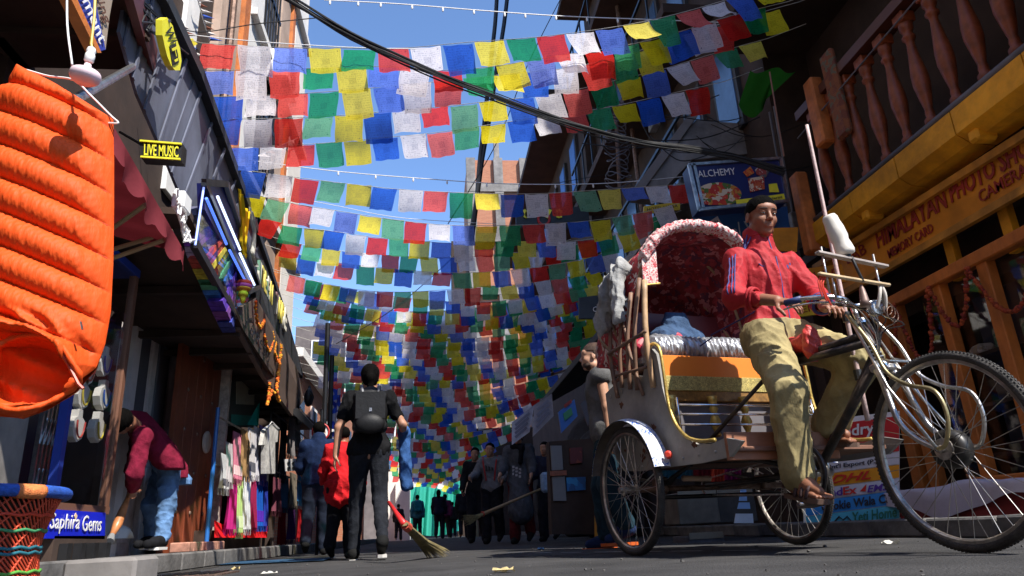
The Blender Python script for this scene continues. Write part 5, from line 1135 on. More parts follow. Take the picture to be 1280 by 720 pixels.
jk = thing('denim_jacket', 'blue denim jacket slung over the right arm of the woman in black', 'jacket', J['rw'])
b = SDF(); p = J['rw']+V(0, 0, .02); b.cap((J['re']+p)/2, p, .045, .045, .04); b.cap(p, p-U*.45+rt*.02, .05, .055, .04); b.cap(p+f*.06, p-U*.36+f*.05, .035, .03, .05); b.fold = folds(.014, 22, 9); b.mesh('cloth', .009, C_('denim_light', (.045, .12, .32)), jk)
# ---------------- person in the red tunic holding out a hand
J, f, k = standing(aY(424, 690, 6.9)[0], 6.9, rad(5), 1.18, 0, .1, ((.2, .15, .4), (.3, .3, .6)), .1)
humanoid('person', 'small person in a bright red tunic and black trousers beside the woman in black', J, f, 'a', .010, k, [
    ('trousers', ('hips', 'thigh', 'calf'), .012, C_('black_trousers', (.01, .01, .012)), {'f': .01}),
    ('tunic', ('torso', 'hips', 'sleeve', 'skirt'), .022, C_('red_tunic', (.55, .015, .02)), {'wr': .24, 'drop': .26, 'fr': .8, 'f': .024, 'fr2': 24})], hair='short', shoes=(C_('black_shoe', 0),), seed=5)
# ---------------- dark blue jacket, standing by the clothes stall
J, f, k = standing(aY(393, 690, 9.3)[0], 9.3, rad(-8), 1.6, 0, .06, ((.35, .1, 1.2), (.3, .1, 1.1)), .05)
humanoid('person', 'person in a dark blue jacket seen from behind at the clothes stall', J, f, 'a', .011, k, [
    ('trousers', ('hips', 'thigh', 'calf'), .014, C_('dark_jeans', (.015, .02, .035)), {'f': .01}),
    ('jacket', ('torso', 'hips', 'sleeve', 'collar'), .03, C_('blue_jacket', (.008, .018, .055)), {'low': .82, 'f': .012})], hair='short', shoes=(C_('black_shoe', 0),), seed=6)
# ---------------- man bending with the stick (maroon shirt, blue jeans)
fx, fy = -2.02, 6.72; z0 = .12
q = lambda x, y, X=-2.02: aX(x+6, y-(3 if y > 660 else 0), X*1.17)
J = dict(pelvis=q(203, 578), chest=q(184, 550, -2.0), neck=q(163, 534, -1.98), head=q(147, 528, -1.95), rs=q(168, 536, -2.16), ls=q(172, 546, -1.84), re=q(160, 588, -2.1), rw=q(158, 612, -2.05), le=q(163, 592, -1.85), lw=q(160, 614, -1.92),
    rh=q(200, 585, -2.1), lh=q(206, 585, -1.92), rk=q(182, 632, -2.12), ra=q(184, 676, -2.12), rt=q(166, 684, -2.12), lk=q(202, 634, -1.92), la=q(196, 676, -1.92), lt=q(178, 684, -1.92))
bm = humanoid('person', 'man in a maroon shirt and pale blue jeans bending forward over a stick', J, nrm(V(-.6, .3, -.9)), 'a', .008, .93, [
    ('jeans', ('hips', 'thigh', 'calf'), .014, mat('blue_jeans', (.10, .20, .38), .85, .45, 9, .3, bscale=90), {'f': .02, 'hem': .052, 'fr2': 26}),
    ('shirt', ('torso', 'sleeve'), .02, C_('maroon_shirt', (.20, .012, .035)), {'fr': .75, 'f': .014, 'neckhole': False, 'cut': .15})], hair='short', shoes=(C_('black_canvas', (.01, .01, .012)), mat('sole_white', (.7, .68, .65), .6)), seed=8)
bt_ = thing('leather_belt', 'brown belt at the waist of the bending man', 'belt', J['pelvis']) if False else None
stk = thing('carved_stick', 'polished orange brown carved stick planted on the step by the bending man', 'stick', q(132, 676))
MB().tube([q(160, 606, -1.98), q(153, 625, -1.97), q(147, 640, -1.96), q(141, 655, -1.96), q(134, 672, -1.96)], [.012, .018, .03, .034, .018], 12).build('shaft', mat('amber_wood', (.5, .19, .07), .35, .25, 12), stk, True)
MB().tube([q(134, 672, -1.96), q(131, 680, -1.95)], [.02, .03], 10).build('grey_tip', mat('grey_rubber', (.2, .2, .2)), stk)
rg = tag(MB().grid(lambda u, v: q(134+24*u, 676-(26*math.sin(math.pi*min(u*1.1, 1))*(1-v)), -2.2)+V(.04*math.sin(u*9+v*3), 0, 0), 12, 6).build('white_rag', cloth('rag_white', (.7, .68, .66), .1), None, True), 'crumpled white rag on the step beside the stick', 'rag')
# ---------------- walkers at the far end
far = [(498, 30, 1.5, (.02, .02, .025), 'dark figure in black walking at the far left of the group', 'short'), (522, 27, 1.68, (.05, .2, .25), 'far walker wearing a teal backpack', 'short'), (533, 31, 1.45, (.3, .2, .2), 'far walker in a patterned top', 'long'),
       (543, 27, 1.62, (.015, .015, .02), 'far walker in black left of the long haired one', 'short'), (549, 24.5, 1.68, (.02, .02, .04), 'long haired far walker in dark clothes at the centre of the street', 'long'), (557, 26, 1.6, (.12, .02, .06), 'far walker in a plum jacket', 'short'), (566, 28, 1.4, (.02, .02, .02), 'short far walker in black at the right of the group', 'short'), (580, 22, 1.6, (.03, .03, .035), 'lone dark walker at the right edge of the open street', 'short')]
for i, (x, Y, h, c, lab, hr) in enumerate(far):
    if i in (2, 3): continue
    p = aY(x, 667, Y); J, f, k = standing(p[0], Y, rad(R_.uniform(-10, 10)), h*.93, 0, R_.uniform(-.35, .35), ((R_.uniform(-.3, .3), .1), (R_.uniform(-.3, .3), .1)))
    humanoid('person', lab, J, f, 'a', .022, k, [('trousers', ('hips', 'thigh', 'calf'), .012, C_('far_trousers_%d' % (i % 3), ((.02, .02, .025), (.03, .03, .04), (.06, .04, .03))[i % 3]), {'f': .0}), ('jacket', ('torso', 'hips', 'sleeve'), .03, C_('far_top_%d' % i, c), {'f': 0, 'low': .8*k})], hair=hr, hands=False, detail=False, seed=i)
    if i == 1: tag(MB().box(J['chest']-f*.19, (.28, .16, .4), bev=.04).build('backpack', C_('teal_pack', (.02, .2, .26)), None), 'teal backpack on a far walker', 'backpack')
# ---------------- women on the right with the broom
def near_right(x, Y, h, face, lab, top, bottom, arms, hair='pony', sk='b', skirt=False, seed=1, extra=(), shoes=True, lean=.03):
    p = aY(x, 690, Y); J, f, k = standing(p[0], Y, rad(face), h, 0, .08, arms, lean)
    cl = [('trousers', ('hips', 'thigh', 'calf'), .02, bottom, {'f': .014, 'hem': .06}), ('top', ('torso', 'hips', 'sleeve'), .024, top, {'low': .78*k, 'f': .014})]
    if skirt: cl[1] = ('top', ('torso', 'hips', 'sleeve', 'skirt'), .026, top, {'wr': .2, 'drop': -.02, 'f': .014, 'fr': .55})
    return humanoid('person', lab, J, f, sk, .010, k, cl, hair=hair, shoes=(C_('black_shoe', 0),) if shoes else None, seed=seed), J, f, k
w1, J1, f1, k1 = near_right(655, 9.6, 1.45, 200, 'woman in a long grey tunic and dark red trousers holding a grass broom', C_('grey_tunic', (.075, .08, .095)), C_('dark_red', (.10, .012, .014)), ((.35, .15, .6), (.3, .1, .5)), 'bun', skirt=True, seed=11)
tp = w1['s']; c = J1['chest']; 
for i in range(3):
    for j in range(3):
        fr_ = nrm(f1); sd = nrm(np.cross(f1, (0, 0, 1))); p0 = c-V(0, 0, .22)+sd*(.06-.045*i)+V(0, 0, .045*j-.02*i); h = w1['top'].hit(p0+fr_*.35, -fr_); MB().box(h, (.03, .008, .03), (sd, fr_, V(0, 0, 1))).build('print_patch', mat('patch_white', (.35, .34, .36)), w1['t'])
scf = SDF(); n_ = J1['neck']; scf.cap(n_+V(-.06, -.02, -.01), n_+V(.06, -.04, -.03), .06, .06, .03); scf.cap(n_+V(.03, -.1, -.03), n_+V(.0, -.12, -.22), .035, .03, .03); scf.fold = folds(.01, 30, 2); tag(scf.mesh('scarf', .01, C_('black_scarf', (.012, .012, .016)), None), 'black scarf round the neck of the woman in the grey tunic', 'scarf')
w2, J2, f2, k2 = near_right(618, 10.8, 1.42, 196, 'short haired person in a light grey sweatshirt with red straps beside the broom woman', C_('grey_sweat', (.16, .16, .17)), C_('dark_trousers', (.015, .015, .02)), ((.45, .3, .9), (.35, .2, .8)), 'short', seed=12)
c = J2['chest']; sd = nrm(np.cross(f2, (0, 0, 1)))
for sx in (-1, 1): MB().tube([w2['top'].hit(c+sd*sx*(.11-.01*i)+V(0, 0, .16-.07*i)+f2*.35, -f2)+f2*.004 for i in range(6)], .013, 6).build('strap', mat('red_strap', (.35, .02, .02)), w2['t'])
for i, dx in enumerate((-.045, 0, .045)):   # three slanted bars on the chest
    p = w2['top'].hit(c+sd*dx+V(0, 0, -.02)+f2*.35, -f2)+f2*.004; MB().prism([p+sd*a_+V(0, 0, b_) for a_, b_ in ((-.018, -.03), (.018, -.03), (.0+.02, .0+.02*(i+1)), (-.01, .012*(i+1)))], f2*.004).build('chest_bar', mat('mark_black', (.02, .02, .02)), w2['t'])
near_right(690, 10.3, 1.35, 210, 'dim figure with a light blue bag behind the broom woman', C_('navy_top', (.02, .025, .05)), C_('dark_trousers', 0), ((.3, .1, .9), (.3, .1, .9)), 'bun', seed=13)
near_right(598, 12.5, 1.55, 190, 'dark figure standing in the shade left of the grey sweatshirt', C_('black_top', (.012, .012, .014)), C_('dark_trousers', 0), ((.3, .1, .4), (.2, .1, .4)), 'short', seed=14)
tag(MB().box(aY(684, 603, 8.7), (.16, .1, .24), bev=.03).build('pale_bag', C_('pale_blue_bag', (.25, .35, .5)), None), 'pale blue bag hanging beside the broom woman', 'bag')
def broom(tip, hold, end, hm, lab, fl=.55, wd=.16, n=110, bc=(.25, .2, .09)):
    t = thing('broom', lab, 'broom', end); tip, hold, end = V(*tip), V(*hold), V(*end)
    MB().tube([tip, (tip+hold)/2, hold], [.013, .016, .022], 8).build('handle', hm, t, True)
    MB().tube([hold-(hold-end)*.02, hold+(end-hold)*.1], [.03, .034], 10).build('binding', mat('binding_red', (.45, .06, .03)), t)
    mb = MB(); d = end-hold; x, y, z = frame(d)
    for i in range(n):
        a_, r = R_.uniform(0, 6.28), math.sqrt(R_.random()); o = (x*math.cos(a_)+y*math.sin(a_)*.5)*r
        mb.tube([hold+o*.025, hold+d*.5+o*wd*.45+V(0, 0, -.01), hold+d*R_.uniform(.9, 1.05)+o*wd], [.0035, .003, .001], 3)
    mb.build('bristles', mat('grass_bristle', bc, .9, .4, 40), t)['kind'] = 'stuff'
broom(aY(688, 606, 9.3), aY(605, 642, 8.9), aY(582, 650, 8.8), mat('cane', (.3, .2, .1)), 'soft grass broom held out by the woman in the grey tunic', wd=.14)
broom(aY(486, 628, 5.4), aY(505, 655, 5.0), aZ(548, 693, .02), mat('red_handle', (.55, .02, .02), .4), 'long grass broom with a bright red handle leaning over the road', wd=.10, bc=(.13, .12, .05), n=160)
# ---------------- bearded man half hidden behind the rickshaw
p = aY(757, 690, 5.6); J, f, k = standing(p[0]+.10, 5.6, rad(-80), 1.6, 0, .15, ((.0, .0, .1), (-.1, .0, .1)), .06)
wv = humanoid('person', 'bearded man in a grey waistcoat seen in profile behind the rickshaw ribs', J, f, 'c', .009, k, [('trousers', ('hips', 'thigh', 'calf'), .016, C_('teal_trousers', (.015, .04, .06)), {'f': .012}), ('waistcoat', ('torso', 'hips'), .035, C_('grey_waistcoat', (.12, .12, .12)), {'low': .8, 'f': .01})],
    hair='short', hairmat=mat('brown_hair', (.06, .025, .012), .6, .4, 60, .8, bscale=250), shoes=(C_('navy_trainer', (.015, .03, .09)), mat('orange_sole', (.65, .12, .02), .5)), seed=15)
bd_ = SDF(); P = wv['P']; bd_.ell(P(.03, 0, -.068), (.064*k, .060*k, .045*k), wv['A'], .02); bd_.fold = folds(.004, 90, 4); bd_.clip.append(lambda Q: ((Q-P(0, 0, 0)) @ wv['A'][2])+.045*k); bd_.mesh('beard', .005, MATS['brown_hair'], wv['t'])
# ================================================================== CYCLE RICKSHAW (local frame: +x forward, +y its left, z up)
TH = rad(13.5); RC = V(1.656, 4.166, 0); RF = V(math.sin(TH), -math.cos(TH), 0); RL = V(math.cos(TH), math.sin(TH), 0)
def L2W(u, s, z): return RC+RF*u+RL*s+V(0, 0, z)
rk = thing('cycle_rickshaw', 'weathered cycle rickshaw with a red patterned hood and silver wrapped seat', 'rickshaw', RC, TH-math.pi/2)
ID = Matrix.Identity(4)
class LB(MB):
    def build(s, name, m, parent=None, smooth=False): 
        o = MB.build(s, name, m, parent or rk, smooth, world=False); return o
B_ = LB
paintblk = mat('chipped_black_paint', (.018, .016, .016), .4, .6, 14, .3, col2=(.05, .035, .028), sharp=.1)
tyre = mat('tyre_rubber', (.05, .046, .042), .85, .35, 20, .6, bscale=120); rimm = mat('dull_rim', (.42, .38, .34), .35, .5, 18, .2, metal=.9)
spm = mat('spoke_steel', (.5, .48, .45), .3, .2, 30, metal=1)
# ---- wheels
def wheel(cx, cy, R, rot, hubr, nsp, lab=None):
    w_ = bpy.data.objects.new('wheel', None); w_.empty_display_size = .05
    pts = lambda r, n=56: [(r*math.cos(a), 0, r*math.sin(a)) for a in np.linspace(0, 2*math.pi, n, endpoint=False)]
    h = LB().lathe((0, -.05, 0), [(.012, -.02), (.016, -.018), (.016, 0), (hubr, .004), (hubr, .012), (.018, .02), (.018, .08), (hubr, .088), (hubr, .096), (.016, .1), (.016, .118), (.012, .12)], (0, 1, 0), 18)
    w_ = MB.build(h, 'wheel', rimm, rk, True, world=False); autosmooth(w_); w_.location = (cx, cy, R); w_.rotation_euler = (0, 0, rot)
    if lab: w_['label'] = lab
    tr = .019; c = R-tr
    LB().tube(pts(c, 72), tr, 12, closed=True).build('tyre', tyre, w_, True)
    tk = LB()
    for a in np.linspace(0, 2*math.pi, 150, endpoint=False):
        for yy in (-.009, 0, .009):
            aa = a+(.5*2*math.pi/150 if yy == 0 else 0); rr = c+math.sqrt(max(0, tr*tr-yy*yy))+.0005; tk.box((rr*math.cos(aa), yy, rr*math.sin(aa)), (.003, .006, .008), (V(math.cos(aa), 0, math.sin(aa)), V(0, 1, 0), V(-math.sin(aa), 0, math.cos(aa))))
    o = tk.build('tread', tyre, w_); o['kind'] = 'stuff'
    r0 = c-tr*.9
    prof = [(r0+.004, -.013), (r0+.004, .013), (r0-.006, .014), (r0-.012, .006), (r0-.012, -.006), (r0-.006, -.014)]
    mb = LB(); n = 72; vs = [((r*math.cos(a)), y, r*math.sin(a)) for a in np.linspace(0, 2*math.pi, n, endpoint=False) for r, y in prof]
    mb.add(vs, [(i*6+k, i*6+(k+1) % 6, ((i+1) % n)*6+(k+1) % 6, ((i+1) % n)*6+k) for i in range(n) for k in range(6)]); autosmooth(mb.build('rim', rimm, w_), 30)
    s0 = None
    for i in range(nsp):
        a = 2*math.pi*i/nsp; side = 1 if i % 2 else -1; off = (.9 if (i//2) % 2 else -.9)*.55
        p1 = V((r0-.012)*math.cos(a), 0, (r0-.012)*math.sin(a)); p0 = V(hubr*.85*math.cos(a+off*1.5), side*.042, hubr*.85*math.sin(a+off*1.5)); L_ = np.linalg.norm(p1-p0)
        if s0 is None:
            s0 = LB().tube([(0, 0, 0), (0, 0, 1)], .0016, 5).build('spoke', spm, w_); o = s0
        else: o = cp(s0, w_)
        x, y, z = frame((p1-p0)); o.matrix_basis = Matrix(((x[0], y[0], z[0]*L_, p0[0]), (x[1], y[1], z[1]*L_, p0[1]), (x[2], y[2], z[2]*L_, p0[2]), (0, 0, 0, 1)))
    return w_
TR = 1.115; WB = 1.598; FR = .383; RR = .35
wR = wheel(0, -TR/2, RR, rad(0), .03, 36); wL = wheel(0, TR/2, RR, 0, .03, 36); wF = wheel(WB, 0, FR, rad(-1.5), .042, 36)
LB().lathe((0, -.035, 0), [(.05, 0), (.075, .008), (.075, .06), (.05, .07)], (0, 1, 0), 26).build('hub_drum', mat('greasy_black', (.02, .018, .016), .4, .4, 30), wF, True)
# ---- axle, springs, chassis
def T(name, pts, r, m, n=8, smooth=True): return B_().tube(pts, r, n).build(name, m, None, smooth)
T('rear_axle', [(0, -TR/2+.03, RR), (0, TR/2-.03, RR)], .017, M['rust'], 12)
T('lower_axle_bar', [(.06, -.42, RR-.05), (.06, .42, RR-.05)], .012, M['blackmet'])
for s in (-.36, .36):
    for k in range(3): B_().tube([(-.34+.06*k, s, RR+.10-.012*k), (-.1, s, RR+.045-.012*k), (.1, s, RR+.045-.012*k), (.34-.06*k, s, RR+.10-.012*k)], .010, 6).build('leaf_spring', M['blackmet'])
    B_().box((0, s, RR+.02), (.09, .06, .09), bev=.008).build('spring_clamp', M['rust'])
    T('chassis_rail', [(-.38, s, .50), (.78, s*.9, .48)], .015, paintblk)
    T('chassis_brace', [(.6, s*.9, .48), (.86, s*.12, .37)], .012, paintblk)
T('cross_bar', [(.35, -.48, .47), (.35, .48, .47)], .014, paintblk); T('cross_bar', [(-.3, -.46, .49), (-.3, .46, .49)], .014, paintblk)
T('step_peg', [(.15, -.30, .395), (.15, -.12, .39)], .016, mat('wood_peg', (.5, .35, .25), .7))
T('drive_link', [(.86, .03, .36), (.03, .03, .35)], .010, paintblk)
# ---- bicycle frame
tt = .0185
T('top_tube', [(.70, .018, .935), (1.30, .012, .93)], tt, paintblk, 10); T('top_tube', [(.72, -.022, .905), (1.315, -.012, .885)], tt, paintblk, 10)
T('down_tube', [(1.335, 0, .80), (.87, 0, .37)], .021, paintblk, 10); T('down_tube', [(1.32, .03, .86), (.90, .03, .42)], .013, paintblk, 8)
T('seat_tube', [(.86, 0, .36), (.79, 0, .99)], .017, M['steel'], 10)
T('chain_stay', [(.86, -.05, .36), (.02, -.06, .36)], .011, paintblk); T('chain_stay', [(.86, .05, .36), (.02, .06, .36)], .011, paintblk)
for s in (-.3, .3): T('seat_stay', [(.78, s*.1, .93), (.30, s, .50)], .012, paintblk)
T('head_tube', [(1.295, 0, .985), (1.36, 0, .765)], .024, paintblk, 12)
for u, z in ((1.297, .985), (1.358, .77)): B_().lathe((u, 0, z), [(.03, -.012), (.032, 0), (.03, .012)], (-.28, 0, .96), 16).build('headset_ring', M['chrome'])
T('stem', [(1.29, 0, 1.0), (1.275, 0, 1.065)], .014, M['chrome'], 10)
# fork legs and stays
for s in (-.055, .055):
    T('fork_leg', spline([(1.362, s*.75, .755), (1.395, s, .70), (1.42, s*1.2, .60), (1.455, s*1.35, .50), (1.52, s*1.4, .43), (1.60, s*1.35, FR)], 24), [.016-.006*i/23 for i in range(24)], M['steel'], 10)
    T('fork_stay', spline([(1.30, s*1.3, 1.02), (1.40, s*1.5, .86), (1.455, s*1.6, .72), (1.55, s*1.7, .645), (1.66, s*1.75, .60), (1.69, s*1.75, .50), (1.655, s*1.7, .40), (1.61, s*1.6, FR)], 34), .0085, mat('brassy_rod', (.5, .42, .22), .35, .4, 15, metal=.8) if s < 0 else M['steel'], 10)
    T('truss_rod', [(1.29, s*.8, 1.0), (1.43, s*1.3, .66), (1.605, s*1.5, FR-.005)], .007, M['steel'], 8)
B_().box((1.365, 0, .76), (.05, .12, .035), (V(.96, 0, .28), V(0, 1, 0), V(-.28, 0, .96)), .008).build('fork_crown', M['steel'])
T('axle_nut', [(WB, -.085, FR), (WB, .085, FR)], .009, M['chrome'])
# brake caliper and cables
T('brake_rod', [(1.33, -.05, 1.02), (1.40, -.055, .80), (1.42, -.03, .74)], .004, M['chrome'], 6); B_().tube([(1.38, -.05, .80), (1.45, -.05, .77), (1.45, .05, .77), (1.38, .05, .80)], .006, 6).build('brake_arch', M['steel'])
for i in range(6):
    B_().tube(spline([(1.28, -.12+.02*i, 1.07), (1.36+.02*i, -.08+.03*i, 1.04-.02*i), (1.39, -.03+.01*i, .92), (1.37, -.02, .80)], 14), .003, 5).build('control_cable', M['black'] if i % 2 else M['chrome'])
for k in range(5): B_().tube([(1.335+.006*k, -.03, .86-.018*k), (1.36+.006*k, 0, .865-.018*k), (1.335+.006*k, .03, .86-.018*k), (1.31+.006*k, 0, .855-.018*k)], .004, 6, closed=True).build('binding_wire', M['steel'])
# handlebar
hb = [(1.15, -.262, 1.115), (1.21, -.24, 1.112), (1.28, -.18, 1.105), (1.315, -.09, 1.09), (1.285, 0, 1.072), (1.315, .09, 1.085), (1.28, .20, 1.10), (1.20, .28, 1.11), (1.12, .31, 1.10)]
T('handlebar', spline(hb, 40), .0115, M['chrome'], 10)
for s in (-1, 1):
    T('grip', [(1.14, -.264, 1.114), (1.215, -.237, 1.112)] if s < 0 else [(1.11, .312, 1.099), (1.20, .279, 1.109)], .0165, mat('blue_grip', (.03, .05, .16), .5), 12)
    T('brake_lever', spline([(1.13, s*.27, 1.085), (1.20, s*.25, 1.085), (1.26, s*.18, 1.085), (1.30, s*.06, 1.075)], 14), .005, M['chrome'], 6)
lamp_ = B_().lathe((1.36, .05, 1.04), [(.012, -.05), (.03, -.03), (.038, 0), (.03, .004)], (1, 0, .1), 16).build('headlight', M['steel'], None, True)
for k in range(3): B_().tube([(1.38+.012*k, .085+.032*math.cos(a), 1.04-.02*k+.036*math.sin(a)) for a in np.linspace(0, 6.28, 16, endpoint=False)], .002, 5, closed=True).build('wire_coil', M['rust'])
# rack of slats over the bar
wd2 = mat('grey_slat', (.34, .29, .26), .8, .3, 12, .3, stretch=(1, .2, 1)); wd3 = mat('pale_stick', (.55, .40, .22), .6, .3, 12)
B_().beam((1.40, -.275, 1.268), (1.40, .12, 1.232), .03, .012, (0, 0, 1), .002).build('slat', wd2); B_().beam((1.41, -.30, 1.162), (1.41, .10, 1.136), .02, .014, (0, 0, 1), .004).build('slat', wd3)
for (s, z0, z1) in ((-.24, 1.08, 1.30), (-.21, 1.05, 1.17), (.06, 1.04, 1.29)): T('rack_upright', [(1.39, s, z0), (1.395, s, z1)], .005, M['steel'], 7)
for s in (.035, .065): T('rack_tie', spline([(1.40, .055, 1.15), (1.405, s, 1.09), (1.38, s+.01*(1 if s > .05 else -1), 1.03)], 10), .008, mat('white_tie', (.6, .55, .48), .8), 7)
T('black_strap', spline([(1.41, -.09, 1.26), (1.42, -.085, 1.20), (1.415, -.06, 1.14)], 8), .007, M['black'], 6)
B_().lathe((1.40, -.06, 1.13), [(.004, 0), (.012, -.02), (.02, -.075), (.026, -.10)], (0, 0, 1), 12).build('tin_horn', mat('dull_horn', (.25, .17, .14), .5, .3, 20, metal=.5), None, True)
for k in range(3): B_().tube(spline([(1.40, -.265+.01*k, 1.165), (1.40, -.30+.01*k, 1.13-.01*k), (1.40, -.295+.02*k, 1.06-.02*k)], 8), .004, 5).build('red_twine', mat('red_twine', (.55, .03, .01), .7))
# bottle: rests on the slats
bo = thing('plastic_bottle', 'cloudy white plastic bottle tied upside down to the handlebar slats', 'bottle', L2W(1.4, -.1, 1.27))
ax = nrm(L2W(1.385, -.14, 1.475)-L2W(1.4, -.098, 1.275))
MB().lathe(L2W(1.395, -.098, 1.272), [(.018, 0), (.038, .004), (.042, .02), (.040, .045), (.036, .07), (.041, .09), (.040, .135), (.035, .165), (.034, .19), (.028, .203), (.012, .207)], ax, 20).build('bottle_body', mat('cloudy_plastic', (.72, .68, .6), .3, .1, 8, .12), bo, True)
MB().lathe(L2W(1.395, -.098, 1.272)-ax*.012, [(.016, 0), (.017, .003), (.017, .014), (.014, .016)], ax, 14).build('cap', M['black'], bo, True)
# pole
po = thing('tall_pole', 'tall thin peeling white pole tied upright to the rickshaw frame', 'pole', L2W(1.09, .1, .55))
P0, P1 = L2W(1.17, .055, .56), L2W(1.14, .10, 2.14)
MB().tube([P0+(P1-P0)*t for t in np.linspace(0, 1, 12)], [.0115-.003*t for t in np.linspace(0, 1, 12)], 10).build('shaft', mat('peeling_white', (.62, .5, .48), .6, .4, 14, .3, col2=(.5, .3, .26)), po, True)
for t in (.12, .22, .3): MB().tube([P0+(P1-P0)*t, P0+(P1-P0)*(t+.03)], .019, 10).build('tape_band', M['black'], po)
# ---- drive
B_().lathe((.86, -.062, .36), [(.03, 0), (.095, .001), (.098, .002), (.095, .004), (.03, .005)], (0, 1, 0), 40).build('chainring_disc', M['blackmet']) if False else None
cr = B_()
for r in (.094, .06, .03): cr.tube([(.86+r*math.cos(a), -.062, .36+r*math.sin(a)) for a in np.linspace(0, 6.283, 36, endpoint=False)], .005, 6, closed=True)
for k in range(5): a = k*1.2566; cr.tube([(.86, -.062, .36), (.86+.094*math.cos(a), -.062, .36+.094*math.sin(a))], .006, 5)
cr.build('chainring', M['steel'])
for k in range(1): B_().tube([(.86+.125*math.cos(a), -.072, .36+.125*math.sin(a)) for a in np.linspace(-1.9, 2.4, 26)], .011, 8).build('chain_guard', paintblk)
lk = None; path = []
for a in np.linspace(-1.6, 1.6, 22): path.append((.86+.1*math.cos(a), .36+.1*math.sin(a)))
for a in np.linspace(1.6, 4.7, 10): path.append((.02+.045*math.cos(a), RR+.045*math.sin(a)))
path.append(path[0]); Lc = [0]
for i in range(len(path)-1): Lc.append(Lc[-1]+math.dist(path[i], path[i+1]))
nl = int(Lc[-1]/.0165); ch_ = LB()
for i in range(nl):
    d = Lc[-1]*i/nl; k = max(j for j in range(len(path)-1) if Lc[j] <= d); f_ = (d-Lc[k])/(Lc[k+1]-Lc[k]); x = path[k][0]+(path[k+1][0]-path[k][0])*f_; z = path[k][1]+(path[k+1][1]-path[k][1])*f_; dd = nrm(V(path[k+1][0]-path[k][0], 0, path[k+1][1]-path[k][1])); ch_.box((x, -.062, z), (.013, .004 if i % 2 else .008, .008), (dd, V(0, 1, 0), np.cross(dd, V(0, 1, 0))))
o = ch_.build('chain', M['steel']); o['kind'] = 'stuff'
PR_, PL_ = V(.965, -.18, .215), V(.80, .16, .50)
T('crank', [(.86, -.085, .36), (PR_[0], -.10, PR_[2])], [.013, .010], M['steel'], 8); T('crank', [(.86, .075, .36), (PL_[0], .09, PL_[2])], [.013, .010], M['steel'], 8)
T('bottom_bracket', [(.86, -.09, .36), (.86, .08, .36)], .022, M['steel'], 14)
for p, s in ((PR_, -1), (PL_, 1)):
    B_().box(p+V(.02, 0, 0), (.10, .10, .028), (nrm(V(.97, 0, .12)), V(0, 1, 0), nrm(V(-.12, 0, .97))), .006).build('pedal', mat('pedal_block', (.13, .10, .09), .8, .3, 30)); T('pedal_spindle', [(p[0]+.02, s*.09, p[2]), (p[0]+.02, p[1]+s*.07, p[2])], .008, M['chrome'])
# saddle
s_ = SDF(); s_.cap((.68, -.05, 1.0), (.68, .05, 1.0), .05, None, .04); s_.cap((.70, 0, 1.0), (.95, 0, .985), .06, .035, .05); s_.cap((.94, 0, .985), (.985, 0, .96), .04, .036, .04); s_.fold = folds(.006, 40, 3)
def lsdf(s, name, vox, m, par=None):
    o = s.mesh(name, vox, m, None); o.parent = par or rk; return o
lsdf(s_, 'saddle', .006, mat('red_saddle_cover', (.50, .035, .03), .6, .3, 20, 1., bscale=40))
sb_ = SDF(); sb_.ell((.985, -.005, .985), (.034, .046, .082), None, .02); sb_.ell((.975, 0, .93), (.03, .05, .05), None, .03); sb_.fold = folds(.008, 60, 5); lsdf(sb_, 'saddle_bag', .005, mat('red_plastic_bag', (.55, .045, .035), .45, .3, 20, .5))
B_().tube([(.62, -.03, .96), (.79, 0, .93), (.93, 0, .95)], .006, 6).build('saddle_rail', M['steel'])
# ---- cabin
gry = mat('grey_blue_panel', (.24, .235, .22), .55, .45, 5, .35, col2=(.36, .34, .31)); wood = mat('worn_floor_wood', (.19, .085, .05), .7, .35, 4, .3, stretch=(.3, 1, 1)); gold = mat('gold_trim', (.55, .38, .10), .4, .4, 25, .2, metal=.5)
for s in (-1, 1):
    y = s*.47
    poly = [(-.32, .96), (-.30, .60), (-.18, .47), (.02, .45), (.30, .445), (.62, .435), (.86, .44), (.96, .50), (.84, .53), (.72, .515), (.60, .53), (.50, .575), (.42, .66), (.375, .76), (.35, .87), (.34, 1.0), (.33, 1.06), (.29, 1.10), (.23, 1.09), (.19, 1.02), (.16, .97), (.05, 1.0), (-.15, 1.0)]
    B_().prism([(u, y, z) for u, z in poly], (0, s*.018, 0)).build('side_panel', gry)
    B_().tube(spline([(.22, y+s*.02, 1.08), (.30, y+s*.02, 1.125), (.37, y+s*.02, 1.08), (.385, y+s*.02, .95), (.39, y+s*.02, .80), (.43, y+s*.02, .67), (.52, y+s*.02, .58), (.64, y+s*.02, .54), (.76, y+s*.02, .53)], 30), .010, 8).build('side_trim', gold, None, True)
    for k in range(6): B_().ball((.05+.14*k, y+s*.02, .475), .007, 8, 5).build('rivet', M['steel'])
# floor planks
for k in range(6): B_().box((.02+.155*k, 0, .475), (.15, .92, .022), bev=.003).build('floor_plank', wood)
B_().box((.84, -.16, .49), (.022, .66, .13), bev=.003).build('front_board', mat('brown_side_wood', (.30, .12, .06), .65, .35, 5, .3, stretch=(1, .3, 1)))

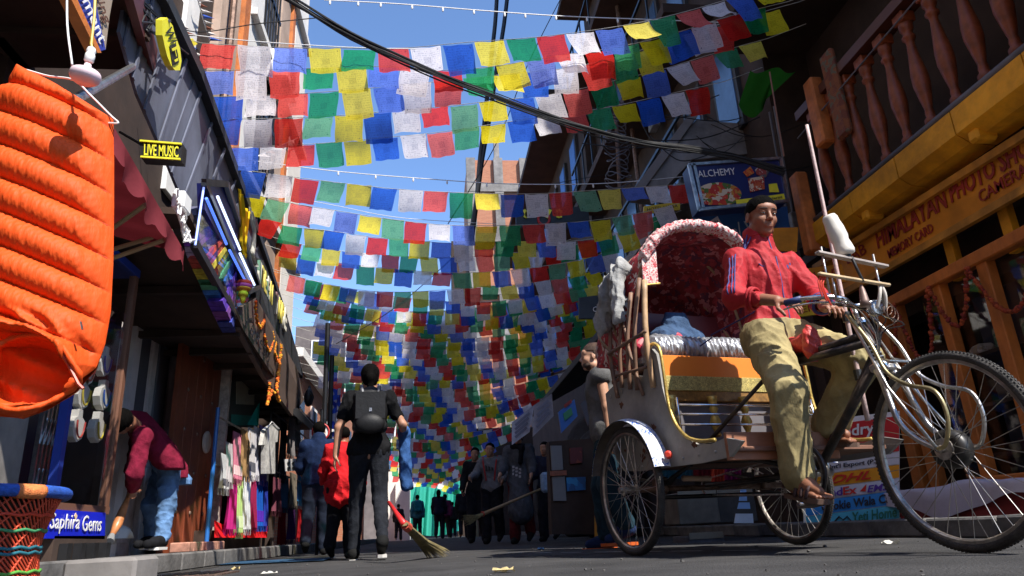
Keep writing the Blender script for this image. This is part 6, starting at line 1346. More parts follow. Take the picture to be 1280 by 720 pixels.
# seat box
B_().box((.27, 0, 1.005), (.022, .90, .13), bev=.003).build('seat_front', mat('orange_board', (.78, .20, .012), .55, .1, 4)); glit = mat('gold_glitter', (.50, .40, .12), .5, .7, 160, .8, bscale=260)
B_().box((.287, 0, .905), (.02, .88, .085), bev=.003).build('gold_band', glit)
B_().box((.275, 0, .835), (.03, .90, .06), bev=.004).build('lower_rail', mat('brown_gold', (.25, .12, .02), .5, .5, 60))
B_().box((-.02, 0, 1.03), (.56, .90, .03), bev=.006).build('seat_base', wood)
B_().box((.24, 0, .67), (.02, .90, .30)).build('box_back', mat('box_grey', (.12, .11, .12), .7))
for z in (.76, .71, .655): T('foot_rail', [(.42, -.45, z), (.42, .45, z)], .0065, M['chrome'], 8)
for s in (-.43, -.16, .05, .30): B_().lathe((.33, s, .60), [(.018, 0), (.026, .01), (.014, .03), (.026, .06), (.032, .085), (.022, .11), (.014, .13), (.026, .155), (.018, .17), (.026, .20), (.03, .225)], (0, 0, 1), 12).build('turned_spindle', gold, None, True)
for s in (-.45, .45): T('rail_post', [(.42, s, .60), (.42, s, .80)], .008, M['chrome'])
# silver wrapped cushion
silver = mat('silver_plastic', (.46, .47, .50), .28, .5, 18, .3, metal=.55, stretch=(1, 4, 1))
rr_ = random.Random(4); ph = [rr_.uniform(0, 6) for _ in range(9)]
def rollf(u, v, s0=-.43, s1=.33, cu=.13, cz=1.135, R0=.088):
    s = s0+(s1-s0)*v; e = min(v, 1-v)*(s1-s0); rr = R0*(1 if e > .05 else math.sqrt(max(0, 1-((.05-e)/.05)**2))); a = u*2*math.pi
    w_ = .0045*math.sin(s*210+3*math.sin(a*2+ph[0])+2*math.sin(a*3+s*9))+.003*math.sin(s*330+a*4+ph[1])+.002*math.sin(a*9+s*60); rr = max(.0, rr+w_*(rr/R0))
    return (cu+rr*math.cos(a)*1.25, s, cz+rr*math.sin(a)+.004*math.sin(s*14))
B_().grid(rollf, 40, 260, closed_u=True).build('seat_cushion', silver, None, True)
B_().box((-.12, 0, 1.09), (.40, .84, .09), bev=.03).build('seat_pad', silver)
B_().box((-.30, 0, 1.30), (.07, .84, .40), bev=.03).build('backrest', mat('dark_red_vinyl', (.10, .012, .015), .5))
# hood
redp = pattern('floral_red', [(.36, .012, .018), (.30, .01, .015), (.55, .45, .42), (.42, .02, .03), (.16, .01, .02)], 30, .7, bump=.4); redin = pattern('floral_dark', [(.20, .008, .012), (.14, .006, .012), (.26, .02, .03), (.08, .01, .03), (.34, .10, .11), (.16, .006, .01)], 26, .8, bump=.4)
U0_, Z0_ = -.02, 1.02
def hoop(a, phi, ht=.92, wd_=.44, dr=0):
    """a: tilt of the hoop, phi: 0..pi from its right foot over the top"""
    c_, s1_ = math.cos(phi), math.sin(phi); s = -wd_*np.sign(c_)*abs(c_)**.85; h = ht*abs(s1_)**.42
    return V(U0_+h*math.sin(a)+dr, s, Z0_+h*math.cos(a))
def hoodf(u, v, out=0):
    a = rad(14)-u*rad(86); ht = .93-.10*u-.0*u; phi = math.pi*(.0+v); nh = 5; q = (u*nh) % 1; sag = .035*math.sin(math.pi*q)
    p = hoop(a, phi, ht-sag*math.sin(phi)-.0, .445-.02*u); wv_ = .010*math.sin(v*31+u*17)+.008*math.sin(v*53-u*23)
    return p+nrm(p-V(U0_, 0, Z0_+.2))*(wv_+out)
B_().grid(lambda u, v: hoodf(u, v, .008), 30, 60).build('hood_cloth', redp, None, True)
B_().grid(lambda u, v: hoodf(u, v, -.006), 30, 60).build('hood_lining', redin, None, True)
for a, ht in ((14, .925), (-8, .90), (-30, .88), (-52, .86)):
    B_().tube([hoop(rad(a), p, ht, .44) for p in np.linspace(0, math.pi, 26)], .010, 8).build('hoop', mat('bamboo_brown', (.30, .19, .10), .6, .35, 12), None, True)
# rolled front edge of the hood
fe = SDF(); hp_ = [hoop(rad(17), p, .955, .455) for p in np.linspace(.55, math.pi-.22, 22)]
for i in range(21): fe.cap(hp_[i], hp_[i+1], .030-.006*(i/21), None, .012); fe.cap(hp_[i]+V(-.05, 0, .004), hp_[i+1]+V(-.05, 0, .004), .024, None, .03)
fe.fold = folds(.011, 55, 6); lsdf(fe, 'rolled_edge', .006, pattern('floral_light', [(.60, .38, .36), (.42, .03, .04), (.62, .55, .5), (.5, .08, .09), (.6, .5, .46)], 55, .75, bump=.3))
def flapf(u, v): # flap hanging at the right front corner
    p = hoop(rad(18), .62-.40*u*.4, .955, .47); return V(p[0]+.02*math.sin(v*6)+.02-.10*u*(1), p[1]-.02+.10*u, p[2]-.01-.34*v)
B_().prism([hoop(rad(16), .55, .94, .47)+V(.01, -.015, .02), hoop(rad(16), .55, .94, .47)+V(.01, .09, .06), hoop(rad(16), .55, .94, .47)+V(.0, .085, -.17), hoop(rad(16), .55, .94, .47)+V(.0, -.02, -.19)], (.012, 0, 0)).build('front_flap', MATS['floral_light'])
B_().tube([hoop(rad(16), .55, .94, .47)+V(.02, .09, -.17), hoop(rad(16), .55, .94, .47)+V(.02, -.03, -.19)], .006, 6).build('flap_piping', gold)
# bamboo ribs at the right side
rb_ = [((.28, -.50, .88), (.27, -.47, 1.52), .017, 'a'), ((.10, -.50, .90), (.20, -.46, 1.56), .013, 'b'), ((.02, -.50, .92), (.10, -.47, 1.50), .013, 'b'), ((-.08, -.50, .95), (.0, -.47, 1.45), .012, 'b'), ((-.14, -.50, .90), (-.20, -.47, 1.36), .013, 'b'), ((.16, -.50, .86), (-.02, -.48, 1.40), .010, 'b')]
bm1, bm2 = mat('bamboo_tan', (.48, .30, .16), .55, .3, 12), mat('bamboo_dark', (.22, .12, .075), .6, .4, 14)
for a_, b_, r, k in rb_: B_().tube(spline([a_, ((a_[0]+b_[0])/2+.01, a_[1]-.012, (a_[2]+b_[2])/2), b_], 8), r, 9).build('hood_rib', bm1 if k == 'a' else bm2, None, True)
T('rib_tie', [(-.16, -.525, 1.18), (.30, -.52, 1.20)], .011, bm2); T('rib_tie', [(-.10, -.52, 1.03), (.26, -.52, 1.0)], .009, bm2)
for s in (1,):
    for a_, b_, r, k in rb_[:4]: B_().tube([(a_[0], .49, a_[2]), (b_[0], .46, b_[2])], r, 8).build('hood_rib', bm2, None, True)
# cloths
cl_ = SDF(); cl_.cap((.02, -.47, 1.70), (-.12, -.50, 1.58), .05, .06, .04); cl_.cap((-.12, -.50, 1.58), (-.22, -.52, 1.38), .06, .05, .04); cl_.cap((-.0, -.5, 1.62), (.02, -.53, 1.36), .045, .04, .04); cl_.fold = folds(.036, 42, 4)
o = cl_.mesh('tied_cloth', .007, C_('grey_white_cloth', (.36, .36, .35)), None); o.parent = rk
pk = SDF(); pk.cap((.0, -.36, 1.18), (-.05, -.10, 1.24), .07, .06, .04); pk.fold = folds(.015, 26, 7); o = pk.mesh('pink_cloth', .007, pattern('pink_floral', [(.5, .05, .08), (.6, .25, .25), (.4, .02, .05)], 22), None); o.parent = rk
bl_ = SDF(); bl_.cap((-.1, -.15, 1.26), (-.16, .15, 1.30), .10, .06, .05); bl_.ell((-.14, -.02, 1.40), (.06, .1, .08), None, .05); bl_.fold = folds(.02, 22, 8); o = bl_.mesh('blue_bundle', .008, C_('dusty_blue', (.05, .09, .17)), None); o.parent = rk
# mudguards
mgm = pattern('sticker_white', [(.6, .6, .6), (.62, .62, .62), (.02, .1, .45), (.6, .6, .6), (.5, .52, .6), (.6, .6, .6)], 60, .5, bump=0)
for s in (-1, 1):
    cy = s*TR/2
    def mg(u, v): a = rad(14)+u*rad(150); r = RR+.035+.012*math.sin(math.pi*v); return (r*math.cos(a), cy+(v-.5)*.10, RR+r*math.sin(a))
    B_().grid(mg, 34, 6).build('mudguard', mgm, None, True)
    def mg2(u, v): a = rad(14)+u*rad(150); r = RR+.031+.012*math.sin(math.pi*v); return (r*math.cos(a), cy+(v-.5)*.098, RR+r*math.sin(a))
    B_().grid(mg2, 34, 6).build('mudguard_underside', mat('brown_underside', (.16, .13, .11), .7, .3, 12), None, True)
    for a in (20, 90, 155): B_().tube([(0, cy-s*.05, RR+.0), ((RR+.035)*math.cos(rad(a)), cy-s*.05, RR+(RR+.035)*math.sin(rad(a)))], .004, 6).build('mudguard_stay', M['steel'])
B_().lathe((.40, -.53, .50), [(.0, 0), (.022, .002), (.022, .012), (.012, .02)], (.6, -.6, 0), 14).build('reflector', mat('red_reflector', (.6, .05, .03), .2))
# ================================================================== DRIVER
def W_(u, s, z): return L2W(u, s, z)
JD = dict(pelvis=W_(.72, .015, 1.065), chest=W_(.70, .02, 1.42), neck=W_(.695, .03, 1.625), head=W_(.745, .04, 1.765), rs=W_(.71, -.150, 1.505), ls=W_(.73, .19, 1.50), re=W_(.80, -.275, 1.255), rw=W_(1.005, -.19, 1.175), le=W_(.84, .235, 1.275), lw=W_(1.05, .06, 1.14),
    rh=W_(.76, -.085, 1.035), lh=W_(.76, .11, 1.045), rk=W_(1.00, -.215, .73), ra=W_(.93, -.19, .325), rt=W_(1.06, -.195, .262), lk=W_(1.13, .14, .86), la=W_(.82, .14, .575), lt=W_(.94, .14, .53))
cam_dir = nrm(V(0, 0, CH)-JD['head']); fwd = nrm(RF-.22*RL+V(0, 0, -.24))
red = mat('red_track_top', (.36, .004, .010), .75, .12, 30, .5, bscale=30); kh = mat('khaki_trousers', (.34, .275, .125), .85, .2, 14, .6, bscale=30, stretch=(1, 1, .6))
dr = humanoid('person', 'rickshaw driver with buzzed hair in a red track top and khaki trousers', JD, fwd, 'a', .0042, 1.0, [
    ('trousers', ('hips', 'thigh', 'calf'), .018, kh, {'f': .018, 'fr2': 24, 'hem': .062, 'cf': .93, 'v': 1.5, 'high': 1.15}),
    ('jacket', ('torso', 'hips', 'sleeve', 'collar'), .009, red, {'fr': .55, 'f': .017, 'fr2': 24, 'low': 1.075, 'v': 1.3})], hair='buzz', seed=21,
    handspec={'r': {'d': RF*.85+RL*.30+V(0, 0, -.38), 'n': RL*.35+V(0, 0, -1)-RF*.25, 'side': 1, 'curl': .42}, 'l': {'d': RF*.8+RL*-.25+V(0, 0, -.25), 'n': V(0, 0, -1), 'side': 1, 'curl': .5}})
t = dr['t']; P, A = dr['P'], dr['A']; nv = mat('navy_stripe', (.03, .035, .16), .7)
eye = mat('eye_white', (.6, .56, .52), .2, .03); iris = mat('iris_dark', (.02, .01, .006), .1); brow = mat('brow_hair', (.02, .012, .01), .8)
for y in (-1, 1):
    e = MB().ball(P(.0755, y*.031, .0105), (.0128, .0140, .0082), 14, 10, (A[0], A[1], A[2])).build('eye', eye, t, True)
    MB().lathe(P(.0868, y*.0305-.002, .0108), [(.0052, -.004), (.0052, .0005), (.003, .0014)], A[0], 14).build('iris', iris, e, True)
    MB().tube([P(.083, y*.046, .0165), P(.0885, y*.031, .0185), P(.087, y*.017, .0145)], .0022, 6).build('eyelid', SK['a'], e, True)
    MB().tube([dr['s'].hit(P(.2, y*q, .034+.003*math.sin(q*60)), -A[0]) for q in (.012, .022, .034, .046, .052)], [.002, .0035, .0036, .003, .0012], 6).build('eyebrow', brow, t)
MB().tube([dr['s'].hit(P(.2, q, -.0545+.0004*abs(q)*100), -A[0])-A[0]*.001 for q in (-.023, -.012, 0, .012, .023)], [.001, .0022, .0024, .0022, .001], 6).build('mouth', mat('lip_dark', (.2, .07, .05), .5), t)
jk_ = dr['jacket']
def ribbon(pts, m, name='stripe', w=.010, par=t): return MB().tube(pts, w, 6).build(name, m, par, True)
# sleeve stripes
for off in (-.42, 0, .42):
    pts = []
    for i in range(14):
        f_ = i/13; 
        if f_ < .25: c = JD['neck']*(1-f_/.25)+JD['rs']*(f_/.25); out = nrm(V(0, 0, 1)-RL*.2+RF*off*.9)
        else: g = (f_-.25)/.75*.98; c = JD['rs']+(JD['re']-JD['rs'])*g; out = nrm(-RL*(1-.15*g)+V(0, 0, .25*(1-g))+RF*(.75+off*.95))
        pts.append(jk_.hit(c+out*.2, -out, .4)+out*.001)
    ribbon(pts, nv, w=.0042)
# zip and pocket, chest mark
zp = [jk_.hit(W_(1.2, .045-.012*(i/11), 1.66-.57*i/11), -RF, .8)-RF*.001 for i in range(12)]; ribbon(zp, nv, 'zip', .0045)
pp = [jk_.hit(W_(1.2, -.10-.012*i, 1.24-.022*i), -RF, .8) for i in range(6)]; ribbon(pp, nv, 'pocket_piping', .0045)
for i, (s, z) in enumerate(((-.055, 1.45), (.12, 1.46))):
    h = jk_.hit(W_(1.2, s, z), -RF, .8)
    if i: 
        for k in range(3): MB().box(h+RL*(.02*(k-1))+V(0, 0, .004*k), (.012, .004, .022+.006*k), (RL, RF, V(0, 0, 1))).build('chest_logo', nv, t)
    else: MB().tube([h+RL*-.02+V(0, 0, .012), h+V(0, 0, -.004), h+RL*.022+V(0, 0, .004)], .0035, 5).build('chest_logo', nv, t)
ribbon([jk_.hit(W_(.72+.2*math.cos(a), .02+.2*math.sin(a), 1.655)*1., nrm(W_(.71, .025, 1.655)-W_(.72+.2*math.cos(a), .02+.2*math.sin(a), 1.655)), .3) for a in np.linspace(-1.6, 1.6, 14)], MATS['red_track_top'], 'collar_seam', .004)
# rucked cuffs
for q in 'rl':
    a_, b_ = JD[q+'e'], JD[q+'w']; c0 = a_+(b_-a_)*(.42 if q == 'r' else .60); d = nrm(b_-a_); x, y, z = frame(d)
    for k in range(4 if q == 'l' else 2): MB().tube([c0+d*.016*k+(x*math.cos(w_)+y*math.sin(w_))*(.056-.003*k+.003*math.sin(w_*3+k)) for w_ in np.linspace(0, 6.283, 20, endpoint=False)], .009, 7, closed=True).build('cuff', nv if (q == 'l' and k % 2) else red, t, True)
# sandals and toes
skin = SK['a']; strapm = mat('sandal_strap', (.045, .018, .018), .6, .3, 40); solem = mat('sandal_sole', (.12, .07, .05), .8)
for q, s in (('r', -1), ('l', 1)):
    an, toe = JD[q+'a'], JD[q+'t']; fd = nrm(V(*(toe-an))*V(1, 1, .35)); lt_ = nrm(np.cross(V(0, 0, 1), fd)); up_ = np.cross(fd, lt_); hl = an-fd*.045-up_*.055
    sh = t
    MB().prism([hl+fd*a_+lt_*b_-up_*.035 for a_, b_ in ((-.03, 0), (-.015, .032), (.06, .034), (.15, .048), (.21, .04), (.235, 0), (.21, -.04), (.15, -.048), (.06, -.034), (-.015, -.032))], up_*.022).build('sandal_sole', solem, sh)
    for a_, r in ((.075, .043), (.115, .044), (.15, .043)): MB().tube([hl+fd*a_+lt_*r*1.05*math.cos(w_)+up_*(-.02+.062*math.sin(w_)) for w_ in np.linspace(.0, math.pi, 14)], .0085, 8).build('sandal_strap', strapm, sh, True)
    MB().tube([hl+fd*.02+lt_*.042*math.cos(w_)+up_*(.0+.03*0)-fd*.06*math.sin(w_)+up_*.02 for w_ in np.linspace(0, math.pi, 12)], .006, 7).build('heel_strap', strapm, sh, True)
    ts = SDF()
    for i, (b_, L_, r) in enumerate(((-.032*-s*-1, .232, .0125), (-.014*-s*-1, .232, .0092), (.001*-s*-1, .226, .0088), (.016*-s*-1, .217, .0085), (.030*-s*-1, .206, .008))):
        ts.cap(hl+fd*.165+lt_*b_*.9-up_*.002, hl+fd*(L_-.012)+lt_*b_-up_*.006, r*1.05, r, .006)
    ts.cap(hl+fd*.10-lt_*.018, hl+fd*.165-lt_*.02-up_*.002, .026, .014, .02); ts.cap(hl+fd*.10+lt_*.018, hl+fd*.165+lt_*.02-up_*.002, .026, .014, .02)
    ts.mesh('toes', .003, skin, sh)
# little red bag hanging on the saddle peak
# ================================================================== ORANGE DOWN VEST, BASKET, STALLS
YV = 1.78
vs = thing('down_vest', 'bright orange quilted down vest hanging on a wire hanger at the left edge', 'vest', aY(70, 300, YV))
orn = mat('orange_nylon', (.70, .078, .010), .6, .08, 30, .5, bscale=45, spec=.2, stretch=(1.3, 1, .35))
# outline by rows of the picture, converted once to metres on the hanging plane
rowsV = [(92, 30, 34), (120, 8, 92), (150, -18, 142), (200, -40, 143), (260, -55, 143), (330, -62, 142), (390, -66, 139), (430, -66, 132), (460, -60, 122), (490, -45, 96), (512, -22, 62), (524, 0, 30)]
def outline(v):
    y = 92+(524-92)*v; ys_ = [r[0] for r in rowsV]; return np.interp(y, ys_, [r[1] for r in rowsV]), np.interp(y, ys_, [r[2] for r in rowsV]), y
def vest(sgn):
    # sgn 1: front, -1: back
    def f(u, v):
        l, r, y = outline(v); x = l+(r-l)*u; yy = y
        # diagonal baffles run down to the right
        q = (yy-.40*(x-40))/41.; fr = q-math.floor(q); puff = abs(math.sin(math.pi*fr))**.55; seam = 1-puff
        edge = min(1, min(u, 1-u)*7)**.6*min(1, min(v, 1-v)*10)**.6
        wr = .35*math.sin(x*.35+q*9)*math.sin(x*.9+fr*5)+.25*math.sin(x*.8+q*31)+.3*math.sin(x*.17+q*4)
        col = math.exp(-((math.floor(q)-8.2)/1.0)**2)
        dep = (.030+.034*puff+.0045*wr*(.3+seam))*edge
        if sgn > 0:
            e_ = ((x-36)/64)**2+((yy-466)/45)**2; rimz = math.exp(-((e_-1.25)/.35)**2); dep = dep+.022*rimz+.012*math.sin(math.atan2(yy-466, x-36)*9+e_*4)*math.exp(-((e_-1.6)/.5)**2)
            if e_ < 1: dep -= .20*(1-e_)**.55
        return aY(x, yy, YV)+V(0, -sgn*dep, 0)+V(0, -.04*math.sin(u*3.1), 0)
    return f
MB().grid(vest(1), 170, 340).build('front', orn, vs, True); MB().grid(vest(-1), 40, 60).build('back', orn, vs, True)
# collar opening with the rolled rim
cc_ = [(0, 432), (14, 424), (36, 419), (62, 421), (80, 434), (92, 452), (102, 470), (98, 482), (84, 492), (62, 503), (40, 510), (14, 512), (-10, 500), (-22, 470), (-14, 446)]
cc_ = [(x-2, y+0) for x, y in cc_]; ring = [aY(x, y, YV-.075+.02*math.sin(i)) for i, (x, y) in enumerate(cc_)]
ringS = []; n_ = len(ring)
for i in range(n_):
    p0, p1, p2, p3 = ring[i-1], ring[i], ring[(i+1) % n_], ring[(i+2) % n_]
    for t_ in (0, .25, .5, .75): ringS.append(.5*((2*p1)+(p2-p0)*t_+(2*p0-5*p1+4*p2-p3)*t_*t_+(3*p1-p0-3*p2+p3)*t_**3))
MB().tube(ringS, [.0065+.0012*math.sin(i*1.7) for i in range(len(ringS))], 10, closed=True).build('neck_rim', orn, vs, True)
cen = sum(ring)/n_; dk = mat('orange_lining', (.50, .035, .008), .6, .2, 30, .4)
def bowl(u, v): i = u*len(ringS); k = int(i) % len(ringS); p = ringS[k]; return p+(cen-p)*v+V(0, .10*math.sqrt(max(0, 1-(1-v)**2))-.004, 0)+V(0, .006*math.sin(u*40+v*6)*v*(1-v)*4, 0)
zf = [aY(x, y, YV-.088) for x, y in ((66, 424), (84, 452), (98, 480), (104, 486))]; MB().tube(zf, .004, 6).build('zip', mat('zip_orange', (.45, .04, .01), .4), vs)
MB().beam(aY(101, 402, YV-.09), aY(103, 412, YV-.09), .006, .003).build('zip_pull', M['steel'], vs)
hg = thing('wire_hanger', 'white wire coat hanger holding the orange vest', 'hanger', aY(28, 88, YV))
MB().tube(spline([aY(28, 92, YV-.02), aY(30, 87, YV-.02), aY(60, 95, YV-.03), aY(92, 100, YV-.04), aY(112, 118, YV-.04), aY(140, 146, YV-.02), aY(147, 152, YV-.02), aY(142, 154, YV-.02), aY(100, 148, YV), aY(40, 115, YV)], 40), .0028, 6).build('wire', M['white'], hg)
MB().tube(spline([aY(92, 100, YV-.04), aY(90, 80, YV-.1), aY(84, 30, YV-.1), aY(84, -30, YV-.1)], 16), .0028, 6).build('hook', M['white'], hg)
# ---- woven basket stool
bsx, bsy, bR, bH = -1.47, 2.46, .29, .37
tb_ = thing('woven_stool', 'woven stool with blue bound rim and orange lacing at the bottom left corner', 'stool', (bsx, bsy, 0)); bsc = V(bsx, bsy, 0)
MB().tube([bsc+V(bR*math.cos(a), bR*math.sin(a), bH-.018) for a in np.linspace(0, 6.283, 60, endpoint=False)], .019, 10, closed=True).build('rim', mat('blue_cord', (.02, .10, .48), .6, .5, 60, .7, bscale=160, stretch=(1, 1, 3)), tb_, True)
MB().lathe(bsc+V(0, 0, bH-.02), [(bR-.01, 0), (.01, .006)], n=40).build('seat', mat('blue_seat', (.03, .12, .45), .7, .3, 50, .8), tb_)
cane = MB(); n = 96
for k in range(n):
    for sg_ in ((1, -1) if k % 4 == 0 else (1,)):
        a0 = 2*math.pi*k/n; pts = []
        for i in range(7):
            f_ = i/6; a = a0+sg_*f_*1.25; rr = bR-.012-.04*math.sin(math.pi*f_); pts.append(bsc+V(rr*math.cos(a), rr*math.sin(a), bH-.03-(bH-.05)*f_))
        (cane if sg_ == 1 else cane).tube(pts, .0036, 4)
o = cane.build('lacing', mat('orange_lacing', (.62, .07, .025), .6, .3, 30), tb_, True); o['kind'] = 'stuff'
MB().lathe(bsc+V(0, 0, .03), [(bR-.05, 0), (bR-.075, .13), (bR-.07, .2), (bR-.04, bH-.07)], n=36).build('core', mat('dark_cane', (.06, .03, .02), .8), tb_, True)
for z, c in ((.285, (.6, .05, .02)), (.24, (.05, .25, .1)), (.19, (.02, .14, .18)), (.175, (.02, .14, .18)), (.12, (.1, .35, .05)), (.06, (.5, .05, .02))):
    f_ = 1-(z-.02)/(bH-.05); rr = bR-.008-.04*math.sin(math.pi*f_); MB().tube([bsc+V(rr*math.cos(a), rr*math.sin(a), z+.003*math.sin(a*20)) for a in np.linspace(0, 6.283, 80, endpoint=False)], .005, 6, closed=True).build('binding', mat('bind_%d' % int(z*1000), c, .6), tb_, True)
MB().tube([bsc+V((bR)*math.cos(a), (bR)*math.sin(a), bH-.02) for a in np.linspace(-.55, -.25, 8)], .022, 10).build('rim_patch', mat('orange_cord', (.75, .22, .06), .6, .3, 60, .6), tb_, True)
blk = thing('stone_block', 'small grey concrete block on the road edge beside the woven stool', 'block', aZ(72, 712, 0)); c = V(-1.15, 2.9, .06); 
MB().box(V(-1.42, 3.55, .07), (.30, .28, .14), bev=.015).build('block', M['concrete'], blk)
# ---- scarves stall
XS = -2.3
sr = thing('scarf_rack', 'blue steel rack with crossbars carrying the bright scarves', 'rack', aX(290, 690, XS)*V(1, 1, 0)+V(0, 0, .12))
ya, yb = aX(268, 620, XS)[1], aX(333, 620, XS)[1]; zr1 = float(aX(300, 534, XS)[2]); zr2 = float(aX(300, 590, XS)[2])
MB().tube([(XS-.04, ya, .12), (XS-.04, ya, zr1+.1)], .022, 8).build('upright', mat('blue_pole', (.02, .14, .45), .4), sr); MB().tube([(XS-.06, yb, .12), (XS-.06, yb, zr1+.1)], .02, 8).build('upright', M['steel'], sr)
for z in (zr1, zr2): MB().tube([(XS-.03, ya, z), (XS-.03, yb, z)], .012, 8).build('crossbar', M['steel'], sr)
def scarf(x, y0, y1, wpx, c1, lab, c2=None, X=XS, group=None, seed=0):
    a_, b_, c_ = aX(x-wpx/2, y0, X), aX(x+wpx/2, y0, X), aX(x, y1, X); H = a_[2]-c_[2]; yA_, yB_ = a_[1], b_[1]; r = random.Random(seed); k = [r.uniform(0, 6) for _ in range(4)]
    t = thing('scarf', lab, 'scarf', ((a_+b_)/2)*V(1, 1, 0)+V(0, 0, c_[2]), group=group)
    m = cloth('scarfm_%d_%d_%d' % tuple(int(q*100) for q in c1), c1, .25, scale=1.5)
    nf = r.choice((3, 4, 5)); f = lambda u, v: V(X+.03+.028*math.sin(u*nf*6.28+k[0]+v*1.2)*(.3+.7*v)+.02*v, yA_+(yB_-yA_)*(u*(1-.14*math.sin(math.pi*v))+.07*math.sin(math.pi*v))+.02*math.sin(v*5+k[1]), a_[2]-H*v)
    MB().grid(f, 28, 12).build('cloth', m, t, True)
    fr = MB()
    for i in range(26):
        p = f((i+.5)/26, 1); fr.tube([p, p+V(r.uniform(-.01, .01), r.uniform(-.015, .015), -.07)], .004, 3)
    o = fr.build('fringe', cloth('scarff', c2 or c1, .1) if False else m, t); o['kind'] = 'stuff'
    if c2: MB().grid(lambda u, v: f(u, .72+.2*v)+V(.006, 0, 0), 28, 4).build('end_band', cloth('scarfb_%d_%d_%d' % tuple(int(q*100) for q in c2), c2, .2), t, True)
scarf(277, 566, 612, 9, (.5, .5, .5), 'grey and white striped scarf at the left end of the upper bar', (.1, .1, .12), seed=1)
scarf(284, 552, 604, 10, (.6, .55, .55), 'off white scarf second on the upper bar', seed=2)
scarf(293, 538, 600, 11, (.62, .20, .28), 'rose pink scarf on the upper bar', (.7, .5, .5), seed=3)
scarf(303, 534, 596, 13, (.42, .25, .11), 'camel brown scarf on the upper bar', seed=4)
scarf(312, 534, 596, 8, (.65, .62, .62), 'white scarf with dark flecks on the upper bar', (.1, .1, .12), seed=5)
scarf(319, 532, 596, 7, (.60, .58, .62), 'pale lilac scarf on the upper bar', seed=6)
scarf(326, 530, 602, 11, (.20, .13, .42), 'violet scarf at the right end of the upper bar', (.3, .25, .6), seed=7)
scarf(287, 594, 662, 12, (.55, .03, .22), 'magenta fringed scarf on the lower bar', seed=8)
scarf(297, 592, 666, 9, (.45, .62, .22), 'lime green scarf on the lower bar', (.6, .7, .4), seed=9)
scarf(306, 590, 662, 11, (.65, .66, .66), 'white scarf in the middle of the lower bar', seed=10)
scarf(315, 590, 660, 7, (.40, .03, .10), 'narrow crimson scarf on the lower bar', seed=11)
scarf(322, 588, 658, 10, (.02, .12, .55), 'royal blue scarf on the lower bar', (.1, .03, .4), seed=12)
scarf(329, 600, 658, 6, (.03, .05, .35), 'navy scarf at the right end of the lower bar', seed=13)
tag(MB().grid(lambda u, v: aX(268+66*u, 672-22*v+6*math.sin(u*7)*v, XS+.06-.1*v)*1., 20, 6).build('red_cloth', cloth('red_base', (.55, .015, .02), .1), None, True), 'red cloth spread over the base under the bright scarves', 'cloth')
MB().box((XS-.2, (ya+yb)/2, .22), (.3, yb-ya, .22)).build('base_crate', M['darkwall'], sr)
bb = thing('stall_board', 'dark green and cream notice board above the scarf rack', 'board', aX(300, 500, XS-.2))
plateX('board', [(285, 470), (322, 476), (322, 535), (284, 532)], XS-.2, mat('board_dark', (.05, .06, .05), .7), bb); plateX('paper', [(296, 474), (318, 478), (318, 506), (296, 505)], XS-.19, mat('paper_cream', (.35, .33, .26), .8), bb, .01); plateX('green_band', [(290, 518), (320, 520), (320, 532), (290, 531)], XS-.19, mat('sea_green', (.02, .25, .2), .7), bb, .01)
tag(MB().add([aX(x, y, XS+.05) for x, y in ((308, 531), (325, 502), (323, 532))]+[aX(322, 520, XS+.0)], [(0, 1, 3), (0, 3, 2), (1, 2, 3)]).build('teal_pennant', cloth('teal_cloth', (.02, .42, .36), .3), None), 'small turquoise triangular cloth above the scarves', 'pennant')
# ---- clothes stall
XC = -2.3
garm = [(340, 535, 590, 12, (.55, .53, .5), 'white T-shirt on a hanger at the front of the clothes stall', 'tshirt'), (352, 520, 600, 9, (.05, .05, .06), 'black top hanging behind the white T-shirt', 'g'), (362, 516, 570, 8, (.28, .26, .26), 'grey long shirt high in the clothes stall', 'g'), (370, 514, 560, 7, (.2, .2, .2), 'dark grey shirt high in the clothes stall', 'g'),
        (344, 596, 640, 10, (.16, .05, .07), 'dull maroon garment low in the clothes stall', 'g'), (354, 592, 636, 10, (.06, .12, .2), 'slate blue garment low in the clothes stall', 'g'), (364, 590, 632, 9, (.2, .17, .13), 'taupe garment low in the clothes stall', 'g'), (374, 590, 628, 9, (.03, .12, .22), 'teal garment low in the clothes stall', 'g'), (383, 560, 612, 9, (.04, .15, .3), 'bright blue garment at the right of the clothes stall', 'g'),
        (350, 634, 680, 9, (.2, .01, .015), 'red cloth hanging lowest in the clothes stall', 'g'), (362, 634, 674, 9, (.06, .02, .08), 'dark purple cloth hanging lowest in the clothes stall', 'g'), (374, 636, 672, 9, (.25, .012, .015), 'crimson cloth beside the dark purple one', 'g')]
cr_ = thing('clothes_rail', 'two dark rails carrying the garments of the clothes stall', 'rail', aX(355, 680, XC)*V(1, 1, 0)+V(0, 0, .12))
yc0, yc1 = aX(336, 600, XC)[1], aX(388, 600, XC)[1]
for y_ in (522, 592): z = float(aX(350, y_, XC)[2]); MB().tube([(XC, yc0-.1, z), (XC, yc1+.2, z)], .014, 7).build('rail', M['blackmet'], cr_)
for yy in (yc0-.1, yc1+.2): MB().tube([(XC, yy, .12), (XC, yy, 2.6)], .02, 7).build('upright', M['blackmet'], cr_)
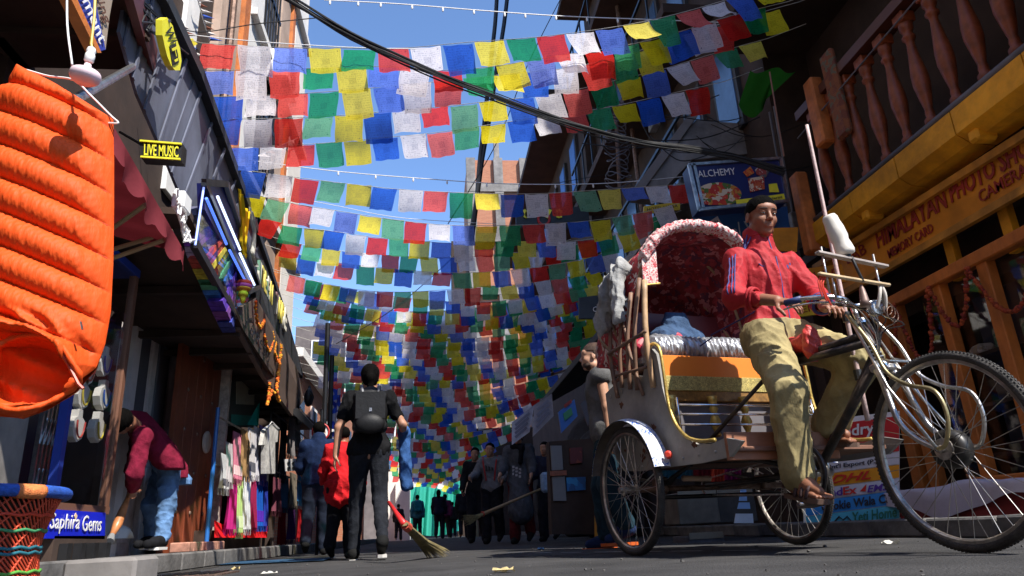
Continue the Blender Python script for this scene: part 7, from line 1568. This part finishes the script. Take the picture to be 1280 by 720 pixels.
for i, (x, y0, y1, w_, c, lab, kd) in enumerate(garm):
    if kd == 'tshirt':
        t = thing('t_shirt', lab, 't-shirt', aX(x, y1, XC+.1)); MB().prism([aX(a_, b_, XC+.15) for a_, b_ in ((328, 556), (331, 538), (338, 532), (344, 530), (348, 536), (347, 552), (344, 553), (344, 592), (331, 592), (331, 556))], (-.05, 0, 0)).build('cloth', C_('white_tee', c), t); MB().tube([aX(331, 538, XC+.16), aX(340, 527, XC+.16), aX(349, 536, XC+.16)], .006, 5).build('hanger', M['white'], t)
    else: scarf(x, y0, y1, w_, c, lab, X=XC-.05*(i % 2), seed=30+i)
cdm = thing('icon_card', 'white price card with six little dark icons hanging in the clothes stall', 'card', aX(367, 582, XC+.25))
plateX('card', [(356, 574), (377, 573), (378, 588), (357, 589)], XC+.25, M['whitep'], cdm, .01)
for i in range(3):
    for j in range(2): x, y = 359.5+i*6.2, 577+j*6.5; plateX('icon', [(x, y), (x+3.6, y-.2), (x+3.2, y+2.5), (x+1.8, y+3.8), (x+.6, y+2.6)], XC+.262, M['black'], cdm, .004)
# parking sign
ps = thing('no_parking_sign', 'round no parking sign with a barred P beyond the clothes stall', 'sign', aY(401, 540, 9.5)); cpk = aY(401, 540, 9.4); nY = V(0, -1, 0)
MB().lathe(cpk+V(0, .01, 0), [(.115, 0), (.115, .012)], nY, 30).build('disc', M['whitep'], ps); MB().tube([cpk+V(.105*math.cos(a), -.008, .105*math.sin(a)) for a in np.linspace(0, 6.283, 36, endpoint=False)], .011, 8, closed=True).build('red_ring', mat('sign_ring_red', (.45, .02, .02), .5), ps)
text('P', ink, ps, cpk+V(-.035, -.006, -.06), cpk+V(.045, -.006, -.06), cpk+V(-.035, -.006, .065), bold=.04); MB().beam(cpk+V(-.07, -.014, .07), cpk+V(.07, -.014, -.07), .018, .004, (0, 1, 0)).build('red_bar', MATS['sign_ring_red'], ps); MB().tube([cpk+V(0, .03, -1.75), cpk+V(0, .03, .3)], .02, 8).build('post', M['blackmet'], ps)
# dark street pole and blue white cloths beyond
for i, (x, X_, lab) in enumerate(((404, 9.9, 'dark utility pole beside the parking sign'), (411, 10.4, 'second dark utility pole behind the parking sign'))):
    p = aY(x, 560, X_); tag(MB().tube([(p[0], X_, .1), (p[0], X_, 3.1-.35*i)], .035, 8).build('utility_pole', M['blackmet'], None), lab, 'pole')
bwp = pattern('blue_white_print', [(.02, .06, .5), (.6, .6, .65), (.03, .1, .6), (.5, .5, .6), (.02, .03, .3)], 9, bump=0)
for i, (x0, x1, y0, y1, lab) in enumerate(((410, 426, 486, 536, 'blue and white patterned cloth hanging high behind the parking sign'), (409, 424, 540, 574, 'blue and white patterned cloth hanging low behind the parking sign'))):
    tag(MB().grid(lambda u, v: aY(x0+(x1-x0)*u, y0+(y1-y0)*v, 12.6+.3*i)+V(0, .05*math.sin(u*12+v*3), 0), 14, 10).build('printed_cloth', bwp, None, True), lab, 'cloth')
tag(MB().prism([aY(x, y, 10.8) for x, y in ((360, 512), (372, 510), (398, 538), (392, 540))], (0, .4, 0)).build('black_umbrella_edge', M['black'], None), 'black tilted shade board over the clothes stall', 'shade') 
# dark hanging things at the end of the script board
for i, (x, y, r) in enumerate(((368, 505, .14), (386, 497, .12), (374, 522, .10))):
    b = SDF(); c = aX(x, y, -2.1); b.ell(c, (r*.6, r*.9, r*1.3), None, .03); b.cap(c, c+V(0, .05, r*1.8), r*.5, .02, .04); b.fold = folds(.02, 20, i); tag(b.mesh('hanging_bag', .012, M['black'], None), ('leftmost dark bag hanging at the end of the script board', 'highest dark bag hanging at the end of the script board', 'lowest small dark bag hanging at the end of the script board')[i], 'bag')
# blue-grey tarp strip lying at the kerb
tag(MB().grid(lambda u, v: V(-1.9+1.0*u, 6.9+.9*v-.5*u, .012+.006*math.sin(u*19)*math.sin(3.1*v)), 20, 3).build('groundsheet', C_('blue_sheet', (.03, .08, .15)), None, True), 'flat blue grey groundsheet lying on the road by the left kerb', 'sheet')
# ---- right side clutter beyond the rickshaw
hangs = [([(640, 528), (668, 506), (662, 540), (640, 556)], (.5, .5, .58), 'pale printed banner at the far end of the shop awning row', 9.), ([(668, 506), (690, 492), (692, 520), (666, 546)], (.32, .30, .33), 'grey printed banner next to the pale one', 8.6)]
for i, (p, c, lab, Y) in enumerate(hangs):
    t = thing('hanging_banner', lab, 'banner', aY(*p[0], Y)); plateY('cloth', p, Y, mat('banner_c%d' % i, c, .8, .25, 6, .3), t, .02)
    for k in range(4): 
        f_ = .2+.18*k; a_ = V(*[*(np.array(p[0])*(1-f_)+np.array(p[3])*f_)])+0; 
        q0 = (p[0][0]+4+(p[3][0]-p[0][0])*f_, p[0][1]-2+(p[3][1]-p[0][1])*f_); q1 = (p[1][0]-5+(p[2][0]-p[1][0])*f_, p[1][1]+3+(p[2][1]-p[1][1])*f_); MB().beam(aY(*q0, Y-.01), aY(*q1, Y-.01), .03, .004, (0, 1, 0)).build('print_line', mat('faint_ink', (.2, .2, .26)), t)
bs = thing('blue_shop_sign', 'blue projecting shop sign hanging under the dark awnings', 'sign', aY(710, 510, 8.)); plateY('board', [(698, 515), (718, 499), (722, 520), (702, 541)], 8., mat('shop_blue', (.02, .12, .42), .4), bs, .05); plateY('green_patch', [(704, 517), (714, 509), (716, 518), (706, 526)], 7.98, mat('patch_green', (.05, .25, .12)), bs, .01); plateY('top_label', [(705, 506), (714, 499), (715, 503), (706, 510)], 7.98, mat('label_red', (.3, .04, .03)), bs, .01)
da = thing('dark_awning', 'long dark sloping awning over the right hand shops behind the rickshaw', 'awning', aX(700, 500, 3.2))
MB().prism([(3.3, 6.9, 3.1), (3.3, 15, 3.1), (2.2, 15, 2.55), (2.2, 8.4, 2.55)], (0, 0, .04)).build('sheet', M['tindark'], da); MB().beam((2.2, 8.4, 2.53), (2.2, 15, 2.53), .04, .1).build('edge', M['black'], da)
ss = thing('script_banner', 'dark grey banner with hand painted script beside the rickshaw', 'banner', aY(745, 500, 7.2)); plateY('board', [(725, 505), (762, 476), (764, 500), (735, 532)], 7.2, mat('slate_board', (.07, .065, .075), .7), ss, .03)
text('Nature', mat('pale_script', (.22, .2, .22)), ss, aY(738, 517, 7.18), aY(760, 497, 7.18), aY(737, 509, 7.18), slant=.3); text('Trek', MATS['pale_script'], ss, aY(742, 525, 7.18), aY(756, 512, 7.18), aY(741, 518, 7.18), slant=.3)
cf = thing('cafe_sign', 'black Cafe sign with white letters left of the rickshaw hood', 'sign', aY(748, 386, 7.6)); plateY('board', [(724, 372), (770, 366), (770, 398), (724, 398)], 7.6, M['black'], cf, .04); text('Cafe', M['whitep'], cf, aY(741, 390, 7.58), aY(757, 389, 7.58), aY(741, 383.5, 7.58))
cl2 = thing('zigzag_signboard', 'black sign board with yellow strokes and a red ring above the far shops', 'sign', aY(680, 270, 12)); plateY('board', [(645, 262), (735, 258), (738, 286), (645, 284)], 12., M['black'], cl2, .05)
for i, (x, d) in enumerate(((655, 5), (661, -5), (688, -5), (696, 5), (701, -4))): MB().beam(aY(x, 262, 11.97), aY(x+d, 272, 11.97), .06, .01, (0, 1, 0)).build('yellow_stroke', yl, cl2)
MB().tube([aY(680+7*math.cos(a), 274+7*math.sin(a), 11.97) for a in np.linspace(0, 6.283, 24, endpoint=False)], .025, 6, closed=True).build('red_ring', MATS['sign_ring_red'], cl2)
hl = thing('horizon_sign', 'narrow yellow sign strip with black lettering beneath a white flag', 'sign', aY(830, 262, 7.5)); plateY('board', [(805, 258), (850, 252), (850, 262), (805, 267)], 7.5, MATS['bright_sign'], hl, .03); text('HOTEL LHASA', ink, hl, aY(809, 264, 7.48), aY(847, 259, 7.48), aY(809, 260, 7.48))
# picture stand
pst = thing('picture_stand', 'dark stand with two pale panels and framed pictures outside the shop', 'display stand', aY(700, 650, 7.4)*V(1, 1, 0)+V(0, 0, .1))
plateY('frame', [(686, 552), (742, 548), (748, 668), (690, 668)], 7.45, M['darkwall'], pst, .2); plateY('pale_panel', [(688, 557), (702, 557), (704, 587), (690, 588)], 7.42, mat('pale_panel', (.15, .145, .145)), pst); plateY('pale_panel', [(690, 596), (706, 595), (708, 626), (692, 626)], 7.42, MATS['pale_panel'], pst); MB().beam(aY(688, 592, 7.41), aY(708, 591, 7.41), .05, .03, (0, 1, 0)).build('wood_bar', M['redwood'], pst)
plateY('picture', [(708, 597), (732, 596), (732, 612), (709, 614)], 7.42, pattern('sea_picture', [(.02, .12, .3), (.03, .2, .4), (.02, .08, .2)], 14, bump=0), pst); plateY('picture', [(712, 560), (728, 559), (728, 578), (713, 580)], 7.42, pattern('sunset_picture', [(.2, .04, .02), (.1, .02, .02)], 14, bump=0), pst)
for i, (x, c) in enumerate(((748, (.5, .25, .02)), (754, (.03, .05, .3)))):
    t = thing('door_post', ('ochre door post behind the rickshaw wheel', 'blue starred door post behind the rickshaw wheel')[i], 'post', aY(x, 680, 7.)); plateY('shaft', [(x-3, 560), (x+3+3*i, 560), (x+4+3*i, 672), (x-2, 672)], 7.+.05*i, mat('post_c%d' % i, c), t, .1)
    if i: 
        for k in range(3): plateY('star', [(x+1, 590+k*14), (x+4, 594+k*14), (x+1, 598+k*14), (x-2, 594+k*14)], 7.03, yl, t, .01)
# goods seen under the rickshaw floor
for i, (x0, x1, y0, y1, c, lab) in enumerate(((822, 866, 562, 598, (.015, .06, .08), 'dark teal cloth hung behind the rickshaw axle'), (868, 888, 564, 600, (.18, .01, .015), 'dark red cloth hung behind the rickshaw axle'), (890, 904, 562, 602, (.50, .05, .02), 'orange red cloth hung behind the rickshaw axle'), (906, 926, 562, 600, (.2, .01, .06), 'dark pink cloth hung behind the rickshaw axle'))):
    scarfY = lambda u, v: aY(x0+(x1-x0)*u, y0+(y1-y0)*v, 6.3+.1*i)+V(0, .03*math.sin(u*22+i), 0)
    tag(MB().grid(scarfY, 24, 6).build('hanging_cloth', C_('hang_%d' % i, c), None, True), lab, 'cloth')
for i, (x0, x1, y0, y1, c, lab, Y) in enumerate(((850, 896, 614, 656, (.17, .15, .12), 'brown cardboard carton seen under the axle', 6.0), (900, 942, 612, 654, (.08, .07, .06), 'darker carton next to the brown one', 6.2), (862, 905, 668, 686, (.12, .12, .14), 'flat grey carton on the kerb under the axle', 5.9))):
    a_, b_ = aY(x0, y1, Y), aY(x1, y0, Y); t = thing('carton', lab, 'carton', ((a_+b_)/2)*V(1, 1, 0)+V(0, 0, a_[2])); MB().box(((a_+b_)/2)+V(0, .2, 0), (b_[0]-a_[0], .4, b_[2]-a_[2]), bev=.008).build('box', mat('card_%d' % i, c, .85, .2, 6), t); MB().box(((a_+b_)/2)*V(1, 1, 0)+V(0, -.003, b_[2]-.0), (b_[0]-a_[0]-.02, .01, .05)).build('tape', mat('tape_tan', (.2, .17, .12), .4), t)
for i, (x0, x1, y0, y1) in enumerate(((924, 934, 612, 626), (922, 938, 628, 636), (918, 942, 642, 654))): tag(plateY('paper_card', [(x0+2, y0), (x1-1, y0), (x1, y1), (x0, y1)], 5.6, mat('paper_blue' if i < 2 else 'paper_white', (.25, .4, .65) if i < 2 else (.6, .62, .66), .6), None, .01), ('topmost blue and white card in the sunlit stack behind the axle', 'middle blue card in the sunlit stack behind the axle', 'large white card lowest in the sunlit stack')[i], 'card')
# dark shop interiors behind the right side stalls
rs_ = thing('cafe_shopfront', 'dark pillared shop facades along the right side behind the rickshaw', 'shopfront', (4.25, 10, .1))
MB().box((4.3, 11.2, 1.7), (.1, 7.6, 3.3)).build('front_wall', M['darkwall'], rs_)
for k in range(5): MB().box((4.2, 8.2+k*1.5, 1.6), (.14, .12, 3.1)).build('pillar', M['soffit'], rs_)
dg = thing('goods_heap', 'dark heap of covered stall goods by the far right shops', 'stall', (2.4, 12.5, .1))
b = SDF(); 
for i in range(9): b.ell(V(2.6+R_.uniform(-.3, .6), 9.8+i*.75, .5+R_.uniform(0, .5)), (.45, .5, .6+R_.uniform(0, .4)), None, .2)
b.fold = folds(.05, 6, 3); b.mesh('cover', .04, mat('dark_cover', (.025, .022, .024), .9, .4, 4, .5), dg)
# ---- grit, litter and cracks on the near road
grit = MB()
for i in range(260):
    x, y = R_.uniform(-2, 3), R_.uniform(1.3, 7.); s = R_.uniform(.003, .009)*(1 if R_.random() < .9 else 2.2); grit.box((x, y, s*.35), (s, s*R_.uniform(.6, 1.3), s*.7), frame((R_.uniform(-1, 1), R_.uniform(-1, 1), 2)))
tag(grit.build('road_grit', mat('grit', (.09, .085, .08), .9, .4, 40), None), 'scattered grit and little stones on the near road surface', 'grit', kind='stuff')
for i, (x, y) in enumerate(((-.9, 4.3), (.3, 3.2), (.9, 6.2), (2.4, 3.7), (-1.4, 5.6))):
    a = R_.uniform(0, 6); tag(MB().grid(lambda u, v: V(x, y, .012)+V(math.cos(a), math.sin(a), 0)*(u-.5)*.09+V(-math.sin(a), math.cos(a), 0)*(v-.5)*.05+V(0, 0, .012*math.sin(u*7+i)*math.sin(v*5)), 5, 3).build('paper_scrap', cloth('scrap_%d' % (i % 3), ((.6, .58, .52), (.5, .4, .2), (.15, .3, .5))[i % 3], .1), None), ('pale paper scrap lying near the left kerb', 'tan wrapper lying in the middle of the near road', 'blue wrapper lying beyond the near rear wheel', 'pale paper scrap beside the right kerb', 'tan wrapper by the feet of the walking woman')[i], 'litter')
for i in range(6):
    x, y = R_.uniform(-1.5, 2.), 2.0+i*.55; pts = [(x+.22*k+R_.uniform(-.03, .03), y+R_.uniform(-.05, .05)+.04*k) for k in range(6)]
    decal('road_crack', [(px_, py_-.004*(1+k % 2)) for k, (px_, py_) in enumerate(pts)]+[(px_, py_+.005) for px_, py_ in pts[::-1]], .003, mat('crack_black', (.015, .015, .015), .95))
for i, (x, y, r) in enumerate(((.1, 2.4, .35), (-1.2, 3.4, .28), (1.3, 5.2, .5))):
    decal('road_patch', [(x+r*(1+.2*math.sin(a*3+i))*math.cos(a)*1.6, y+r*(1+.15*math.cos(a*4))*math.sin(a)) for a in np.linspace(0, 6.283, 22, endpoint=False)], .002, mat('patch_asphalt', (.038, .037, .037), .8, .4, 12, .8, bscale=90))
# ---- wear, fittings and services on the facades
ac = thing('air_conditioner', 'grimy white air conditioner box high on the pale left facade', 'air conditioner', aX(330, 95, XL)); c = aX(330, 95, XL)+V(.3, 0, 0)
MB().box(c, (.35, .8, .55), bev=.02).build('casing', M['whitep'], ac); MB().lathe(c+V(.18, 0, 0), [(.21, 0), (.21, .01), (.19, .012)], (1, 0, 0), 20).build('fan_grille', M['blackmet'], ac)
for k in range(5): MB().box(c+V(.19, 0, -.18+.09*k), (.01, .42, .012)).build('grille_bar', M['whitep'], ac)
for i, (x, y, X, lab) in enumerate(((822, 150, 4.2, 'grey electricity meter box beside the broken ledge'), (1000, 290, 4.15, 'small grey meter box under the yellow ledge'), (300, 130, XL, 'rusty junction box on the left facade behind the flags'))):
    c = aX(x, y, X); sg_ = -1 if X > 0 else 1; t = thing('meter_box', lab, 'meter box', c); MB().box(c+V(sg_*.08, 0, 0), (.14, .28, .38), bev=.01).build('box', mat('meter_grey', (.22, .22, .22), .5, .3, 8), t); MB().box(c+V(sg_*.155, 0, .06), (.01, .14, .1)).build('dial_window', M['pane'], t)
    for k in range(2): MB().tube([c+V(sg_*.08, -.06+.12*k, .19), c+V(sg_*.05, -.06+.12*k, 1.6)], .014, 6).build('conduit', M['pipe'], t)
for i, (x, X, z0, z1, lab) in enumerate(((287, XL+.18, 3.4, 14, 'orange stained rain pipe down the left facade'), (790, 3.9, 3.6, 14, 'grey rain pipe on the dark balcony building'))):
    c = aX(x, 60 if i == 0 else 160, X); t = thing('rain_pipe', lab, 'pipe', (c[0], c[1], z0)); MB().tube([(c[0], c[1], z0), (c[0], c[1], z1)], .045, 8).build('pipe', M['rust'], t)
    for k in range(6): MB().tube([(c[0], c[1], z0+.6+k*1.8), (c[0], c[1], z0+.66+k*1.8)], .06, 8).build('collar', M['pipe'], t)
# coils and drooping wires where the bundle meets the right hand buildings
cw = thing('wire_coil', 'spiky stacked coils of wire strapped to a post left of the broken ledge', 'cables', aY(770, 200, 8.6))
for i in range(16): p = aY(768+i*.4, 130+i*7, 8.6); MB().tube([p+V((.17+.03*math.sin(i))*math.cos(a), .1*math.sin(a), .05*math.sin(a*2+i)) for a in np.linspace(0, 6.283, 14, endpoint=False)], .008, 4, closed=True).build('loop', M['pipe'], cw)
MB().tube([aY(768, 110, 8.6), aY(776, 260, 8.6)], .03, 7).build('post', M['rust'], cw)
for i in range(12):
    x0, y0 = 690+R_.uniform(0, 200), 135+R_.uniform(-10, 45); x1, y1 = x0+R_.uniform(60, 170), y0+R_.uniform(-30, 40); Y = 6.6+R_.uniform(0, 2)
    tag(MB().tube(spline([aY(x0, y0, Y), aY((x0+x1)/2, (y0+y1)/2+R_.uniform(10, 26), Y), aY(x1, y1, Y)], 14), R_.choice((.005, .007)), 5, cap=False).build('drooping_wire', M['black'], None), 'thin black wire drooping in front of the dark balconies', 'cable', 'drooping wires in front of the dark balconies')
# bolts, rust streaks and dents on the rickshaw panel
rp_ = mat('rust_patch', (.16, .06, .03), .9, .5, 40, .5)
for i in range(9):
    u, z, r = R_.uniform(-.2, .6), R_.uniform(.47, .62) if i > 3 else R_.uniform(.6, .9), R_.uniform(.008, .026)
    if u > .3 and z > .55: u = .1
    B_().prism([(u+r*math.cos(a)*(1+.5*math.sin(a*3+i)), -.4895, z+r*.8*math.sin(a)*(1+.4*math.cos(a*5+i))) for a in np.linspace(0, 6.283, 12, endpoint=False)], (0, -.0012, 0)).build('rust_patch', rp_)
for u in (-.25, -.1, .1, .25): B_().lathe((u, -.489, .93), [(.009, 0), (.009, .004), (.005, .006)], (0, -1, 0), 8).build('bolt', M['steel'])
# stitched seams on the vest
def vseam(k):
    pts = []
    for i in range(46):
        x = -60+i*4.6; y = 40.*0+41.*k+.40*(x-40); l, r_ = outline(min(max((y-92)/432, 0), 1))[:2]
        if y < 98 or y > 505 or x < l+4 or x > r_-4: continue
        if ((x-36)/64)**2+((y-466)/45)**2 < 1.5: continue
        pts.append(vest(1)((x-l)/(r_-l), (y-92)/432)+V(0, -.002, 0))
    return pts
for k in range(2, 14):
    p = vseam(k)
    if len(p) > 3: MB().tube(p, .0016, 4).build('seam', mat('seam_thread', (.45, .04, .006), .8), vs)
# roadside grime: gutter strip and drain cover by the left kerb
for i in range(14):
    y = 1.6+i*.75; decal('gutter_dirt', [(-1.9, y), (-1.9+R_.uniform(.05, .22), y+.1), (-1.9+R_.uniform(.1, .3), y+.4), (-1.9+R_.uniform(.04, .2), y+.74), (-1.9, y+.74)], .0025, mat('gutter_grime', (.03, .026, .022), .95, .5, 30))
dc = thing('drain_cover', 'rusty iron drain cover set in the road by the left kerb', 'drain cover', (-1.5, 4.9, 0))
MB().box((-1.5, 4.9, .003), (.5, .4, .012)).build('frame', M['rust'], dc)
for k in range(7): MB().box((-1.68+.06*k, 4.9, .012), (.03, .34, .012)).build('bar', M['blackmet'], dc)
